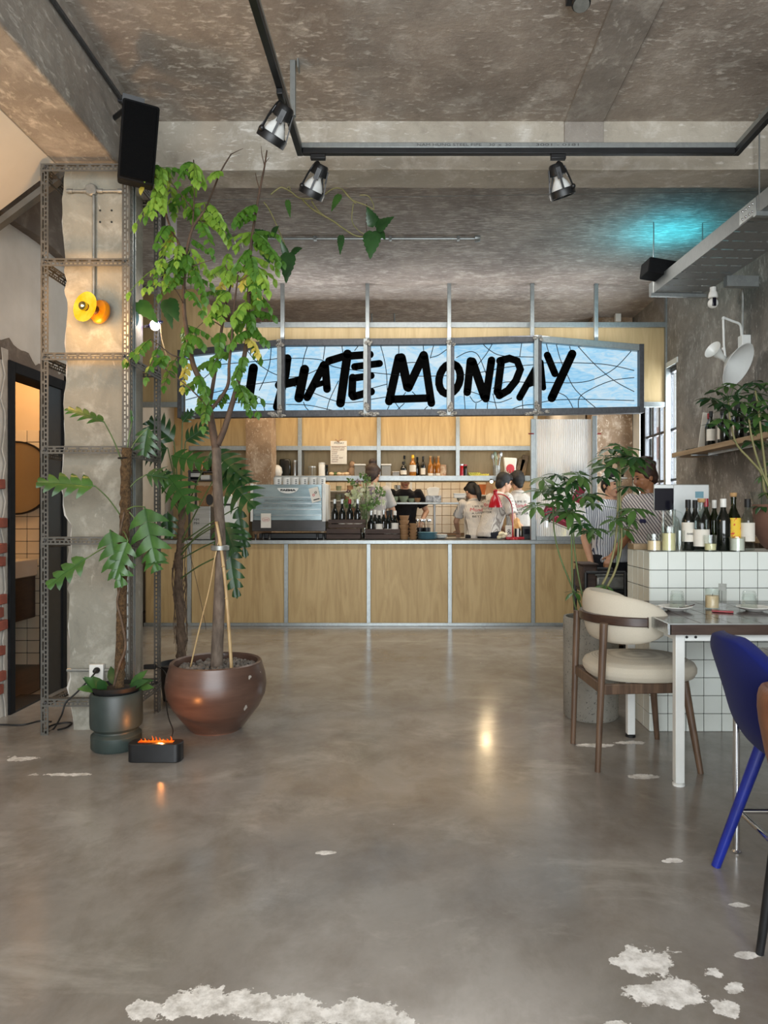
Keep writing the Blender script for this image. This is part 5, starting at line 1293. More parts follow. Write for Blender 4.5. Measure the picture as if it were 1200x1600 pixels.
br = [([T(338, 705), T(332, 670), T(325, 630), T(316, 600), T(302, 570), T(292, 520), T(287, 470), T(289, 405)], .024, .009),
      ([T(289, 410), T(280, 382), T(268, 360), T(256, 322, -.1), T(250, 290, -.1), T(253, 262, -.1)], .009, .003),
      ([T(289, 405), T(299, 362), T(308, 345), T(320, 328), T(331, 303, .05), T(345, 268, .05), T(361, 241, .05)], .009, .004),
      ([T(361, 241, .05), T(371, 236, .05), T(380, 232, .05)], .003, .001),
      ([T(300, 362), T(303, 320), T(304, 280), T(302, 255)], .005, .002),
      ([T(331, 655), T(327, 640, .05), T(333, 600, .1), T(341, 550, .1), T(347, 510, .12), T(353, 475, .12), T(361, 437, .1), T(352, 415, .1)], .014, .004),
      ([T(330, 640), T(355, 605, -.05), T(358, 570, -.08), T(362, 530, -.08), T(366, 480, -.1), T(372, 430, -.1)], .011, .004),
      ([T(340, 695), T(350, 672), T(360, 640), T(368, 612), T(382, 555), T(387, 517), T(389, 455), T(391, 400), T(397, 350), T(407, 292), T(413, 262), T(417, 235)], .019, .004),
      ([T(407, 300), T(402, 284), T(399, 270)], .004, .0015), ([T(414, 255), T(421, 246)], .003, .001), ([T(413, 258), T(409, 240), T(408, 228)], .003, .001),
      ([T(361, 437, .1), T(380, 418, .1), T(395, 400, .15)], .004, .002), ([T(372, 440, -.1), T(385, 432, -.15), T(400, 420, -.15)], .004, .002),
      ([T(287, 475), T(276, 455, -.1), T(264, 440, -.15)], .004, .002), ([T(299, 562), T(270, 555, -.1), T(250, 540, -.12), T(236, 530, -.15)], .005, .002),
      ([T(330, 640), T(300, 610, -.1), T(270, 585, -.12), T(245, 568, -.15)], .005, .002), ([T(303, 330), T(280, 300, -.1), T(262, 280, -.1)], .004, .0015),
      ([T(308, 345), T(330, 345, .1), T(352, 335, .15), T(372, 322, .15)], .004, .0015), ([T(290, 420), T(312, 412, -.15), T(335, 405, -.15)], .004, .0015),
      ([T(347, 510, .12), T(325, 500, .15), T(305, 515, .15)], .004, .0015), ([T(389, 460), T(402, 450, -.1), T(412, 452, -.1)], .004, .0015), ([T(386, 520), T(398, 505, .1), T(408, 505, .1)], .004, .0015)]
for pts, r0, r1 in br: branch(tr, pts, r0, r1)
stations = [q for pts, _, _ in br for q in smooth_path(pts, 4)]
sp = [(228,246),(243,256),(262,256),(278,250),(293,240),(308,250),(318,262),(222,270),(238,300),(255,302),(270,298),(288,288),(228,318),(245,348),(262,356),(300,316),(320,312),(340,318),(368,318),(384,326),(346,340),(330,356),(360,354),(376,362),(254,382),(276,382),(292,392),(322,396),(338,392),(304,402),(352,402),(368,390),(408,366),(420,362),(430,384),(424,398),(398,398),(362,418),(378,424),(396,418),(414,420),(428,414),(404,434),(216,416),(236,424),(250,434),(268,428),(320,440),(336,450),(388,448),(402,458),(414,455),(330,472),(346,472),(366,466),(310,424),(288,424),(290,506),(316,508),(342,508),(362,500),(382,494),(402,504),(412,514),(402,530),(368,514),(286,532),(200,536),(215,538),(228,566),(242,572),(288,572),(332,556),(346,554),(378,558),(322,596),(332,586),(347,606),(372,612),(396,602),(402,616),(312,616),(318,636),(350,620),(332,322),(356,386),(346,432),(262,404),(248,262),(235,412),(415,380),(385,405),(310,450),(375,480),(395,480)]
rnd = random.Random(21)
yellow = {(222,270), (262,356), (288,572), (404,434), (402,530), (378,424), (346,432)}
ex = [(x+random.Random(x*7+y).uniform(-16, 16), y+random.Random(x+y*3).uniform(-12, 12)) for i, (x, y) in enumerate(sp) if i % 2 == 0]
for (x, y) in sp + ex:
    dd = rnd.uniform(-.28, .22) if x > 255 else rnd.uniform(-.30, -.14); tip = T(x, y+rnd.uniform(4, 10), dd)
    st = min(stations, key=lambda q: (q - T(x, y, 0)).length + (0.3 if q.z < tip.z-0.35 else 0))
    vec = tip - st
    if vec.length < 0.08: vec = V((rnd.uniform(-1, 1), rnd.uniform(-.5, .5), 0.1)).normalized()*0.12
    Lr = min(0.30, max(0.15, vec.length*1.0)); base = st if vec.length < 0.30 else tip - vec.normalized()*0.24
    if vec.length >= 0.30: branch(tr, [st, st.lerp(base, .5) + V((0, 0, .02)), base], .0022, .0016, 'twig', 'twig', 5, 3)
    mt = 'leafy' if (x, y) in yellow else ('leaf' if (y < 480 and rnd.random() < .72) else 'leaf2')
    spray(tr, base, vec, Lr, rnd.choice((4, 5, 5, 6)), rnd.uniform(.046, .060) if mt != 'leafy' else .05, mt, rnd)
# cane, cord and tape that hold the trunk
ck = thing('support_cane', 'pale bamboo cane tied to the tree trunk in the pot', 'cane', tuple(T(362, 1050, -.08)))
branch(ck, [T(362, 1052, -.08), T(359, 1000, -.07), T(353, 920, -.06), T(346, 860, -.05), T(338, 815, -.045)], .010, .009, 'bamboo', 'cane', 8)
for y_, x_ in ((985, 357.5), (935, 354), (885, 349)): MB().lathe([(0.0095, -0.004), (0.012, 0), (0.0095, 0.004)], T(x_, y_, -.065), 8).build('node', MAT['bamboo'], ck, True)
ck2 = thing('thin_cane', 'thin cane leaning from pot rim to trunk', 'cane', tuple(T(297, 1045, -.02)))
branch(ck2, [T(297, 1045, -.02), T(312, 980, -.03), T(327, 920, -.045), T(336, 870, -.05), T(344, 838, -.05)], .005, .004, 'bamboo', 'cane', 6)
tp_ = thing('tape_wrap', 'grey tape wrapped around tree trunk and canes', 'tape', tuple(T(343, 855)))
MB().lathe([(0.044, -0.016), (0.052, -0.012), (0.052, 0.012), (0.044, 0.016)], T(344, 856, -.012), 18).build('tape', MAT['conduit'], tp_, True)

# ------------------------------------------------ split-leaf climbers
def split_leaf(parent, base, tip, facing, W, lobes, mat, rnd, droop=0.12, fill=0.95):
    """a deeply lobed blade along base->tip"""
    base, tip = V(base), V(tip); d = tip-base; L = d.length; d.normalize(); s = d.cross(V(facing))
    s = s.normalized() if s.length > 1e-3 else V((1, 0, 0)); n = s.cross(d).normalized()
    def mid(t): return base + d*(L*t) - n*(droop*L*t*t) 
    mb = MB()
    for i in range(12): pass
    for sg_ in (-1, 1):
        for i in range(lobes):
            t0_ = 0.03 + 0.93*i/lobes; t1_ = 0.03 + 0.93*(i+1)/lobes; tm = (t0_+t1_)/2
            w = W*0.5*(math.sin(math.pi*min(1, 0.22 + tm*0.80))**0.7)*rnd.uniform(.9, 1.1); fw = 0.42 + 0.30*tm
            a, b = mid(t0_), mid(t1_); gap = (t1_-t0_)*L
            def q(f, e): # f outward 0..1, e -1..1 across the lobe
                wd = gap*(0.5 if f < 0.35 else 0.5*fill*(1.16 - f*0.72)) * e
                return a.lerp(b, 0.5) + d*(wd + fw*w*f) + s*sg_*(w*f) + n*(0.16*w*math.sin(f*2.2) - 0.25*w*f*f)
            vs = [a, b]; fs = []
            for f in (0.34, 0.62, 0.86): vs += [q(f, -1), q(f, 1)]
            vs.append(q(1.14, 0.5))
            for r_ in range(3): fs.append((r_*2, r_*2+1, r_*2+3, r_*2+2) if sg_ < 0 else (r_*2+1, r_*2, r_*2+2, r_*2+3))
            fs.append((6, 7, 8) if sg_ < 0 else (7, 6, 8)); mb.add(vs, fs)
    a = mid(0.94); mb.add([a - s*(0.10*W), a + s*(0.10*W), tip - n*(droop*L)], [(0, 1, 2)])
    mb.tube([mid(t) + n*0.001 for t in (0, .3, .6, .95)], [0.004, 0.003, 0.002, 0.001], 5, False)
    return mb.build('leaf', MAT[mat], parent, True, sharp=180)
D = 3.80
gp_ = thing('green_pot', 'dark green two tier pot with climbing plant beside the column', 'pot', (px(182, D), D, 0))
MB().lathe([(0, 0.0), (0.118, 0.0), (0.128, 0.012), (0.128, 0.075), (0.110, 0.092), (0.110, 0.100), (0.130, 0.118), (0.133, 0.14), (0.133, 0.285), (0.126, 0.30), (0.118, 0.30), (0.114, 0.285), (0.114, 0.27), (0, 0.27)], n=56).build('pot_body', MAT['greenpot'], gp_)
MB().lathe([(0.100, 0.272), (0.112, 0.30), (0.120, 0.318), (0.124, 0.332), (0.117, 0.334), (0.108, 0.31), (0, 0.305)], n=40).build('nursery_pot', MAT['rubber'], gp_)
MB().lathe([(0, 0.306), (0.108, 0.306), (0.09, 0.316), (0, 0.322)], n=24).build('soil', MAT['soil'], gp_)
mo = thing('climbing_monstera', 'climbing plant with split green leaves on a mossy pole in green pot', 'plant', (px(188, D), D, 0.32))
def Q(x, y, dd=0.0): return P(x, y, D+dd)
pole = smooth_path([Q(186, 1080), Q(189, 1000), Q(191, 900), Q(195, 820), Q(196, 760), Q(198, 700)], 10)
mb = MB(); mb.tube(pole, [0.026 + 0.006*mnoise.noise(V((i*.9, 0, 0))) for i in range(len(pole))], 14); mb.v = [p + V((mnoise.noise(p*60), mnoise.noise(p*60+V((5, 0, 0))), 0))*0.007 for p in mb.v]
mb.build('moss_pole', MAT['coir'], mo, True, sharp=180)
MB().lathe([(0.030, -0.004), (0.034, 0.0), (0.030, 0.005)], Q(194, 716), 14).build('tie', MAT['rubber'], mo, True)
branch(mo, [Q(178, 1072, -.02), Q(186, 1040, -.04), Q(196, 1010, -.03), Q(190, 970, -.035), Q(183, 940, -.03), Q(190, 905, -.03), Q(184, 860, -.03), Q(194, 800, -.03)], .007, .005, 'root', 'stem', 8)
rnd = random.Random(5)
def mleaf(stem_pt, base, tip, W, lobes, facing=(0, -1, .35), mat='leafm', dd=-.06, ddt=None):
    a = Q(*stem_pt); b = Q(*base, dd); t_ = Q(*tip, dd if ddt is None else ddt)
    branch(mo, [a, a.lerp(b, .5) + V((0, 0, .015)), b], .0042, .0032, 'stem', 'petiole', 6, 4)
    split_leaf(mo, b, t_, facing, W, lobes, mat, rnd)
mleaf((192, 725), (163, 660), (106, 632), .13, 5, (0, -.5, 1), dd=-.10, ddt=-.12)
mleaf((188, 805), (149, 760), (54, 748), .15, 5, (0, -.9, .6), dd=-.10, ddt=-.16)
mleaf((188, 850), (136, 872), (68, 914), .13, 4, (0, -.9, .6), dd=-.12, ddt=-.16)
mleaf((188, 850), (172, 828), (186, 918), .16, 5, (0, -1, .2), dd=-.12, ddt=-.18)
mleaf((190, 830), (200, 845), (176, 905), .13, 4, (0, -1, .2), dd=-.14, ddt=-.18)
mleaf((192, 800), (226, 792), (240, 878), .22, 4, (0, -1, .2), dd=-.06, ddt=-.12)
mleaf((193, 790), (232, 845), (244, 892), .14, 4, (0, -1, .2), dd=-.02, ddt=-.06)
mleaf((196, 770), (228, 742), (262, 745), .15, 4, (0, -.8, .6), 'leafd', dd=.02)
mleaf((198, 712), (232, 668), (222, 712), .14, 4, (0, -1, .3), 'leafd', dd=.0)
mleaf((197, 715), (206, 660), (204, 640), .02, 2, dd=-.02)
for k in range(14):
    a = rnd.uniform(0, 6.28); b = V((px(182, D), D, .315)) + V((.07*math.cos(a), .07*math.sin(a), 0)); e_ = b + V((.09*math.cos(a), .09*math.sin(a) - .03, rnd.uniform(-.02, .12)))
    mb = MB(); leaflet(mb, b, e_-b, (0, -.8, .6), .12, .05, .25); mb.build('ground_leaf', MAT['leafd' if k % 2 else 'leafm'], mo, True, sharp=180)
# philodendron behind the brown pot
D2 = 4.80
np_ = thing('nursery_pot', 'plain black nursery pot hidden behind the big brown pot', 'pot', (px(284, D2), D2, 0))
MB().lathe([(0, 0), (0.12, 0), (0.15, 0.22), (0.156, 0.225), (0.156, 0.24), (0.146, 0.24), (0.14, 0.21), (0, 0.21)], n=32).build('pot_body', MAT['rubber'], np_)
MB().lathe([(0, 0.205), (0.139, 0.205), (0.10, 0.216), (0, 0.22)], n=20).build('soil', MAT['soil'], np_)
ph = thing('philodendron', 'dark leaved philodendron with root wrapped stem behind the brown pot', 'plant', (px(284, D2), D2, 0.21))
def H(x, y, dd=0.0): return P(x, y, D2+dd)
st_ = smooth_path([V((px(284, D2), D2, .21)), H(283, 1010), H(282, 960), H(279, 900), H(281, 850), H(285, 800), H(280, 765)], 8)
mb = MB(); mb.tube(st_, [0.034 - 0.014*i/(len(st_)-1) for i in range(len(st_))], 12); mb.v = [p + V((mnoise.noise(p*30), mnoise.noise(p*30+V((5, 0, 0))), 0))*0.012 for p in mb.v]; mb.build('stem', MAT['root'], ph, True, sharp=180)
for k in range(22):
    a0 = rnd.uniform(0, 6.28); pts = []; y0 = rnd.uniform(850, 940); ln = rnd.uniform(60, 130)
    for i in range(6):
        yy = y0 + ln*i/5; r_ = .030 + rnd.uniform(0, .022); pts.append(H(281 + (yy-900)*.02, yy) + V((r_*math.cos(a0 + i*.5), r_*math.sin(a0+i*.5), 0)))
    branch(ph, pts, .0032, .0018, 'root', 'aerial_root', 5, 3)
def pleaf(s_, b_, t_, W, lobes, dd=-.1, ddt=None, facing=(0, -.9, .5), mat='leafd'):
    a = H(*s_); b = H(*b_, dd); t2_ = H(*t_, dd if ddt is None else ddt)
    branch(ph, [a, a.lerp(b, .5) + V((0, 0, .01)), b], .005, .004, 'stem', 'petiole', 6, 4); split_leaf(ph, b, t2_, facing, W, lobes, mat, rnd, 0.15, 1.05)
pleaf((281, 800), (272, 690), (232, 655), .20, 5, -.10, -.16); pleaf((281, 790), (262, 700), (225, 705), .22, 5, -.15, -.22)
pleaf((281, 790), (285, 660), (300, 640), .10, 4, .0); pleaf((281, 770), (290, 690), (322, 664), .17, 5, -.05)
pleaf((282, 790), (268, 712), (326, 722), .16, 5, -.20, -.3, mat='leafm'); pleaf((281, 800), (262, 742), (300, 795), .22, 5, -.20, -.3, mat='leafm')
pleaf((281, 820), (330, 705), (386, 748), .20, 6, -.25, -.4); pleaf((281, 850), (342, 735), (396, 788), .26, 6, -.25, -.4)
pleaf((281, 860), (348, 815), (366, 862), .22, 5, -.3, -.38); pleaf((281, 875), (356, 838), (368, 936), .14, 6, -.25, -.3)
pleaf((281, 850), (372, 792), (382, 872), .10, 5, -.25, -.3); pleaf((281, 830), (262, 800), (262, 842), .13, 4, -.1); pleaf((281, 800), (250, 760), (262, 735), .12, 4, -.1)
for (x, y) in ((340, 858), (333, 868), (338, 878)): pass
branch(ph, [H(281, 905), H(310, 885, -.2), H(336, 872, -.3)], .006, .005, 'stem', 'petiole', 6)
branch(ph, [H(281, 870), H(310, 835, -.2), H(345, 815, -.35)], .006, .005, 'stem', 'petiole', 6)
branch(ph, [H(288, 830), H(305, 900, -.1), H(318, 960, -.2), H(322, 985, -.2)], .002, .0015, 'twig', 'tendril', 5)

# ------------------------------------------------ vine strung along the wires
D3 = 4.72
vn = thing('hanging_vine', 'trailing vine with large toothed leaves strung along the ceiling wires', 'vine', tuple(P(520, 310, D3)))
def G(x, y, dd=0.0): return P(x, y, D3+dd)
def vp(pts, r=.006, mat='canestem'): branch(vn, [G(*p) for p in pts], r, r*.7, mat, 'stem', 6)
vp([(423, 304), (433, 296), (441, 293), (455, 300), (470, 310), (500, 308), (520, 295), (535, 296), (550, 312), (570, 320), (585, 328)]); vp([(473, 312), (490, 328), (520, 345), (535, 356), (555, 368), (572, 370)], .007)
vp([(487, 314), (500, 332), (530, 352)], .006); vp([(552, 318), (550, 345), (560, 360), (573, 368)], .004); vp([(562, 305), (575, 306), (583, 318), (584, 326)], .004); vp([(535, 296), (545, 308), (556, 318)], .005)
vp([(412, 316), (422, 330), (440, 370), (450, 395)], .005); vp([(573, 318), (572, 350), (574, 366)], .003, 'twig'); vp([(454, 300), (452, 292), (448, 295)], .004)
def heart(base, tip, W, mat='leafd', dd=0.0):
    b, t_ = G(*base, dd), G(*tip, dd-.05); d = t_-b; L = d.length; d.normalize(); s = d.cross(V((0, -.9, .45))).normalized(); n = s.cross(d).normalized()
    mb = MB(); prof = [(-0.06, 0.36), (0.06, 0.86), (0.2, 1.0), (0.27, 0.88), (0.34, 0.96), (0.42, 0.76), (0.5, 0.80), (0.6, 0.54), (0.68, 0.56), (0.8, 0.28), (0.9, 0.2)]
    vs = []; fs = []
    for t, w in prof:
        tt = max(t, 0.0); c = b + d*(L*tt) - n*(0.12*L*tt*tt); ed = d*(L*(t-tt)); h_ = W/2*w
        vs += [c - s*h_ + ed - n*(0.12*h_), c - s*(h_*.5) + ed*.5 + n*(.06*h_), c, c + s*(h_*.5) + ed*.5 + n*(.06*h_), c + s*h_ + ed - n*(0.12*h_)]
    vs.append(t_ - n*(.12*L)); m_ = len(prof)
    for i in range(m_-1):
        for j in range(4): fs.append((i*5+j, i*5+j+1, i*5+5+j+1, i*5+5+j))
    for j in range(4): fs.append(((m_-1)*5+j, (m_-1)*5+j+1, m_*5))
    mb.add(vs, fs); mb.build('leaf', MAT[mat], vn, True, sharp=180)
heart((582, 362), (578, 402), .125, dd=-.05); heart((586, 352), (574, 322), .10); heart((588, 356), (614, 336), .11, dd=-.02); heart((590, 360), (602, 372), .07)
heart((450, 396), (446, 440), .11, dd=-.05); heart((455, 394), (471, 386), .09); heart((448, 400), (438, 372), .05)
heart((533, 368), (531, 396), .05, dd=-.02); heart((530, 304), (517, 328), .055, 'leafm'); heart((449, 313), (453, 338), .04, 'leafm'); heart((424, 366), (434, 352), .09, dd=-.05); heart((418, 372), (398, 356), .10, dd=.05); heart((415, 385), (420, 410), .09)
heart((285, 388), (280, 425), .11, dd=-.05); heart((216, 472), (246, 502), .10, 'leafm', -.55); heart((262, 468), (278, 500), .10, 'leafd', -.55); heart((258, 470), (268, 512), .07, 'leafd', -.55)
vp([(283, 390), (250, 440), (240, 470)], .004, 'twig')
# ------------------------------------------------ umbrella plants
def umbel(parent, hub, L, n, rnd, mat='leafs', tilt=None, pet=None):
    """a palmate leaf: leaflets radiating from one point and drooping"""
    mb = MB(); up = V((rnd.uniform(-.3, .3), rnd.uniform(-.5, -.1), 1)).normalized() if tilt is None else V(tilt).normalized()
    x = up.cross(V((0, 1, 0))).normalized(); y = up.cross(x); a0 = rnd.uniform(0, 6.28)
    for k in range(n):
        a = a0 + 2*math.pi*k/n + rnd.uniform(-.1, .1); o = x*math.cos(a) + y*math.sin(a); l_ = L*rnd.uniform(.8, 1.1)
        d = (o + up*rnd.uniform(-.35, .10)).normalized(); b = hub + d*(l_*0.12)
        leaflet(mb, b, d, up, l_, l_*0.39, 0.28)
        mb.tube([hub, b], 0.0015, 4, False)
    if pet is not None: mb.tube([pet, pet.lerp(hub, .5) + V((0, 0, -.005)), hub], 0.002, 5, False)
    return mb.build('leaf', MAT[mat], parent, True, sharp=180)
D4 = 4.38
cp = thing('concrete_planter', 'tall speckled concrete cylinder planter behind the beige chair', 'planter', (px(923, D4), D4, 0))
MB().lathe([(0, 0), (0.155, 0), (0.165, 0.012), (0.167, 0.60), (0.163, 0.615), (0.150, 0.615), (0.146, 0.60), (0.146, 0.54), (0, 0.54)], n=48).build('planter_body', MAT['concpot'], cp)
MB().lathe([(0, 0.535), (0.145, 0.535), (0.10, 0.548), (0, 0.552)], n=20).build('soil', MAT['soil'], cp)
sf = thing('umbrella_plant', 'tall umbrella plant with several bare stems in the concrete planter', 'plant', (px(923, D4), D4, 0.545))
def S(x, y, dd=0.0): return P(x, y, D4+dd)
rnd = random.Random(33)
base = V((px(923, D4), D4, .545))
stems = [([base + V((-.06, -.02, 0)), S(908, 950), S(893, 915), S(875, 870), S(866, 830), S(864, 790), S(861, 765)], .006, 'stem'),
         ([base + V((-.03, 0, 0)), S(898, 945), S(894, 900), S(893, 840), S(893, 790), S(895, 748)], .006, 'stem'),
         ([base + V((0, .03, 0)), S(912, 940), S(903, 895), S(897, 850), S(895, 800), S(900, 770)], .006, 'stem'),
         ([base + V((.05, 0, 0)), S(938, 925), S(950, 895), S(961, 850), S(965, 800), S(966, 755), S(966, 712)], .008, 'canestem'),
         ([base + V((.06, .03, 0)), S(946, 925), S(960, 895), S(970, 860), S(971, 820), S(969, 770), S(970, 705)], .008, 'canestem'),
         ([base + V((.04, -.03, 0)), S(944, 930), S(962, 890), S(967, 840), S(968, 790), S(960, 735)], .006, 'stem')]
for pts, r_, mt in stems: branch(sf, pts, r_, r_*.7, mt, 'stem', 7)
tips = [(861, 765), (866, 792), (895, 748), (893, 775), (900, 770), (966, 712), (970, 705), (960, 735), (964, 760), (866, 830), (968, 795), (893, 820)]
heads = [(846, 768), (858, 758), (872, 782), (880, 762), (866, 800), (893, 752), (905, 742), (884, 776), (902, 756), (912, 775), (893, 800), (880, 795), (926, 786), (838, 790), (848, 748), (918, 830), (908, 818), (930, 826), (945, 714), (955, 702), (968, 696), (982, 702), (992, 714), (975, 716), (938, 724), (950, 730), (985, 728), (996, 720), (940, 745), (984, 760), (982, 808), (972, 826), (992, 795), (960, 812), (925, 772), (872, 742)]
for x, y in heads:
    dd = rnd.uniform(-.16, .16); h_ = S(x, y, dd); st = min((S(*t_) for t_ in tips), key=lambda q: (q-h_).length)
    umbel(sf, h_, rnd.uniform(.090, .120), rnd.choice((7, 8, 8, 9)), rnd, 'leafs' if rnd.random() < .7 else 'leafd', None, st)
for x, y, l_ in ((898, 925, .08), (945, 915, .08), (948, 935, .07)): umbel(sf, S(x, y, -.05), l_, 5, rnd, 'leafm', None, base)
D5 = 4.33
rp_ = thing('terracotta_pot', 'brown terracotta bowl pot at the right end of the bar', 'pot', (px(1226, D5), D5, BT))
MB().lathe([(0, 0), (0.10, 0), (0.13, 0.03), (0.165, 0.10), (0.178, 0.18), (0.175, 0.255), (0.18, 0.26), (0.18, 0.275), (0.165, 0.275), (0.162, 0.25), (0, 0.25)], n=48).build('pot_body', MAT['terracotta'], rp_)
MB().lathe([(0, 0.245), (0.161, 0.245), (0.12, 0.258), (0, 0.262)], n=20).build('soil', MAT['soil'], rp_)
s2 = thing('umbrella_plant', 'bushy dark umbrella plant in the terracotta pot on the bar', 'plant', (px(1226, D5), D5, BT+0.25))
def S2(x, y, dd=0.0): return P(x, y, D5+dd)
b2 = V((px(1215, D5), D5, BT+.25))
for pts in ([b2, S2(1196, 770), S2(1190, 740), S2(1172, 718), S2(1150, 692), S2(1140, 650), S2(1138, 625)], [b2, S2(1200, 760), S2(1192, 700), S2(1185, 640), S2(1180, 610)], [b2 + V((.03, 0, 0)), S2(1215, 720), S2(1212, 660), S2(1210, 610)], [b2, S2(1188, 730), S2(1176, 690), S2(1170, 655)]):
    branch(s2, pts, .009, .005, 'canestem', 'stem', 7)
tips2 = [(1138, 625), (1180, 610), (1210, 610), (1170, 655), (1150, 692), (1190, 740), (1205, 700)]
heads2 = [(1112, 622), (1122, 612), (1135, 604), (1148, 600), (1160, 606), (1172, 598), (1185, 602), (1196, 598), (1210, 604), (1128, 630), (1142, 640), (1158, 628), (1172, 636), (1188, 626), (1202, 634), (1130, 655), (1150, 660), (1166, 668), (1182, 660), (1198, 666), (1120, 664), (1178, 690), (1192, 690), (1160, 648), (1188, 645), (1205, 650), (1195, 742), (1208, 720), (1190, 790), (1204, 770), (1176, 615), (1146, 618)]
for x, y in heads2:
    dd = rnd.uniform(-.2, .2); h_ = S2(x, y, dd); st = min((S2(*t_) for t_ in tips2), key=lambda q: (q-h_).length)
    umbel(s2, h_, rnd.uniform(.075, .11), rnd.choice((6, 7, 7, 8)), rnd, 'leafs' if rnd.random() < .45 else 'leafd', None, st)

# ================================================================== lighting track and ceiling fittings
TZ = 3.38
tk = thing('lighting_track', 'black U shaped lighting track under galvanised pipe below the ceiling', 'lighting track', (0.6, 4.2, TZ))
xa, xb, yc = -0.652, 1.945, 4.22
MB().box(xa-.018, xa+.018, -0.5, yc+.018, TZ, TZ+.034).build('rail', MAT['black'], tk, True, bevel=0.003)
MB().box(xa+.018, xb-.018, yc-.018, yc+.018, TZ, TZ+.034).build('rail', MAT['black'], tk, True, bevel=0.003)
MB().box(xb-.018, xb+.018, -0.5, yc+.018, TZ, TZ+.034).build('rail', MAT['black'], tk, True, bevel=0.003)
pp = MB().box(xa-.015, xb+.015, yc-.017, yc+.015, TZ+.034, TZ+.066).build('support_pipe', MAT['galv'], tk, True, bevel=0.003)
MB().box(xa-.015, xa+.015, -0.5, yc-.017, TZ+.034, TZ+.066).build('support_pipe', MAT['galv'], tk, True, bevel=0.003)
MB().box(xb-.015, xb+.015, -0.5, yc-.017, TZ+.034, TZ+.066).build('support_pipe', MAT['galv'], tk, True, bevel=0.003)
text_mesh('lettering', 'NAM HUNG STEEL PIPE    30  x  30', 0.020, MAT['inkfade'], tk, (px(725, 4.2), yc-.0175, TZ+.050), (1, 0, 0), (0, 0, 1), width=px(795, 4.2)-px(648, 4.2))
text_mesh('lettering', '3001 - 0181', 0.020, MAT['inkfade'], tk, (px(872, 4.2), yc-.0175, TZ+.050), (1, 0, 0), (0, 0, 1), width=px(905, 4.2)-px(838, 4.2))
for x, y in ((-.645, 3.93), (1.94, 3.6), (-.645, 1.5), (1.94, 1.2)):
    MB().box(x-.015, x+.015, y-.015, y+.015, TZ+.066, ZC).build('drop_pipe', MAT['galv'], tk, True, bevel=0.002)
MB().box(-.648+.03, -.648+.037, 3.9, 3.96, ZC-.05, ZC).build('anchor', MAT['galv'], tk, True)
def track_spot(label, mount, aim, target=None, power=0, s=1.0, along_y=False):
    o = V(mount); aim = V(aim).normalized(); g = thing('track_spotlight', label, 'spotlight', tuple(o), 0, 'spotlights on the lighting track')
    m = aim.to_track_quat('-Z', 'Y').to_matrix(); c = o + V((0, 0, -0.105*s)) + aim*0.02
    ax_, ay_ = (.016, .045) if along_y else (.045, .016)
    MB().box(o.x-ax_, o.x+ax_, o.y-ay_, o.y+ay_, o.z-.03, o.z).build('adapter', MAT['black'], g, True, bevel=0.004)
    MB().lathe([(0.0, .075), (.030, .075), (.036, .068), (.040, .045), (.042, .022), (.036, .018), (0, .018)], c, 20, m).build('rear_cap', MAT['black'], g, True)
    MB().lathe([(.058, -.085), (.064, -.085), (.066, -.055), (.064, -.05), (.058, -.052)], c, 32, m, True).build('front_ring', MAT['black'], g, True)
    for k in range(4):
        a = R(45 + 90*k); u = V((math.cos(a), math.sin(a), 0))
        MB().bar(c + m @ (u*.040 + V((0, 0, .05))), c + m @ (u*.063 + V((0, 0, -.06))), .010, .005, m @ u).build('strut', MAT['black'], g, True)
        MB().bar(c + m @ (u*.040 + V((0, 0, .055))), c + m @ (u*.048 + V((0, 0, .0))), .026, .006, m @ u).build('fin', MAT['black'], g, True, bevel=0.002)
    MB().lathe([(0, .02), (.020, .02), (.022, .005), (.036, -.015), (.048, -.040), (.052, -.060), (.046, -.068), (0, -.062)], c, 28, m).build('reflector_bulb', MAT['bulb'], g, True)
    sx = m @ V((1, 0, 0)); p1 = c + sx*.070 + m @ V((0, 0, -.055)); p2 = c - sx*.070 + m @ V((0, 0, -.055)); t_ = o + V((0, 0, -.035))
    MB().tube(smooth_path([p1, p1.lerp(t_, .55) + sx*.012, t_, p2.lerp(t_, .55) - sx*.012, p2], 5), .0048, 7).build('yoke', MAT['black'], g, True)
    for p in (p1, p2): MB().ell(p, (.013, .013, .013), 10, 7).build('knob', MAT['black'], g, True)
    for q_ in g.children:
        if q_.name.split('.')[0] not in ('adapter',):
            q_.data.transform(Matrix.Scale(1.18, 4))
    if power: spot('track_spot_beam', c + aim*.09, target, power, (1.0, .80, .55), 40, .8, .045)
    return g
track_spot('track spotlight nearest the camera beside the drop pipe', (xa, 3.60, TZ), (-.52, .30, -.80), (-1.9, 4.6, 0), 22, 1.05, True)
track_spot('track spotlight at the left corner above the vine', (px(497, 4.22), 4.22, TZ), (-.42, .35, -.80), (-1.3, 6.2, 0), 34)
track_spot('track spotlight alone on the right half of the rail', (px(872, 4.22), 4.22, TZ), (.30, .25, -.9), (.50, 4.05, 0), 90)
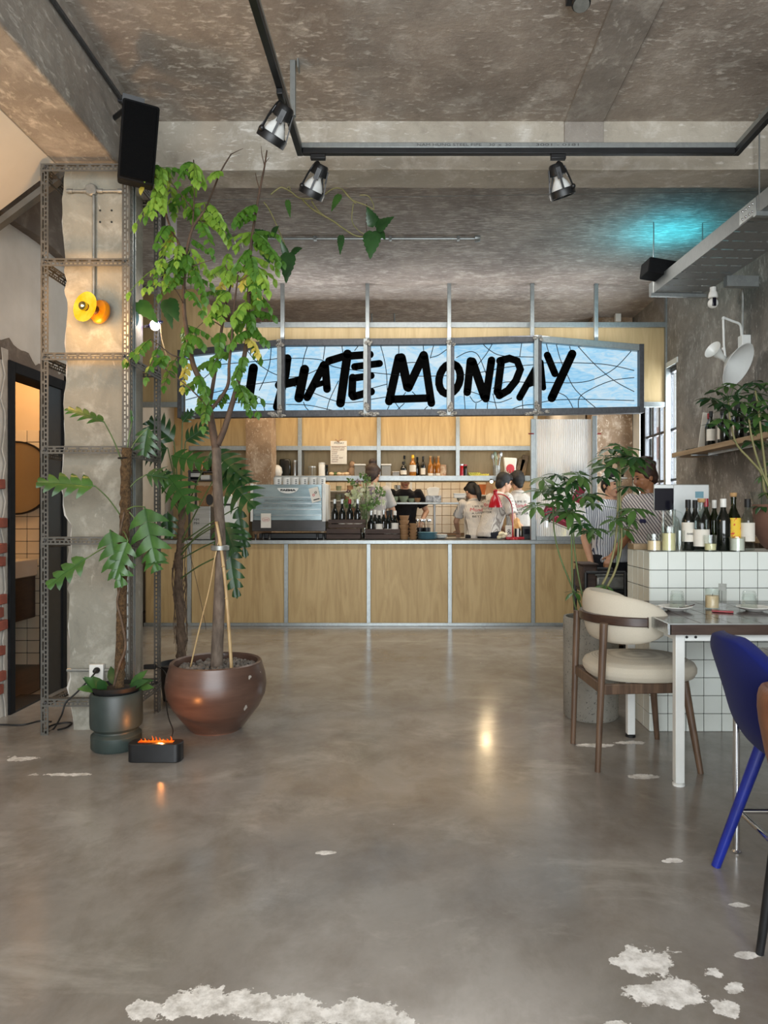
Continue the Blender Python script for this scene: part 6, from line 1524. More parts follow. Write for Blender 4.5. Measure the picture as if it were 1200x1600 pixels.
# ceiling fixtures
cf = thing('ceiling_projector', 'dark round ceiling lamp with grey lens near the top edge', 'ceiling lamp', (px(906, 3.5), 3.42, ZC))
MB().lathe([(0.0, 0.0), (.035, 0.0), (.042, -.03), (.045, -.085), (.040, -.09), (0, -.09)], (px(906, 3.4), 3.40, ZC), 24, Matrix.Rotation(R(-18), 3, 'X')).build('housing', MAT['black'], cf, True)
MB().lathe([(0, -.094), (.038, -.094), (.038, -.089), (0, -.089)], (px(906, 3.4), 3.40, ZC), 24, Matrix.Rotation(R(-18), 3, 'X')).build('lens', MAT['conduit'], cf, True)
MB().box(px(893, 3.4)-.02, px(900, 3.4), 3.39, 3.44, ZC-.045, ZC).build('bracket', MAT['black'], cf, True)
for nm, ya, yb, d, lab in (('w', 284, 277, 4.92, 'upper thin tension wire crossing the room below the beam'), ('w', 313, 302, 5.05, 'lower thin tension wire crossing the room below the beam')):
    g = thing('tension_wire', lab, 'wire', (0, d, pz(ya, d)), 0, 'tension wires')
    MB().tube([V((-1.66, d, pz(ya, d))), V((XR-.005, d, pz(yb, d)+(.02)))], .0022, 6).build('wire', MAT['galv'], g, True)
    for x, z in ((-1.66, pz(ya, d)), (XR-.012, pz(yb, d)+.02)): MB().ell((x, d, z), (.012, .012, .012), 8, 6).build('eye_bolt', MAT['galv'], g, True)
wp = thing('wire_anchor_post', 'grey anchor post hidden behind tree holding the wires', 'post', (-1.70, 5.0, 0)); 
MB().box(-1.73, -1.67, 4.86, 5.10, 2.9, ZC).build('post', MAT['slot'], wp, True, bevel=0.004)
d = 6.42
cc = thing('ceiling_conduit', 'thin steel conduit with round end box under the rear ceiling', 'conduit', (0, d, ZC))
MB().tube([P(352, 373, d), P(742, 373, d)], .011, 8).build('pipe', MAT['galv'], cc, True)
MB().lathe([(0, -.02), (.035, -.02), (.038, 0.0), (.03, .03), (0, .035)], P(745, 372, d), 16, Matrix.Rotation(R(90), 3, 'Y')).build('end_box', MAT['galv'], cc, True)
for x in (492, 610, 716): MB().box(px(x, d)-.012, px(x, d)+.012, d-.02, d+.02, pz(376, d), ZC).build('clip', MAT['galv'], cc, True)
d = 8.9
bp_ = thing('bent_conduit', 'short bent pipe loop under the ceiling behind the fascia', 'pipe', (px(600, d), d, 3.6))
MB().tube(smooth_path([P(581, 520, d), P(581, 490, d), P(583, 484, d), P(600, 484, d), P(613, 485, d), P(616, 490, d), P(616, 520, d)], 4), .010, 8).build('pipe', MAT['galv'], bp_, True)
bcd = thing('beam_conduit', 'dark steel conduit running along the top of the left beam', 'conduit', (-1.66, 2.5, 3.68))
MB().tube([V((-1.662, -1.0, 3.64)), V((-1.662, 4.48, 3.64))], .013, 8).build('pipe', MAT['galvdark'], bcd, True)
for y in (1.4, 2.3, 3.2, 4.1): MB().box(-1.681, -1.645, y-.012, y+.012, 3.622, 3.658).build('clip', MAT['galvdark'], bcd, True)
# small side window transom, socket on the ceiling edge above the fascia
sb = thing('ceiling_sensor', 'small white sensor box above the right end of fascia', 'sensor', (px(966, 8.9), 8.9, ZC-.05))
MB().box(px(961, 8.9), px(970, 8.9), 8.88, 8.95, ZC-.10, ZC).build('box', MAT['whitemat'], sb, True, bevel=0.006)
# security camera under the tray bracket
d = 5.62
sc_ = thing('security_camera', 'white dome security camera hanging under the tray bracket', 'camera', tuple(P(1113, 462, d)))
MB().lathe([(0, .0), (.028, 0.0), (.034, -.02), (.036, -.045), (.030, -.05), (0, -.05)], P(1114, 456, d), 20).build('mount', MAT['whitemat'], sc_, True)
MB().tube([P(1114, 456, d), P(1114, 449, d)], .024, 12).build('stem', MAT['whitemat'], sc_, True)
MB().ell(P(1114, 474, d), (.040, .040, .040), 20, 14).build('head', MAT['whitemat'], sc_, True)
MB().box(px(1111, d)-.004, px(1111, d)+.026, d-.042, d-.030, pz(480, d), pz(467, d)).build('lens', MAT['screen'], sc_, True, bevel=0.004)
# white double-cone wall lamp
d = 5.9; wlp = thing('cone_wall_lamp', 'white double cone wall lamp on a jointed arm on the right wall', 'wall lamp', (XR, 6.0, 2.6))
apex = P(1134, 563, d-.05); rim = P(1150, 577, d-.05); ax = (rim-apex + V((0, -.10, 0))).normalized(); m = ax.to_track_quat('Z', 'Y').to_matrix()
MB().lathe([(.012, 0), (.02, .004), (.185, .118), (.190, .120), (.183, .122), (.018, .012), (.012, .008)], apex, 44, m, True).build('large_shade', MAT['white'], wlp, True)
m2 = V((-.80, -.35, .45)).to_track_quat('Z', 'Y').to_matrix()
MB().lathe([(.012, -.01), (.02, 0), (.024, .06), (.05, .135), (.075, .165), (.073, .167), (.046, .137), (.018, .06), (.008, 0)], apex, 32, m2, True).build('small_shade', MAT['white'], wlp, True)
MB().tube([apex, P(1131, 540, d-.05), P(1130, 497, d-.03)], .009, 8).build('lower_arm', MAT['white'], wlp, True)
MB().tube(smooth_path([P(1130, 496, d-.03), P(1145, 502, d), P(1155, 506, d+.02), P(1158, 515, 5.95), P(1159, 535, 6.0)], 4), .010, 8).build('upper_arm', MAT['white'], wlp, True)
for y in (497, 545): MB().ell(P(1130.5, y, d-.04), (.015, .015, .015), 10, 7).build('joint', MAT['white'], wlp, True)
MB().box(XR-.075, XR-.0, 5.95, 6.03, pz(548, 6.0), pz(525, 6.0)).build('wall_plate', MAT['white'], wlp, True, bevel=0.004)
MB().tube(smooth_path([P(1136, 444, 5.66), P(1148, 436, 5.75), P(1156, 440, 5.9), P(1160, 460, 5.97), P(1160, 500, 5.98), P(1160, 525, 5.99)], 6), .011, 8).build('feed_conduit', MAT['conduit'], wlp, True)
# ================================================================== on the service counter
D = 8.08
em = thing('espresso_machine', 'large grey espresso machine with FAEMA badge on the counter', 'coffee machine', (px(455, D), D, CT))
def eb(nm, x0, x1, y0, y1, z0, z1, mt, bev=0.004): return MB().box(px(x0, D), px(x1, D), y0, y1, z0, z1).build(nm, MAT[mt], em, True, bevel=bev)
E0, E1 = pz(834, D), pz(757, D)
MAT['empanel'] = pm('brushed_grey_panel', '#9fb0b3', '#75878b', 0.22, 0.55, scale=2, stretch=(1, 1, 5))
MAT['emdark'] = pm('smoked_panel', '#4d4b4a', '#3b3938', 0.2, 0.3, scale=3)
eb('rear_panel', 396, 503, D, D+.02, pz(813, D), E1, 'empanel'); eb('body', 400, 508, D+.02, D+.50, pz(830, D), pz(760, D), 'black')
eb('lower_panel', 394, 509, D-.012, D+.02, pz(830, D), pz(813, D), 'emdark'); eb('side_cheek', 391.5, 395.5, D-.015, D+.48, pz(815, D), E1+.01, 'whitemat'); eb('side_cheek', 503.5, 509, D-.015, D+.48, pz(815, D), E1+.01, 'whitemat')
for y in (777, 786.5, 796, 805): eb('crease', 399, 502, D-.006, D+.002, pz(y+.5, D), pz(y-.5, D), 'steel', 0.001)
for x in (398, 410, 420, 495, 505): MB().lathe([(.012, 0), (.012, .05), (.018, .06)], (px(x, D), D+.05, CT), 10).build('foot', MAT['chrome'], em, True)
eb('drip_tray', 402, 508, D+.1, D+.46, CT+.005, pz(834, D), 'black')
bd_ = [(px(450 + 16.5*math.cos(R(a)), D), pz(762.5, D) + (.062*math.sin(R(a)))) for a in range(180, 361, 12)]
mb = MB(); mb.prism(bd_, (0, D-.001, 0), (1, 0, 0), (0, 0, 1), .006); mb.build('badge', MAT['whitemat'], em, True)
text_mesh('lettering', 'FAEMA', .030, MAT['ink'], em, (px(450, D), D-.009, pz(766, D)), (1, 0, 0), (0, 0, 1), width=px(462, D)-px(438, D), bold=.0016)
text_mesh('lettering', 'WE STOLE YOUR BAD MOOD', .030, MAT['inkfade'], em, (px(449, D), D-.002, pz(782, D)), (1, 0, 0), (0, 0, 1), width=px(484, D)-px(412, D))
text_mesh('lettering', 'AND GIVE YOU THE GOOD ONE', .030, MAT['inkfade'], em, (px(449, D), D-.002, pz(791, D)), (1, 0, 0), (0, 0, 1), width=px(488, D)-px(411, D))
def tagcard(label, x, y, w, h, rot, deco):
    g = thing('paper_tag', label, 'tag', tuple(P(x, y, D-.03))); c = P(x, y, D-.022); m = Matrix.Rotation(R(rot), 3, 'Y')
    MB().obox(c, (w, .003, h), m).build('card', MAT['paper'], g, True)
    if deco == 'oval':
        MB().lathe([(.040, -.001), (.043, -.001), (.043, .001), (.040, .001)], c + V((0, -.003, .012)), 28, Matrix.Rotation(R(90), 3, 'X') @ Matrix.Diagonal((1, .55, 1)), True).build('red_oval', MAT['redink'], g, True)
        text_mesh('lettering', 'Love', .026, MAT['redink'], g, c + V((0, -.004, .012)), (1, 0, 0), (0, 0, 1), italic=.3)
    else:
        for dx, dz, mt in ((-.015, .0, 'redink'), (.015, .022, 'ink')): MB().lathe([(.008, -.001), (.014, -.001), (.014, .001), (.008, .001)], c + m @ V((dx, -.003, dz)), 18, Matrix.Rotation(R(90), 3, 'X'), True).build('ring', MAT[mt], g, True)
        MB().obox(c + m @ V((0.005, -.003, -.055)), (.07, .001, .012), m).build('caption', MAT['ink'], g, True)
    return g
tagcard('white paper tag with red oval stuck on the machine front', 415.5, 813.5, .115, .165, 0, 'oval')
tagcard('tilted white paper tag on the machine upper right', 492, 773, .105, .165, -14, 'rings')
cup0 = MB().lathe([(0, 0), (.030, 0), (.041, .10), (.043, .10), (.043, .104), (.039, .104), (.028, .004), (0, .004)], n=16)
names = ['first paper cup from the left on the coffee machine', 'second paper cup from the left on the coffee machine', 'third paper cup from the left on the coffee machine', 'fourth paper cup from the left on the coffee machine', 'fifth paper cup from the left on the coffee machine', 'last paper cup on the coffee machine by its right end']
cx = [434, 448, 461, 475, 489, 502]; proto = None
for k, x in enumerate(cx):
    loc = (px(x, D+.06), D+.06, pz(760, D))
    if proto is None:
        proto = thing('paper_cup', names[0], 'cup', loc, 0, 'paper cups on the coffee machine'); MB().lathe([(0, 0), (.046, 0), (.050, .105), (.048, .105), (.044, .004), (0, .004)], n=18).build('cup', MAT['whitemat'], proto)
        mb = MB(); 
        for z in (.03, .05, .07): mb.box(.008, .030, -.0505, -.048, z, z+.008)
        mb.build('print', MAT['inkfade'], proto)
    else: dup(proto, loc, 0, names[k])
# grinders at the left
g = thing('coffee_grinder', 'steel coffee grinder with MM MH mark left on counter', 'grinder', (px(318, D), D, CT))
mb = MB(); mb.box(px(303, D), px(331, D), D-.06, D+.25, CT, pz(791, D)); mb.build('body', MAT['steel'], g, True, bevel=0.006)
text_mesh('lettering', 'MM', .040, MAT['ink'], g, (px(309.5, D), D-.0615, pz(812, D)), (1, 0, 0), (0, 0, 1), width=.058)
text_mesh('lettering', 'MH', .040, MAT['ink'], g, (px(309.5, D), D-.0615, pz(817.5, D)), (1, 0, 0), (0, 0, 1), width=.058)
MB().lathe([(.055, 0), (.06, .02), (.06, .05), (.10, .22), (.105, .22), (.105, .235), (0, .235)], (px(316, D), D+.08, pz(791, D)), 20).build('hopper', glass('hopper_plastic', (.85, .75, .62, 1), .6, .05, ('#a88462', .35)), g, True)
mb = MB(); mb.lathe([(0, 0), (.04, 0), (.04, .012), (0, .012)], (px(329, D), D-.03, pz(781, D)), 16, Matrix.Rotation(R(90), 3, 'X') @ Matrix.Diagonal((1, 1.6, 1))); mb.build('lever', MAT['black'], g, True)
g = thing('white_grinder', 'white upright grinder with black base beside the coffee machine', 'grinder', (px(358, D), D, CT))
mb = MB(); w_ = [(px(344, D), pz(776, D)), (px(371, D), pz(776, D)), (px(371, D), pz(803, D)), (px(375, D), pz(825, D)), (px(362, D), pz(826, D)), (px(345, D), pz(808, D))]
mb.prism(list(w_)[::-1] if False else w_, (0, D-.02, 0), (1, 0, 0), (0, 0, 1), -.18) if False else mb.prism(w_[::-1], (0, D-.02+.18, 0), (1, 0, 0), (0, 0, 1), .18); mb.build('body', MAT['white'], g, True, bevel=0.008)
MB().box(px(345, D), px(377, D), D-.01, D+.20, CT, pz(827, D)).build('base', MAT['black'], g, True, bevel=0.006)
MB().box(px(348, D), px(363, D), D-.022, D-.019, pz(790, D), pz(787, D)).build('name_plate', MAT['ink'], g, True)
MB().lathe([(0, 0), (.03, 0), (.035, .02), (.02, .035), (0, .035)], (px(357, D), D+.07, pz(776, D)), 16).build('lid', MAT['chrome'], g, True)
g = thing('wooden_box', 'plain wooden box standing between white grinder and coffee machine', 'box', (px(383, D), D+.2, CT))
mb = MB(); mb.box(px(377, D+.2), px(391, D+.2), D+.13, D+.35, CT, pz(777, D+.2)); mb.build('box', MAT['ply'], g, True, bevel=0.004)
g = thing('blue_carton', 'small blue grey carton on top of the wooden box', 'carton', (px(382, D+.2), D+.2, pz(777, D+.2)))
MB().box(px(378, D+.22), px(386, D+.22), D+.18, D+.25, pz(777, D+.2), pz(769, D+.2)).build('carton', pm('blue_grey_card', '#6f7693', '#5c6380', 0.7, scale=5), g, True, bevel=0.002)

# wine crates and the bottles standing in them
D6 = 8.04
def crate(label, x0, x1, y0, y1, d, dep, slats):
    g = thing('wine_crate', label, 'crate', (px((x0+x1)/2, d), d+dep/2, pz(y1, d)), 0, 'dark wooden crates on the counter')
    X0, X1, Z0, Z1 = px(x0, d), px(x1, d), pz(y1, d), pz(y0, d); h_ = (Z1-Z0)/slats
    for k in range(slats):
        for yy in (d, d+dep-.012): MB().box(X0, X1, yy, yy+.012, Z0+h_*k+.002, Z0+h_*(k+1)-.006).build('slat', MAT['cratewood'], g, True, bevel=0.002)
        for xx in (X0, X1-.012): MB().box(xx, xx+.012, d+.012, d+dep-.012, Z0+h_*k+.002, Z0+h_*(k+1)-.006).build('slat', MAT['cratewood'], g, True)
    MB().box(X0+.012, X1-.012, d+.012, d+dep-.012, Z0, Z0+.010).build('base', MAT['cratewood'], g, True)
    return Z0+.011
zc1 = crate('larger dark wooden crate forming the lower step left of the flowers', 510, 563, 825.5, 842.5, D6, .28, 2)
zc2 = crate('dark wooden crate stacked on top holding four wine bottles', 513, 570, 811, 825, D6+.01, .26, 2)
zc3 = crate('low dark wooden crate holding wine bottles right of the flowers', 570, 625, 826, 842.5, D6, .26, 2)
rowA = [(523, 'first wine bottle with printed label in the stacked crate'), (534.5, 'second wine bottle in the stacked crate with red neck'), (546.5, 'third wine bottle in the stacked crate with pale collar'), (558.5, 'fourth wine bottle in the stacked crate nearest the flowers')]
for k, (x, lb) in enumerate(rowA):
    bottle(lb, px(x, D6+.1), D6+.1, zc2, .041, .315, 'bottledark', k > 0, ('silver', 'silver', 'redcap', 'silver')[k], (.12, .33), .55, 'wine bottles in the crates', simple=True)
rowB = [(580, 'first dark wine bottle in the low crate'), (592.5, 'wine bottle with broad white label in the low crate'), (606, 'dark wine bottle with small label in the low crate'), (617, 'wine bottle with tall white label at the low crate end')]
for k, (x, lb) in enumerate(rowB):
    bottle(lb, px(x, D6+.1), D6+.1, zc3, .043, .31, 'bottledark', k in (1, 2, 3), ('silver', 'paper', 'ink', 'paper')[k], ((.2, .5), (.25, .62), (.2, .4), (.2, .66))[k], .58, 'wine bottles in the crates', simple=True)
for k, (x, lb) in enumerate(((586, 'wine bottle half hidden in the second row of the low crate'), (599.5, 'dark bottle behind the white labelled bottle in low crate'), (611, 'dark bottle in the back row of the low crate'))):
    bottle(lb, px(x, D6+.2), D6+.2, zc3, .037, .32, 'bottledark', False, ('paper', 'silver', 'ink')[k], group='wine bottles in the crates', simple=True)
# flower vase
D7 = 8.45
vz = thing('flower_vase', 'clear vase of white green flowers standing behind the crates', 'flowers', (px(570, D7), D7, CT))
MB().lathe([(0, 0), (.055, 0), (.065, .12), (.05, .24), (.06, .29), (.056, .29), (.046, .24), (.06, .12), (.05, .01), (0, .01)], n=20).build('vase', MAT['glass'], vz)
rnd = random.Random(9); MAT['petal'] = leafm('cream_petals', '#e2e3cd', '#c3cf9f', .3); MAT['petald'] = leafm('plum_petals', '#7c5a66', '#4e3440', .2); MAT['petalp'] = leafm('lilac_petals', '#b9a6b4', '#9a8698', .3); MAT['foliage'] = leafm('soft_foliage', '#7e9a5c', '#54743c', .3)
heads_ = [(548, 775, 'petal', .07), (560, 768, 'petal', .08), (556, 782, 'petal', .075), (572, 760, 'petal', .06), (566, 776, 'petal', .07), (580, 772, 'petal', .06), (545, 786, 'foliage', .06), (574, 750, 'foliage', .05), (567, 742, 'foliage', .05), (583, 768, 'petalp', .05), (590, 775, 'petalp', .05), (592, 766, 'foliage', .05), (574, 745, 'petald', .03), (545, 768, 'petald', .03), (556, 757, 'foliage', .04), (597, 770, 'foliage', .05), (586, 784, 'foliage', .06), (575, 790, 'foliage', .07), (562, 794, 'foliage', .06), (596, 785, 'petal', .045), (548, 752, 'foliage', .05), (560, 752, 'petalp', .04), (578, 782, 'petal', .05), (570, 768, 'petald', .025), (588, 757, 'petal', .04)]
for x, y, mt, r_ in heads_:
    c = P(x, y, D7 + rnd.uniform(-.08, .08)); mb = MB()
    for k in range(26):
        d_ = V((rnd.gauss(0, 1), rnd.gauss(0, 1), rnd.gauss(0, 1))).normalized(); leaflet(mb, c + d_*(r_*.35), d_, V((d_.y, -d_.x, .4)), r_*rnd.uniform(.6, .95), r_*.42, .3)
    mb.build('blossom' if mt != 'foliage' else 'foliage', MAT[mt], vz, True, sharp=180)
    branch(vz, [V((px(570, D7), D7, CT+.05)), V((px(570, D7), D7, CT+.24)).lerp(c, .25), c], .003, .002, 'stem', 'stem', 5, 3)
# bowls, plates, cutlery jars
def stack(label, x, d, n, r, h, mt, name, cat, group=None):
    g = None
    for k in range(n):
        lab_ = label + (' at the top' if k == n-1 else ', %s from the bottom' % ('lowest', 'second', 'third', 'fourth', 'fifth')[k] if k else ' at the bottom')
        t_ = thing(name, lab_, cat, (px(x, d), d, CT + k*h), 0, group)
        if cat == 'plate': MB().lathe([(0, 0), (r*.6, 0), (r*.95, h*.7), (r, h*1.15), (r*.97, h*1.2), (r*.6, h*.35), (0, h*.3)], n=28).build('plate', MAT[mt], t_)
        else: MB().lathe([(0, 0), (r*.72, 0), (r*.92, h*.55), (r, h*.97), (r*.94, h*.97), (r*.7, h*.2), (0, h*.2)], n=24).build('bowl', MAT[mt], t_)
stack('tan stoneware bowl in the tall stack on the counter', 631.5, 8.12, 5, .058, .055, 'claybowl', 'stoneware_bowl', 'bowl', 'tall stack of stoneware bowls')
stack('tan stoneware bowl in the short stack on the counter', 645.5, 8.08, 5, .048, .037, 'claybowl', 'stoneware_bowl', 'bowl', 'short stack of stoneware bowls')
stack('blue grey plate in the stack on the counter', 668, 8.12, 5, .115, .016, 'plateblue', 'dinner_plate', 'plate', 'blue plates on the counter')
stack('white plate in the pile behind the blue plates', 686, 8.38, 3, .10, .016, 'ceramic', 'side_plate', 'plate', 'white plates on the counter')
for k, (x, lb) in enumerate(((656, 'black cutlery pot full of spoons behind the stoneware bowls'), (667, 'second black cutlery pot beside the blue plates'))):
    g = thing('cutlery_pot', lb, 'pot', (px(x, 8.33), 8.33, CT)); MB().lathe([(0, 0), (.04, 0), (.043, .13), (.039, .13), (.036, .01), (0, .01)], n=18).build('pot', MAT['black'], g)
    for j in range(5):
        a = j*1.3; mb = MB(); mb.tube([(.015*math.cos(a), .015*math.sin(a), .02), (.035*math.cos(a), .035*math.sin(a), .20)], .003, 5); mb.ell((.037*math.cos(a), .037*math.sin(a), .215), (.012, .006, .02), 8, 6); mb.build('spoon', MAT['chrome'], g)
# pass shelf in the kitchen with its bowls
D8 = 9.2; PZ_ = pz(788, D8)
ps = thing('pass_shelf', 'stainless pass shelf on posts behind the counter', 'shelf', (px(675, D8), D8, .12))
MB().box(px(608, D8), px(742, D8), D8-.12, D8+.14, PZ_, pz(785, D8)).build('shelf_board', MAT['conduit'], ps, True, bevel=0.003)
MB().box(px(606, D8), px(748, D8), D8-.10, D8+.40, .90, .93).build('lower_board', MAT['steel'], ps, True, bevel=0.003)
for x in (612, 679, 739): MB().tube([V((px(x, D8), D8, .12)), V((px(x, D8), D8, PZ_))], .014, 10).build('post', MAT['white'], ps, True)
PS = pz(785, D8) + .001
for k, (x, r_, h_, mt, lb) in enumerate(((616, .06, .075, 'ceramicgreen', 'sage bowl at the left end of the pass shelf'), (631, .065, .08, 'ceramicgreen', 'large sage bowl on the pass shelf'), (643, .05, .05, 'ceramicgreen', 'small sage bowl on the pass shelf'), (652, .045, .055, 'claybowl', 'small brown bowl on the pass shelf'), (722, .07, .055, 'steel', 'steel pan at the right end of the pass shelf'))):
    g = thing('bowl', lb, 'bowl', (px(x, D8), D8, PS), 0, 'bowls on the pass shelf'); MB().lathe([(0, 0), (r_*.55, 0), (r_*.9, h_*.5), (r_, h_), (r_*.95, h_), (r_*.82, h_*.5), (r_*.4, h_*.1), (0, h_*.1)], n=24).build('bowl', MAT[mt], g)
g = thing('napkin_box', 'napkin box with white napkins on the pass shelf', 'box', (px(677, D8), D8, PS))
MB().box(-.10, .10, -.06, .06, 0, .085).build('box', pm('patterned_card', '#c7cbcf', '#4a4d52', .6, scale=22), g, bevel=.004)
mb = MB(); mb.prism([(-.07, 0), (.06, 0), (.085, .10), (.03, .115), (-.05, .11), (-.085, .085)], (0, .03, .085), (1, 0, 0), (0, 0, 1), .05); mb.build('napkins', MAT['paper'], g, bevel=.006)
g = thing('wire_basket', 'white food tub stacked above steel pan on the shelf', 'tub', (px(718, D8), D8, PS+.056))
MB().box(-.075, .075, -.05, .05, 0, .05).build('tub', MAT['whitemat'], g, bevel=.004); MB().box(-.08, .08, -.055, .055, .05, .06).build('lid', MAT['white'], g, bevel=.003)
# red desk lamp, cartons, tray at the right end of the counter
D9 = 8.16
rk = thing('desk_lamp', 'red desk lamp with conical shade and curved arm on the counter', 'lamp', (px(800, D9), D9-.06, CT))
z0_ = pz(793, D9) - CT
MB().lathe([(.074, z0_), (.078, z0_), (.078, z0_+.02), (.05, z0_+.11), (.022, z0_+.15), (.022, z0_+.185), (.026, z0_+.19), (.018, z0_+.205), (.004, z0_+.205), (.004, z0_+.19), (.018, z0_+.15), (.046, z0_+.105), (.074, z0_+.02)], (px(773, D9), D9-.06, CT), 28, None, True).build('shade', MAT['red'], rk, True)
MB().ell((px(773, D9), D9-.06, CT+z0_+.045), (.028, .028, .034), 14, 10).build('bulb', MAT['bulb'], rk, True)
MB().lathe([(0, .0), (.05, .0), (.05, .012), (.012, .022), (0, .022)], (px(800, D9), D9-.14, CT), 24).build('base', MAT['red'], rk, True)
mb = MB(); ox = px(773, D9); mb.tube(smooth_path([P(773, 772, D9-.06), P(786, 773, D9-.08), P(795, 780, D9-.11), P(800, 792, D9-.13), P(801, 815, D9-.14), P(800.5, 842, D9-.14)], 5), .0075, 8); mb.build('arm', MAT['red'], rk, True)
g = thing('red_tray', 'shallow red tray under the cartons on the counter', 'tray', (px(800, D9), D9, CT)); 
mb = MB(); mb.box(px(789, D9), px(817, D9), D9-.10, D9+.12, CT, CT+.012); mb.build('base', MAT['red'], g, True, bevel=.003)
for a in ((px(789, D9), px(817, D9), D9-.10, D9-.095, CT+.012, CT+.03), (px(789, D9), px(789, D9)+.005, D9-.095, D9+.115, CT+.012, CT+.03), (px(817, D9)-.005, px(817, D9), D9-.095, D9+.115, CT+.012, CT+.03), (px(789, D9), px(817, D9), D9+.115, D9+.12, CT+.012, CT+.03)): MB().box(*a).build('rim', MAT['red'], g, True)
g = thing('milk_carton', 'white printed carton standing in the red tray', 'carton', (px(795, D9), D9, CT+.013)); MB().box(-.04, .04, -.03, .03, 0, .145).build('carton', MAT['paper'], g, bevel=.003)
text_mesh('lettering', '&', .09, MAT['inkfade'], g, (px(795, D9), D9-.0315, CT+.013+.07), (1, 0, 0), (0, 0, 1))
g = thing('striped_tin', 'black and white striped tin in the red tray', 'tin', (px(808, D9), D9-.02, CT+.013)); MB().lathe([(0, 0), (.035, 0), (.035, .11), (0, .11)], n=20).build('tin', stripes('black_white_tin', '#e4e2dc', '#17171a', 7, .5), g)
g = thing('paper_parcel', 'crumpled orange and cream paper bundle above the tin', 'paper', (px(809, D9), D9+.06, CT+.013)); mb = MB(); mb.ell((0, 0, .12), (.045, .035, .12), 10, 8); mb.v = [p + V((mnoise.noise(p*40), mnoise.noise(p*40+V((3, 0, 0))), mnoise.noise(p*40+V((0, 4, 0)))))*.02 for p in mb.v]; mb.build('paper', pm('orange_cream_paper', '#e6c08a', '#c98a45', .8, scale=20), g, sharp=20)
g = thing('card_reader', 'black card reader at the right end of counter', 'card reader', (px(822, D9), D9, CT)); MB().box(-.05, .05, -.05, .05, 0, .15).build('body', MAT['black'], g, bevel=.006); MB().box(-.035, .035, -.053, -.0495, .06, .12).build('display', MAT['screen'], g)
g = thing('white_gloves', 'pair of crumpled cream gloves on the counter by the red tray', 'gloves', (px(784, D9), D9-.05, CT)); mb = MB(); 
for dx, dz in ((-.03, .02), (.015, .03), (.03, .05), (-.01, .055)): mb.ell((dx, 0, dz+.005), (.035, .03, .025), 10, 7)
mb.v = [p + V((mnoise.noise(p*30), 0, mnoise.noise(p*30+V((3, 0, 0)))))*.012 for p in mb.v]; mb.build('gloves', pm('cream_cloth', '#e6dcc0', '#d3c6a2', .9, scale=12), g)
# menu boards behind the ribbed screen
g = thing('crimson_menu_board', 'large tilted crimson board with pink lettering behind the ribbed screen', 'board', tuple(P(872, 806, CNT_D-.06)))
c = P(872, 806, CNT_D-.05); m = Matrix.Rotation(R(23), 3, 'Y'); MB().obox(c, (.34, .012, .155), m).build('board', MAT['redboard'], g, True)
for dz in (-.083, -.094): MB().obox(c + m @ V((0, -.002, dz)), (.34, .012, .006), m).build('edge_line', MAT['ink'] if dz < -.09 else MAT['paper'], g, True)
text_mesh('lettering', 'CUSAMEN', .12, MAT['pink'], g, c + m @ V((0, -.008, 0)), m @ V((1, 0, 0)), m @ V((0, 0, 1)), width=.29)
g = thing('small_crimson_board', 'small crimson board with pink lettering near the end post', 'board', tuple(P(903, 775, CNT_D-.05)))
c = P(904, 773, CNT_D-.05); m = Matrix.Rotation(R(24), 3, 'Y'); MB().obox(c, (.10, .012, .17), m).build('board', MAT['redboard'], g, True); text_mesh('lettering', 'FE', .10, MAT['pink'], g, c + m @ V((0, -.008, -.02)), m @ V((1, 0, 0)), m @ V((0, 0, 1)), width=.08)
for k, (x, y, w, h_, r_, lb) in enumerate(((862, 745, .24, .22, 28, 'pale tilted poster stuck behind the ribbed screen'), (905, 745, .22, .25, 4, 'grey poster stuck behind the ribbed screen'))):
    g = thing('poster', lb, 'poster', tuple(P(x, y, CNT_D+.06))); MB().obox(P(x, y, CNT_D+.045), (w, .003, h_), Matrix.Rotation(R(r_), 3, 'Y')).build('sheet', pm('faded_poster_%d' % k, ('#d8cfbd', '#a9aaa8')[k], ('#b9b0a0', '#8f9090')[k], .8, scale=14), g, True)
g = thing('yellow_tub', 'yellow plastic tub on the counter behind the ribbed screen', 'tub', (px(866, 8.15), 8.15, CT)); MB().lathe([(0, 0), (.12, 0), (.14, .12), (.145, .12), (.145, .13), (0, .13)], n=28).build('tub', pm('yellow_plastic', '#d9c25e', '#c7ae49', .45, scale=4), g)
g = thing('grey_bin', 'grey steel bin on the counter behind the ribbed screen', 'bin', (px(846, 8.4), 8.42, CT)); MB().lathe([(0, 0), (.085, 0), (.09, .21), (.084, .21), (.08, .01), (0, .01)], n=24).build('bin', MAT['steel'], g)
# hung paper list
g = thing('paper_list', 'handwritten paper list hung by a bow on the back wall', 'note', tuple(P(529, 706, BACK_D-.04))); d = BACK_D-.042
MB().box(px(516.5, d), px(542, d), d, d+.002, pz(725, d), pz(689, d)).build('sheet', MAT['paper'], g, True)
for a, b in (((524, 686), (530, 691)), ((535, 685), (527, 690))): MB().tube([P(*a, d-.004), P(*b, d-.004)], .006, 6).build('tie', MAT['kraft'], g, True)
text_mesh('lettering', 'FRIDAY', .036, MAT['inkfade'], g, P(530, 692.5, d-.001), (1, 0, 0), (0, 0, 1), width=.13)
for k, (w_, tx) in enumerate(((20, 'Sandwich pita'), (19, 'Lemon cake'), (9, 'honey'), (8, 'mint'), (10, 'bread'), (17, 'butter jam'), (10, 'olives'), (9, 'beans'))):
    text_mesh('lettering', tx, .024, MAT['brownink'], g, P(518.5 + w_/2, 699.5 + k*3.1, d-.001), (1, 0, 0), (0, 0, 1), width=px(640+w_, d))
MB().box(px(518, d), px(541, d), d-.0015, d, pz(697.8, d), pz(697.2, d)).build('rule', MAT['brownink'], g, True)
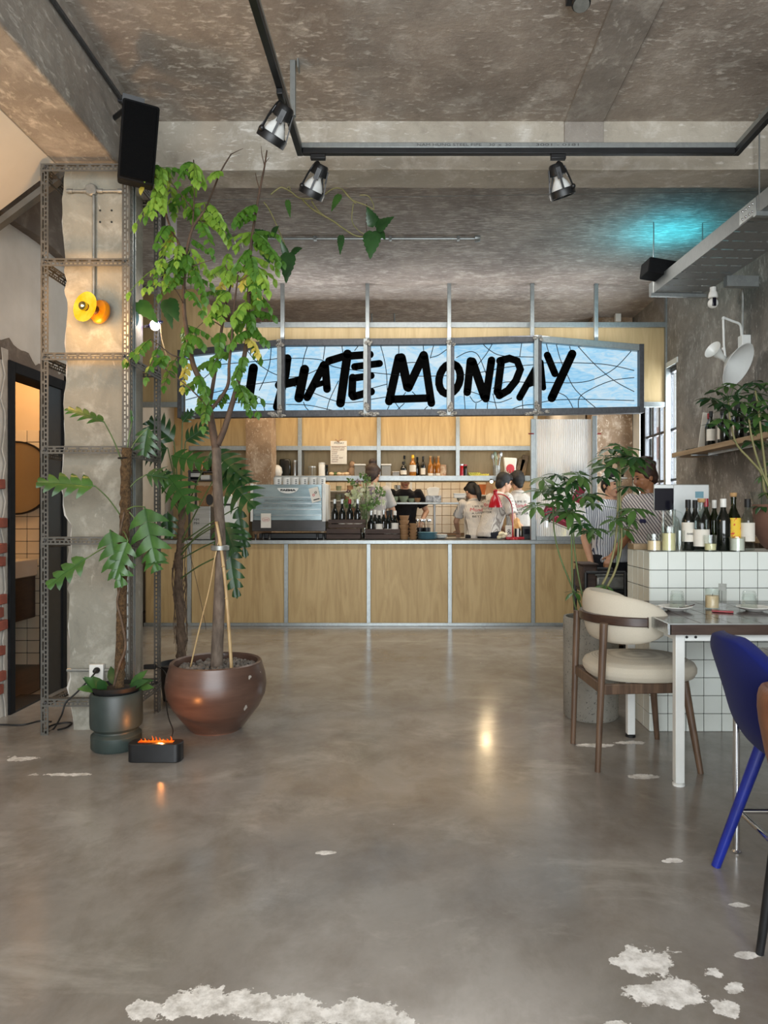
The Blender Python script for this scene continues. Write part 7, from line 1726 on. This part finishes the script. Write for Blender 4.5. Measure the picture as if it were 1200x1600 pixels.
# ------------------------------------------------ back shelf stock
D = BACK_D+.02; SZ = pz(745.5, BACK_D)+.001
def sbottle(label, x, r, h, mt, lab=True, cap='ink', dd=0.0, **k): return bottle(label, px(x, D+dd), D+dd, SZ, r, h, mt, lab, cap, k.get('labz', (.2, .5)), k.get('sh', .6), 'bottles on the kitchen shelf', simple=True)
sbottle('short dark bottle with white label first on kitchen shelf', 630.5, .042, .20, 'bottledark', True, 'ink', -.02)
sbottle('clear bottle behind the short dark bottle on kitchen shelf', 632, .030, .29, 'bottleclear', False, 'ink', .10)
sbottle('golden syrup bottle with cream label on kitchen shelf', 645, .045, .29, 'bottleamber', True, 'yellowlabel', 0, labz=(.3, .62))
sbottle('slim dark bottle behind the golden syrup bottle', 652, .030, .27, 'bottledark', False, 'ink', .10)
sbottle('slim dark bottle with white label alone on kitchen shelf', 661, .032, .27, 'bottledark', True, 'ink', 0, labz=(.15, .5))
for k, x in enumerate((672.5, 679, 685)): sbottle(('amber whisky bottle first of three on kitchen shelf', 'amber whisky bottle second of three on kitchen shelf', 'amber whisky bottle third of three on kitchen shelf')[k], x, .034, .26, 'bottleamber', True, 'cork', .08*(k % 2), labz=(.1, .22))
def jar(label, x, r, h, mt, lid='whitemat', cat='jar', name='storage_jar', dd=0.0):
    g = thing(name, label, cat, (px(x, D+dd), D+dd, SZ), 0, 'jars and tubs on the kitchen shelf'); MB().lathe([(0, 0), (r, 0), (r, h*.85), (r*.9, h*.88), (0, h*.88)], n=20).build('body', MAT[mt], g)
    MB().lathe([(0, h*.88), (r*.98, h*.88), (r*.98, h), (0, h)], n=20).build('lid', MAT[lid], g); return g
def tub(label, x0, x1, h, mt='bottleclear', dd=0.0, name='plastic_tub'):
    X0, X1 = px(x0, D+dd), px(x1, D+dd); g = thing(name, label, 'tub', ((X0+X1)/2, D+dd, SZ), 0, 'jars and tubs on the kitchen shelf')
    MB().box(-(X1-X0)/2, (X1-X0)/2, -.05, .06, 0, h*.88).build('body', MAT[mt], g, bevel=.006); MB().box(-(X1-X0)/2-.004, (X1-X0)/2+.004, -.054, .064, h*.88, h).build('lid', MAT['whitemat'], g, bevel=.004); return g
MAT['hazeplastic'] = glass('hazy_plastic', (.85, .85, .82, 1), .6, .1, ('#c9c6b8', .45))
tub('clear tub with pale lid right of the paper list', 554, 571, .17, 'hazeplastic'); tub('clear tub behind the bun haired cook on the shelf', 596, 611, .17, 'hazeplastic'); tub('small low tub with tan lid on the shelf', 613, 624, .07, 'hazeplastic')
jar('striped jar of preserves right of the whisky bottles', 692, .045, .16, 'chip', 'kraft'); jar('red labelled tin left on the right shelf bay', 721, .030, .17, 'red', 'silver'); jar('black and red tin beside the red tin', 726.5, .028, .165, 'bottledark', 'red')
jar('tall white canister at the left shelf bay', 503, .045, .19, 'white', 'white', 'canister'); jar('squat glass jar left of the white canister', 488, .055, .14, 'hazeplastic', 'silver'); jar('steel shaker bottle beside the black bag', 461, .028, .22, 'steel', 'silver', 'bottle', 'steel_shaker'); jar('black glass jar beside the white canister', 510, .022, .16, 'bottledark', 'ink')
g = thing('coffee_bag', 'glossy black coffee bag standing on the left shelf bay', 'bag', (px(445.5, D), D, SZ)); mb = MB(); mb.prism([(-.07, 0), (.07, 0), (.075, .12), (.065, .235), (-.065, .235), (-.075, .12)], (0, .045, 0), (1, 0, 0), (0, 0, 1), .09); mb.build('bag', MAT['bottledark'], g, bevel=.015)
g = thing('white_mug', 'round white pot at the left end of the shelf', 'pot', (px(433, D-.05), D-.05, SZ)); MB().lathe([(0, 0), (.045, 0), (.07, .06), (.06, .12), (.03, .15), (.0, .16)], n=24).build('pot', MAT['ceramic'], g)
g = thing('serving_board', 'wooden board of pastries below the hung paper list', 'board', (px(530, D), D, SZ)); MB().box(-.13, .16, -.07, .08, 0, .022).build('board', MAT['shelfwood'], g, bevel=.004)
rnd = random.Random(2)
for k in range(5):
    q = thing('pastry', ('golden pastry at the left of serving board', 'green wrapped pastry on the serving board', 'golden pastry in the middle of serving board', 'flat golden pastry on the serving board', 'small pastry at the right of serving board')[k], 'pastry', (px(518+k*6, D), D+.02*(k % 2), SZ+.0225), 0, 'pastries on the serving board')
    mb = MB(); mb.ell((0, 0, .022), (.035, .03, .022), 10, 7); mb.build('pastry', MAT['wax'] if k != 1 else MAT['foliage'], q)
g = thing('bread_bag', 'brown bag of bread behind the pastries', 'bag', (px(549, D), D+.06, SZ)); mb = MB(); mb.ell((0, 0, .07), (.055, .05, .07), 12, 8); mb.ell((0.005, 0, .17), (.04, .04, .05), 12, 8); mb.build('bag', MAT['kraft'], g)
g = thing('fruit_bunch', 'bunch of green yellow bananas on the right shelf bay', 'fruit', (px(742, D), D, SZ)); 
for k in range(6):
    mb = MB(); mb.tube(smooth_path([(-.08+.025*k, 0, .06), (-.06+.03*k, -.02, .02), (-.0+.03*k, -.03, .016), (.04+.028*k, -.02, .04)], 4), [.005]+[.014]*11+[.004], 7); mb.build('banana', pm('banana_skin_%d' % k, '#c2b44a', '#7c8a3a', .5, scale=8), g)
g = thing('utensil_pot', 'grey pot of spoons and spatulas on the right shelf', 'pot', (px(776, D), D, SZ)); MB().lathe([(0, 0), (.05, 0), (.052, .15), (.047, .15), (.045, .01), (0, .01)], n=20).build('pot', MAT['conduit'], g)
for k, (dx, h_) in enumerate(((-.05, .30), (-.02, .33), (.02, .31), (.05, .33), (.0, .29))):
    mb = MB(); mb.tube([(dx*.3, 0, .03), (dx*.8, 0, .20), (dx, 0, h_-.05)], .006, 6); mb.ell((dx*1.1, 0, h_-.03), (.022, .01, .04), 10, 7); mb.build('utensil', MAT[('conduit', 'ceramicgreen', 'shelfwood', 'steel', 'ceramicgreen')[k]], g)
g = thing('snack_bag', 'white snack bag with red print on the right shelf', 'bag', (px(797, D), D, SZ)); mb = MB(); mb.prism([(-.08, 0), (.08, 0), (.075, .12), (.09, .25), (-.09, .26), (-.075, .12)], (0, .03, 0), (1, 0, 0), (0, 0, 1), .05); mb.build('bag', MAT['paper'], g, bevel=.015); mb = MB(); mb.ell((0, -.022, .11), (.055, .006, .06), 16, 8); mb.build('print', MAT['redink'], g)
for k, (x, lb) in enumerate(((812, 'round wooden board leaning at the right shelf end'), (818, 'tall wooden board leaning at the right shelf end'))):
    g = thing('cutting_board', lb, 'board', (px(x, D+.12), D+.12, SZ)); mb = MB(); mb.obox((0, 0, .13+.02*k), (.09, .015, .25+.05*k), Matrix.Rotation(R(18-6*k), 3, 'Y')); mb.build('board', MAT['shelfwood'], g, bevel=.006)
g = thing('small_rack', 'little wooden rack before the snack bag on shelf', 'rack', (px(797, D-.06), D-.07, SZ)); MB().box(-.10, .10, -.01, .01, 0, .008).build('base', MAT['shelfwood'], g)
for k in range(6): MB().box(-.10+k*.038, -.093+k*.038, -.005, .005, .008, .085).build('peg', MAT['shelfwood'], g)
# left bay: rack of cups and boxes behind the grinders
g = thing('cup_rack', 'dark metal rack with two shelves behind the coffee grinders', 'rack', (px(340, 9.0), 9.0, .12)); d = 9.0
for y in (737, 750): MB().box(px(297, d), px(382, d), d-.1, d+.2, pz(y+1.5, d), pz(y, d)).build('shelf_board', MAT['galvdark'], g, True, bevel=.002)
for x in (299, 380):
    for yy in (d-.09, d+.18): MB().box(px(x, d)-.012, px(x, d)+.012, yy, yy+.02, .12, pz(735, d)).build('post', MAT['galvdark'], g, True)
SL = pz(750, d)+.001; SU = pz(737, d)+.001
for k, (x, zz, w_, h_, mt, lb) in enumerate(((307, SL, .15, .12, 'blackmat', 'black carton on the lower cup rack shelf'), (322, SL, .12, .06, 'paper', 'cream box on the lower cup rack shelf'), (372, SL, .11, .09, 'plateblue', 'blue box on the lower rack shelf by the pillar'), (345, SU, .05, .17, 'paper', 'tall cream packet on the upper cup rack shelf'), (358, SU, .10, .08, 'kraft', 'kraft box on the upper cup rack shelf'), (371, SU, .07, .10, 'blackmat', 'small black box on the upper rack shelf'))):
    q = thing('packing_box', lb, 'box', (px(x, d), d, zz), 0, 'boxes on the cup rack'); MB().box(-w_/2, w_/2, -.06, .06, 0, h_).build('carton', MAT[mt], q, bevel=.004); MB().box(-w_/2+.01, w_/2-.01, -.0615, -.06, h_*.3, h_*.7).build('label', MAT['whitemat'], q)
for k, (x, r_, h_, mt, lb) in enumerate(((306, .03, .2, 'bottleclear', 'clear bottle at the left of the upper rack shelf'), (316, .03, .17, 'bottleamber', 'amber bottle on the upper rack shelf'), (327, .03, .18, 'bottledark', 'dark bottle on the upper rack shelf'))): bottle(lb, px(x, d), d, SU, r_, h_, mt, False, 'ink', group='bottles on the cup rack', simple=True)
# far kitchen shelf with stock against the tiles
g = thing('kitchen_rack', 'white wall shelf with stock against the far kitchen tiles', 'shelf', (px(560, 11.3), 11.3, 1.5)); d = 11.28
for y in (767, 782): MB().box(px(505, d), px(642, d), d-.12, d+.16, pz(y+1.6, d), pz(y, d)).build('shelf_board', MAT['white'], g, True)
for x in (505, 555, 605, 642): MB().box(px(x, d)-.02, px(x, d)+.02, d-.10, d-.06, .12, pz(745, d)).build('post', MAT['white'], g, True)
rnd = random.Random(8)
ORD = ['first', 'second', 'third', 'fourth', 'fifth', 'sixth', 'seventh', 'eighth']
stock = ['cream', 'brown', 'white', 'green', 'red', 'grey', 'tan', 'black']
smat = ['wax', 'claybowl', 'ceramic', 'ceramicgreen', 'redcap', 'steel', 'kraft', 'blackmat']
for k in range(16):
    x = 512 + (k % 8)*16 + rnd.uniform(-3, 3); y = 767 if k < 8 else 782; i = (k*3) % 8
    q = thing('stock_pot', f'{stock[i]} pot on the {"upper" if k < 8 else "lower"} far kitchen shelf, {ORD[k % 8]} from the left', 'pot', (px(x, d), d, pz(y, d)+.001), 0, 'stock pots on the far kitchen shelf')
    h_ = rnd.uniform(.07, .14); r_ = rnd.uniform(.04, .06); MB().lathe([(0, 0), (r_*.85, 0), (r_, h_*.8), (r_, h_), (r_*.9, h_), (r_*.8, h_*.1), (0, h_*.1)], n=14).build('pot', MAT[smat[i]], q)
g = thing('orange_heat_lamps', 'orange heat lamps drawn as plain buckets in the far kitchen', 'caddy', tuple(P(745, 763, 11.2))); d = 11.2  # plain orange shapes stand in for glowing heat lamps
for k, x in enumerate((738, 753)): MB().lathe([(0, 0), (.05, 0), (.07, .16), (.065, .16), (.045, .01), (0, .01)], P(x, 773, d), 16).build('bucket', pm('heat_lamp_orange_%d' % k, '#d9824f', '#c66d3b', .5, scale=5), g, True)
MB().box(px(725, d), px(770, d), d-.08, d+.28, pz(775, d), pz(773, d)-.002).build('shelf_board', MAT['white'], g, True)
MB().box(px(727, d), px(731, d), d+.20, d+.24, .12, pz(775, d)).build('post', MAT['white'], g, True); MB().box(px(764, d), px(768, d), d+.20, d+.24, .12, pz(775, d)).build('post', MAT['white'], g, True)
g = thing('shelf_downlight', 'small black spot lamp fixed under the kitchen shelf edge', 'lamp', tuple(P(768, 752, 9.06)))
q = V((px(768, 9.05), 9.05, 1.655)); tg = V((.46, 3.95, 0)); dr = (tg-q).normalized(); m = dr.to_track_quat('Z', 'Y').to_matrix()
MB().lathe([(0, -.05), (.018, -.05), (.026, -.03), (.028, .025), (.024, .025), (.020, -.01), (0, -.012)], q, 18, m).build('can', MAT['black'], g, True)
MB().tube([q - dr*.04, V((q.x, 9.16, 1.69))], .007, 6).build('bracket', MAT['black'], g, True)
MB().lathe([(0, 0), (.019, 0), (.019, .008), (0, .010)], q, 16, m).build('bulb', MAT['bulbwarm'], g, True)
spot('shelf_downlight_beam', q + dr*.035, tg, 22, (1.0, .74, .42), 18, .9, .12)
# trolley of bins by the end of the counter
d = 5.55
g = thing('bus_trolley', 'black service trolley with grey bins beyond the planter', 'trolley', (px(950, d), d, 0))
TX_ = (px(908, d), px(968, d))
for z in (.25, .64): MB().box(TX_[0], TX_[1], d-.16, d+.22, z, z+.02).build('deck', MAT['black'], g, True, bevel=.004)
for x in TX_:
    for yy in (d-.15, d+.20): MB().tube([V((x, yy, .06)), V((x, yy, .80))], .014, 8).build('post', MAT['black'], g, True)
for yy in (d-.15, d+.20): MB().tube([V((TX_[0], yy, .80)), V((TX_[1], yy, .80))], .012, 8).build('handle_rail', MAT['galvdark'], g, True)
for x in TX_:
    for yy in (d-.15, d+.20): MB().lathe([(0, -.015), (.03, -.015), (.03, .015), (0, .015)], (x, yy, .03), 14, Matrix.Rotation(R(90), 3, 'Y')).build('wheel', MAT['rubber'], g, True)
for k, (x, mt, lb, h_, w_) in enumerate(((917, 'cratewood', 'dark brown bin at the left of the trolley', .19, .12), (952, 'conduit', 'grey plastic bin on the service trolley', .11, .26))):
    q = thing('plastic_bin', lb, 'bin', (px(x, d), d+.03, .661), 0, 'bins on the trolley'); MB().box(-w_/2, w_/2, -.13, .13, 0, h_).build('bin', MAT[mt], q, bevel=.02); MB().box(-w_/2-.006, w_/2+.006, -.136, .136, h_, h_+.012).build('rim', MAT[mt], q, bevel=.004)
# ================================================================== people
def remesh(o, vox, it=3, fac=0.5):
    m = o.modifiers.new('r', 'REMESH'); m.mode = 'VOXEL'; m.voxel_size = vox
    s = o.modifiers.new('s', 'SMOOTH'); s.factor = fac; s.iterations = it
    return bake(o)
def person(label, loc, rotz, s=1.0, lean=0, turn=0, nod=0, tilt=0, skin='skin', shirt='stripe', trousers='denim', hair='short', hairmat='hair',
           arms=None, sleeves=0.62, collar=True, text=False, cap=False, nametag=False, female=False, glasses_=False, apron=False):
    g = thing('person', label, 'person', loc, rotz)
    LX = Matrix.Rotation(R(lean), 4, 'X'); pel = V((0, 0, .93))
    def U(p): return (pel + (LX @ (V(p)-pel)))*s
    def Lo(p): return V(p)*s
    sw = .165 if female else .185; hw = .088
    sh_ = {1: U((sw, .0, 1.375)), -1: U((-sw, .0, 1.375))}
    arms = arms or {}
    el = {}; wr_ = {}
    for k in (1, -1):
        el[k] = V(arms[k][0])*s if k in arms else U((k*(sw+.045), .02, 1.09)); wr_[k] = V(arms[k][1])*s if k in arms else U((k*(sw+.06), -.06, .85))
    nb = U((0, .01, 1.42)); hc = U((0, -.018, 1.575))
    HR = (LX.to_3x3() @ Matrix.Rotation(R(turn), 3, 'Z') @ Matrix.Rotation(R(nod - lean*.6), 3, 'X') @ Matrix.Rotation(R(tilt), 3, 'Y'))
    def Hd(p): return hc + HR @ (V(p)*s)
    # ---- body
    b = MB(); E = lambda p, r, m=None: b.ell(p, (r[0]*s, r[1]*s, r[2]*s), 16, 10, m if m is not None else HR)
    E(Hd((0, .014, .034)), (.075, .094, .086)); E(Hd((0, -.022, -.035)), (.060, .068, .075)); E(Hd((0, -.052, -.090)), (.030, .026, .020)); E(Hd((0, -.094, -.018)), (.011, .016, .018)); E(Hd((0, -.086, .004)), (.008, .012, .03))
    for k in (1, -1): E(Hd((k*.076, .012, -.012)), (.010, .020, .030)); E(Hd((k*.035, -.055, -.035)), (.024, .026, .026))
    b.tube([Hd((0, .018, -.05)), nb.lerp(Hd((0, .018, -.05)), .4), nb + V((0, 0, -.05*s))], [.056*s, .052*s, .066*s], 12)
    LT = LX.to_3x3()
    E(U((0, 0, 1.30)), (sw*.92, .10, .13), LT); E(U((0, 0, 1.12)), (.135, .095, .16), LT); b.ell(Lo((0, 0, .95)), (.155*s, .11*s, .13*s), 16, 10)
    for k in (1, -1):
        b.tube([sh_[k], sh_[k].lerp(el[k], .5), el[k]], [.050*s, .046*s, .038*s], 10); b.tube([el[k], el[k].lerp(wr_[k], .4), wr_[k]], [.038*s, .037*s, .026*s], 10); b.ell(el[k], (.039*s,)*3, 10, 8); b.ell(sh_[k], (.055*s,)*3, 10, 8)
        d = (wr_[k]-el[k]).normalized(); sd = d.cross(V((0, 0, 1))); sd = sd.normalized() if sd.length > .1 else V((1, 0, 0)); n_ = sd.cross(d).normalized()
        pc_ = wr_[k] + d*(.050*s); b.ell(pc_, (.040*s, .050*s, .017*s), 12, 8, Matrix((sd, d, n_)).transposed())
        b.tube([wr_[k], pc_], [.026*s, .027*s], 8)
        for j, (off, ln) in enumerate(((-.030, .068), (-.010, .080), (.010, .075), (.030, .058))):
            p0 = pc_ + sd*(off*s) + d*(.035*s); p1 = p0 + d*(ln*.5*s) - n_*(.010*s); p2 = p1 + d*(ln*.4*s) - n_*(.030*s); b.tube([p0, p1, p2], [.0095*s, .009*s, .0075*s], 7)
        p0 = pc_ - sd*(.030*s*k) - d*(.015*s); p1 = p0 - sd*(.028*s*k) + d*(.022*s); p2 = p1 - sd*(.008*s*k) + d*(.026*s); b.tube([p0, p1, p2], [.012*s, .011*s, .008*s], 7)
        b.tube([Lo((k*hw, 0, .93)), Lo((k*.098, -.012, .50)), Lo((k*.10, .02, .09))], [.085*s, .058*s, .040*s], 12)
        b.ell(Lo((k*.10, -.045, .045)), (.042*s, .115*s, .04*s), 12, 8)
    body = b.build('body', MAT[skin], g); remesh(body, .0075, 2)
    # ---- clothing
    c = MB(); rings = [(.86, .175, .130), (.92, .172, .128), (1.02, .158, .120), (1.14, .165, .122), (1.26, sw+.012, .126), (1.35, sw*.98, .112), (1.405, sw*.62, .085), (1.435, .075, .068)]
    vs = []; n = 28
    for z, rx_, ry_ in rings:
        for j in range(n):
            a = 2*math.pi*j/n; ca, sa = math.cos(a), math.sin(a); p = V((rx_*math.copysign(abs(ca)**.85, ca), ry_*math.copysign(abs(sa)**.85, sa) + .004, z))
            vs.append(U(p) if z > .93 else Lo(p))
    fs = [(i*n+j, i*n+(j+1) % n, (i+1)*n+(j+1) % n, (i+1)*n+j) for i in range(len(rings)-1) for j in range(n)] + [tuple(range(n-1, -1, -1)), tuple((len(rings)-1)*n+j for j in range(n))]
    c.add(vs, fs)
    for k in (1, -1):
        e = sh_[k].lerp(el[k], sleeves/.62*.72) if sleeves < .9 else el[k]; c.ell(sh_[k], (.068*s,)*3, 12, 8); c.tube([sh_[k] + V((0, 0, .0)), sh_[k].lerp(e, .5), e], [.066*s, .068*s, .072*s], 14)
        if sleeves >= .9: c.ell(el[k], (.058*s,)*3, 10, 8); c.tube([el[k], el[k].lerp(wr_[k], .85)], [.056*s, .044*s], 12)
    so_ = c.build('shirt', MAT[shirt], g); remesh(so_, .011, 3)
    wr2 = bpy.data.textures.get('fold') or bpy.data.textures.new('fold', 'CLOUDS'); wr2.noise_scale = .09
    dm = so_.modifiers.new('folds', 'DISPLACE'); dm.texture = wr2; dm.strength = .022; dm.mid_level = .5; dm.texture_coords = 'LOCAL'; bake(so_)
    if collar:
        c = MB()
        def cf_(u, v):
            a = R(-150) + R(300)*u + math.pi/2; rr_ = (.070 + .026*v)*s; z = 1.437 - .035*v*(1 if v > 0 else 0) + .012*math.sin(a)*0
            p = U((rr_/s*math.cos(a), .008 + rr_/s*math.sin(a)*.92, z)); return p
        c.grid(cf_, 25, 3); co = c.build('collar', MAT[shirt], g); co.modifiers.new('t', 'SOLIDIFY').thickness = .006
    t = MB(); t.ell(Lo((0, 0, .90)), (.172*s, .128*s, .12*s), 16, 10)
    for k in (1, -1): t.tube([Lo((k*.085, 0, .92)), Lo((k*.097, -.006, .66)), Lo((k*.102, -.010, .42)), Lo((k*.104, .012, .11))], [.105*s, .092*s, .078*s, .075*s], 14)
    tr_ = t.build('trousers', MAT[trousers], g); remesh(tr_, .015, 3)
    for k in (1, -1): MB().ell(Lo((k*.102, -.045, .042)), (.050*s, .135*s, .045*s), 14, 8).build('shoe', MAT['blackmat'], g)
    # ---- face
    for k in (1, -1):
        ey = MB(); ey.ell(Hd((k*.030, -.080, .010)), (.013*s, .008*s, .006*s), 10, 6, HR); ey.build('eye', MAT['eyew'], g)
        ey = MB(); ey.ell(Hd((k*.031, -.083, .032)), (.019*s, .007*s, .004*s), 10, 6, HR); ey.build('eyebrow', MAT[hairmat], g)
    ey = MB(); ey.ell(Hd((0, -.083, -.062)), (.022*s, .009*s, .008*s), 12, 6, HR); ey.build('mouth', MAT['lip'], g)
    # ---- hair
    h = MB(); HE = lambda p, r: h.ell(Hd(p), (r[0]*s, r[1]*s, r[2]*s), 16, 10, HR)
    HE((0, .030, .052), (.086, .096, .086)); HE((0, .062, -.01), (.078, .058, .085)); HE((0, -.045, .095), (.066, .045, .034))
    for k in (1, -1): HE((k*.064, .02, .03), (.024, .060, .060)); HE((k*.055, -.045, .075), (.026, .030, .030))
    if hair == 'bun': HE((0, .055, .150), (.050, .050, .045)); HE((0, .07, -.06), (.05, .035, .05))
    if hair == 'tail':
        h.tube([Hd((0, .115, .03)), Hd((0, .16, -.02)), Hd((0, .16, -.14)), Hd((0, .135, -.24))], [.026*s, .040*s, .042*s, .014*s], 12)
    if hair == 'low': HE((0, .085, -.075), (.045, .04, .045)); HE((0, .05, .02), (.092, .085, .095))
    if hair == 'fluffy':
        rr_ = random.Random(6)
        for q in range(26):
            a = rr_.uniform(0, 6.28); e_ = rr_.uniform(.1, 1.4); HE((.075*math.cos(a)*math.cos(e_), .035+.085*math.sin(a)*math.cos(e_), .055+.085*math.sin(e_)), (.03, .03, .03))
    if hair == 'crop': HE((0, .02, .085), (.080, .098, .062)); HE((.02, -.05, .105), (.06, .05, .035))
    ho = h.build('hair', MAT[hairmat], g); remesh(ho, .009, 3)
    if cap:
        c = MB(); HRf = HR
        c.ell(Hd((0, .02, .062)), (.092*s, .105*s, .078*s), 20, 12, HR)
        c.ell(Hd((0, -.105, .065)), (.075*s, .075*s, .010*s), 16, 6, HR); cp_ = c.build('cap', MAT['whitemat'], g)
        c = MB(); c.ell(Hd((-.025, -.082, .085)), (.03*s, .012*s, .02*s), 12, 8, HR); c.build('cap_patch', MAT['ink'], g)
    if glasses_:
        c = MB()
        for k in (1, -1):
            pts = [Hd((k*.032 + .022*math.cos(R(a)), -.098, .008 + .018*math.sin(R(a)))) for a in range(0, 361, 30)]; c.tube(pts, .0018*s, 5, False); c.tube([Hd((k*.054, -.098, .01)), Hd((k*.078, .0, .008))], .0018*s, 5, False)
        c.build('spectacles', MAT['black'], g)
    if nametag:
        p = U((.085, -.150, 1.22)); c = MB(); c.obox(p, (.062*s, .006, .032*s), LT); c.build('name_badge', pm('navy_badge', '#1d2350', '#161b40', .4, scale=4), g)
    if text:
        for k, (tx, z, mt, w_, sz) in enumerate((('LIFE IS', 1.275, 'ink', .15, .038), ('Monday', 1.225, 'redink', .25, .075), ('A LITTLE', 1.172, 'ink', .20, .036), ('BETTER', 1.125, 'ink', .20, .040))):
            o_ = U((0, .150, z)); up_ = LT @ V((0, 0, 1))
            to = text_mesh('back_print', tx, sz*s, MAT[mt], g, o_, (-1, 0, 0), up_, width=w_*s, extrude=.0, italic=.25 if k == 1 else 0, world=False)
            sw_ = to.modifiers.new('w', 'SHRINKWRAP'); sw_.target = so_; sw_.wrap_method = 'PROJECT'; sw_.use_project_x = False; sw_.use_project_y = True; sw_.use_project_z = False; sw_.use_negative_direction = True; sw_.use_positive_direction = True; sw_.offset = .004; sw_.wrap_mode = 'ABOVE_SURFACE'
            bpy.context.view_layer.update(); bake(to)
    if apron: pass
    return g
KF = .12
person('cook with brown hair bun in grey shirt seen from behind', (px(581, 8.93), 8.93, KF), R(172), 1.03, 6, -8, 12, 0, 'skin', 'greyshirt', 'blackcloth', 'bun', 'hairbrown', {1: ((.25, -.10, 1.10), (.20, -.34, 1.02)), -1: ((-.25, -.10, 1.10), (-.18, -.34, 1.02))}, female=True)
person('cook in black shirt working with lowered head in the back kitchen', (px(632, 10.1), 10.1, KF), R(6), 1.03, 6, 5, 18, 0, 'skin', 'blackcloth', 'blackcloth', 'crop', 'hair', {1: ((.30, -.04, 1.12), (.20, -.28, .98)), -1: ((-.30, -.02, 1.12), (-.24, -.26, 1.0))}, collar=False)
person('ponytailed woman in striped shirt bending over the counter, leftmost of three', (px(748, 8.98), 8.98, KF), R(196), .93, 24, 10, 22, 0, 'skin', 'stripe', 'denim', 'tail', 'hair', {1: ((.22, -.30, 1.10), (.14, -.46, .98)), -1: ((-.22, -.30, 1.10), (-.12, -.46, .98))}, text=True, female=True)
person('man in spectacles and striped shirt facing right, reaching down to counter', (px(764, 8.76), 8.76, KF), R(118), .98, 20, -8, 6, 0, 'skin', 'stripe', 'denim', 'crop', 'hair', {1: ((.26, -.24, 1.05), (.20, -.38, .94)), -1: ((-.28, -.18, 1.06), (-.36, -.34, .90))}, text=True, glasses_=True)
person('dark haired woman in striped shirt with printed back by the screen', (px(811, 8.95), 8.95, KF), R(188), .985, 8, 10, 8, 0, 'skin', 'stripe', 'denim', 'low', 'hair', {1: ((.26, -.14, 1.12), (.20, -.30, 1.28)), -1: ((-.25, -.14, 1.10), (-.16, -.36, 1.05))}, text=True, female=True)
person('smiling waiter in light blue striped shirt and cap facing the camera', (px(953, 6.3), 6.3, 0), R(10), .955, 3, 8, 4, 0, 'skin', 'stripebold', 'denim', 'crop', 'hair', {1: ((.23, .04, 1.08), (.22, -.10, .88)), -1: ((-.24, .02, 1.08), (-.22, -.08, .86))}, cap=True, nametag=True)
person('waiter with fluffy brown hair in dark striped shirt looking down left', (px(1016, 5.85), 5.85, 0), R(-62), .985, 5, -12, 18, 0, 'skindark', 'stripeshade', 'blackcloth', 'fluffy', 'hairbrown', {1: ((.27, -.02, 1.08), (.22, -.24, .96)), -1: ((-.25, -.02, 1.06), (-.20, -.22, .92))}, nametag=True)
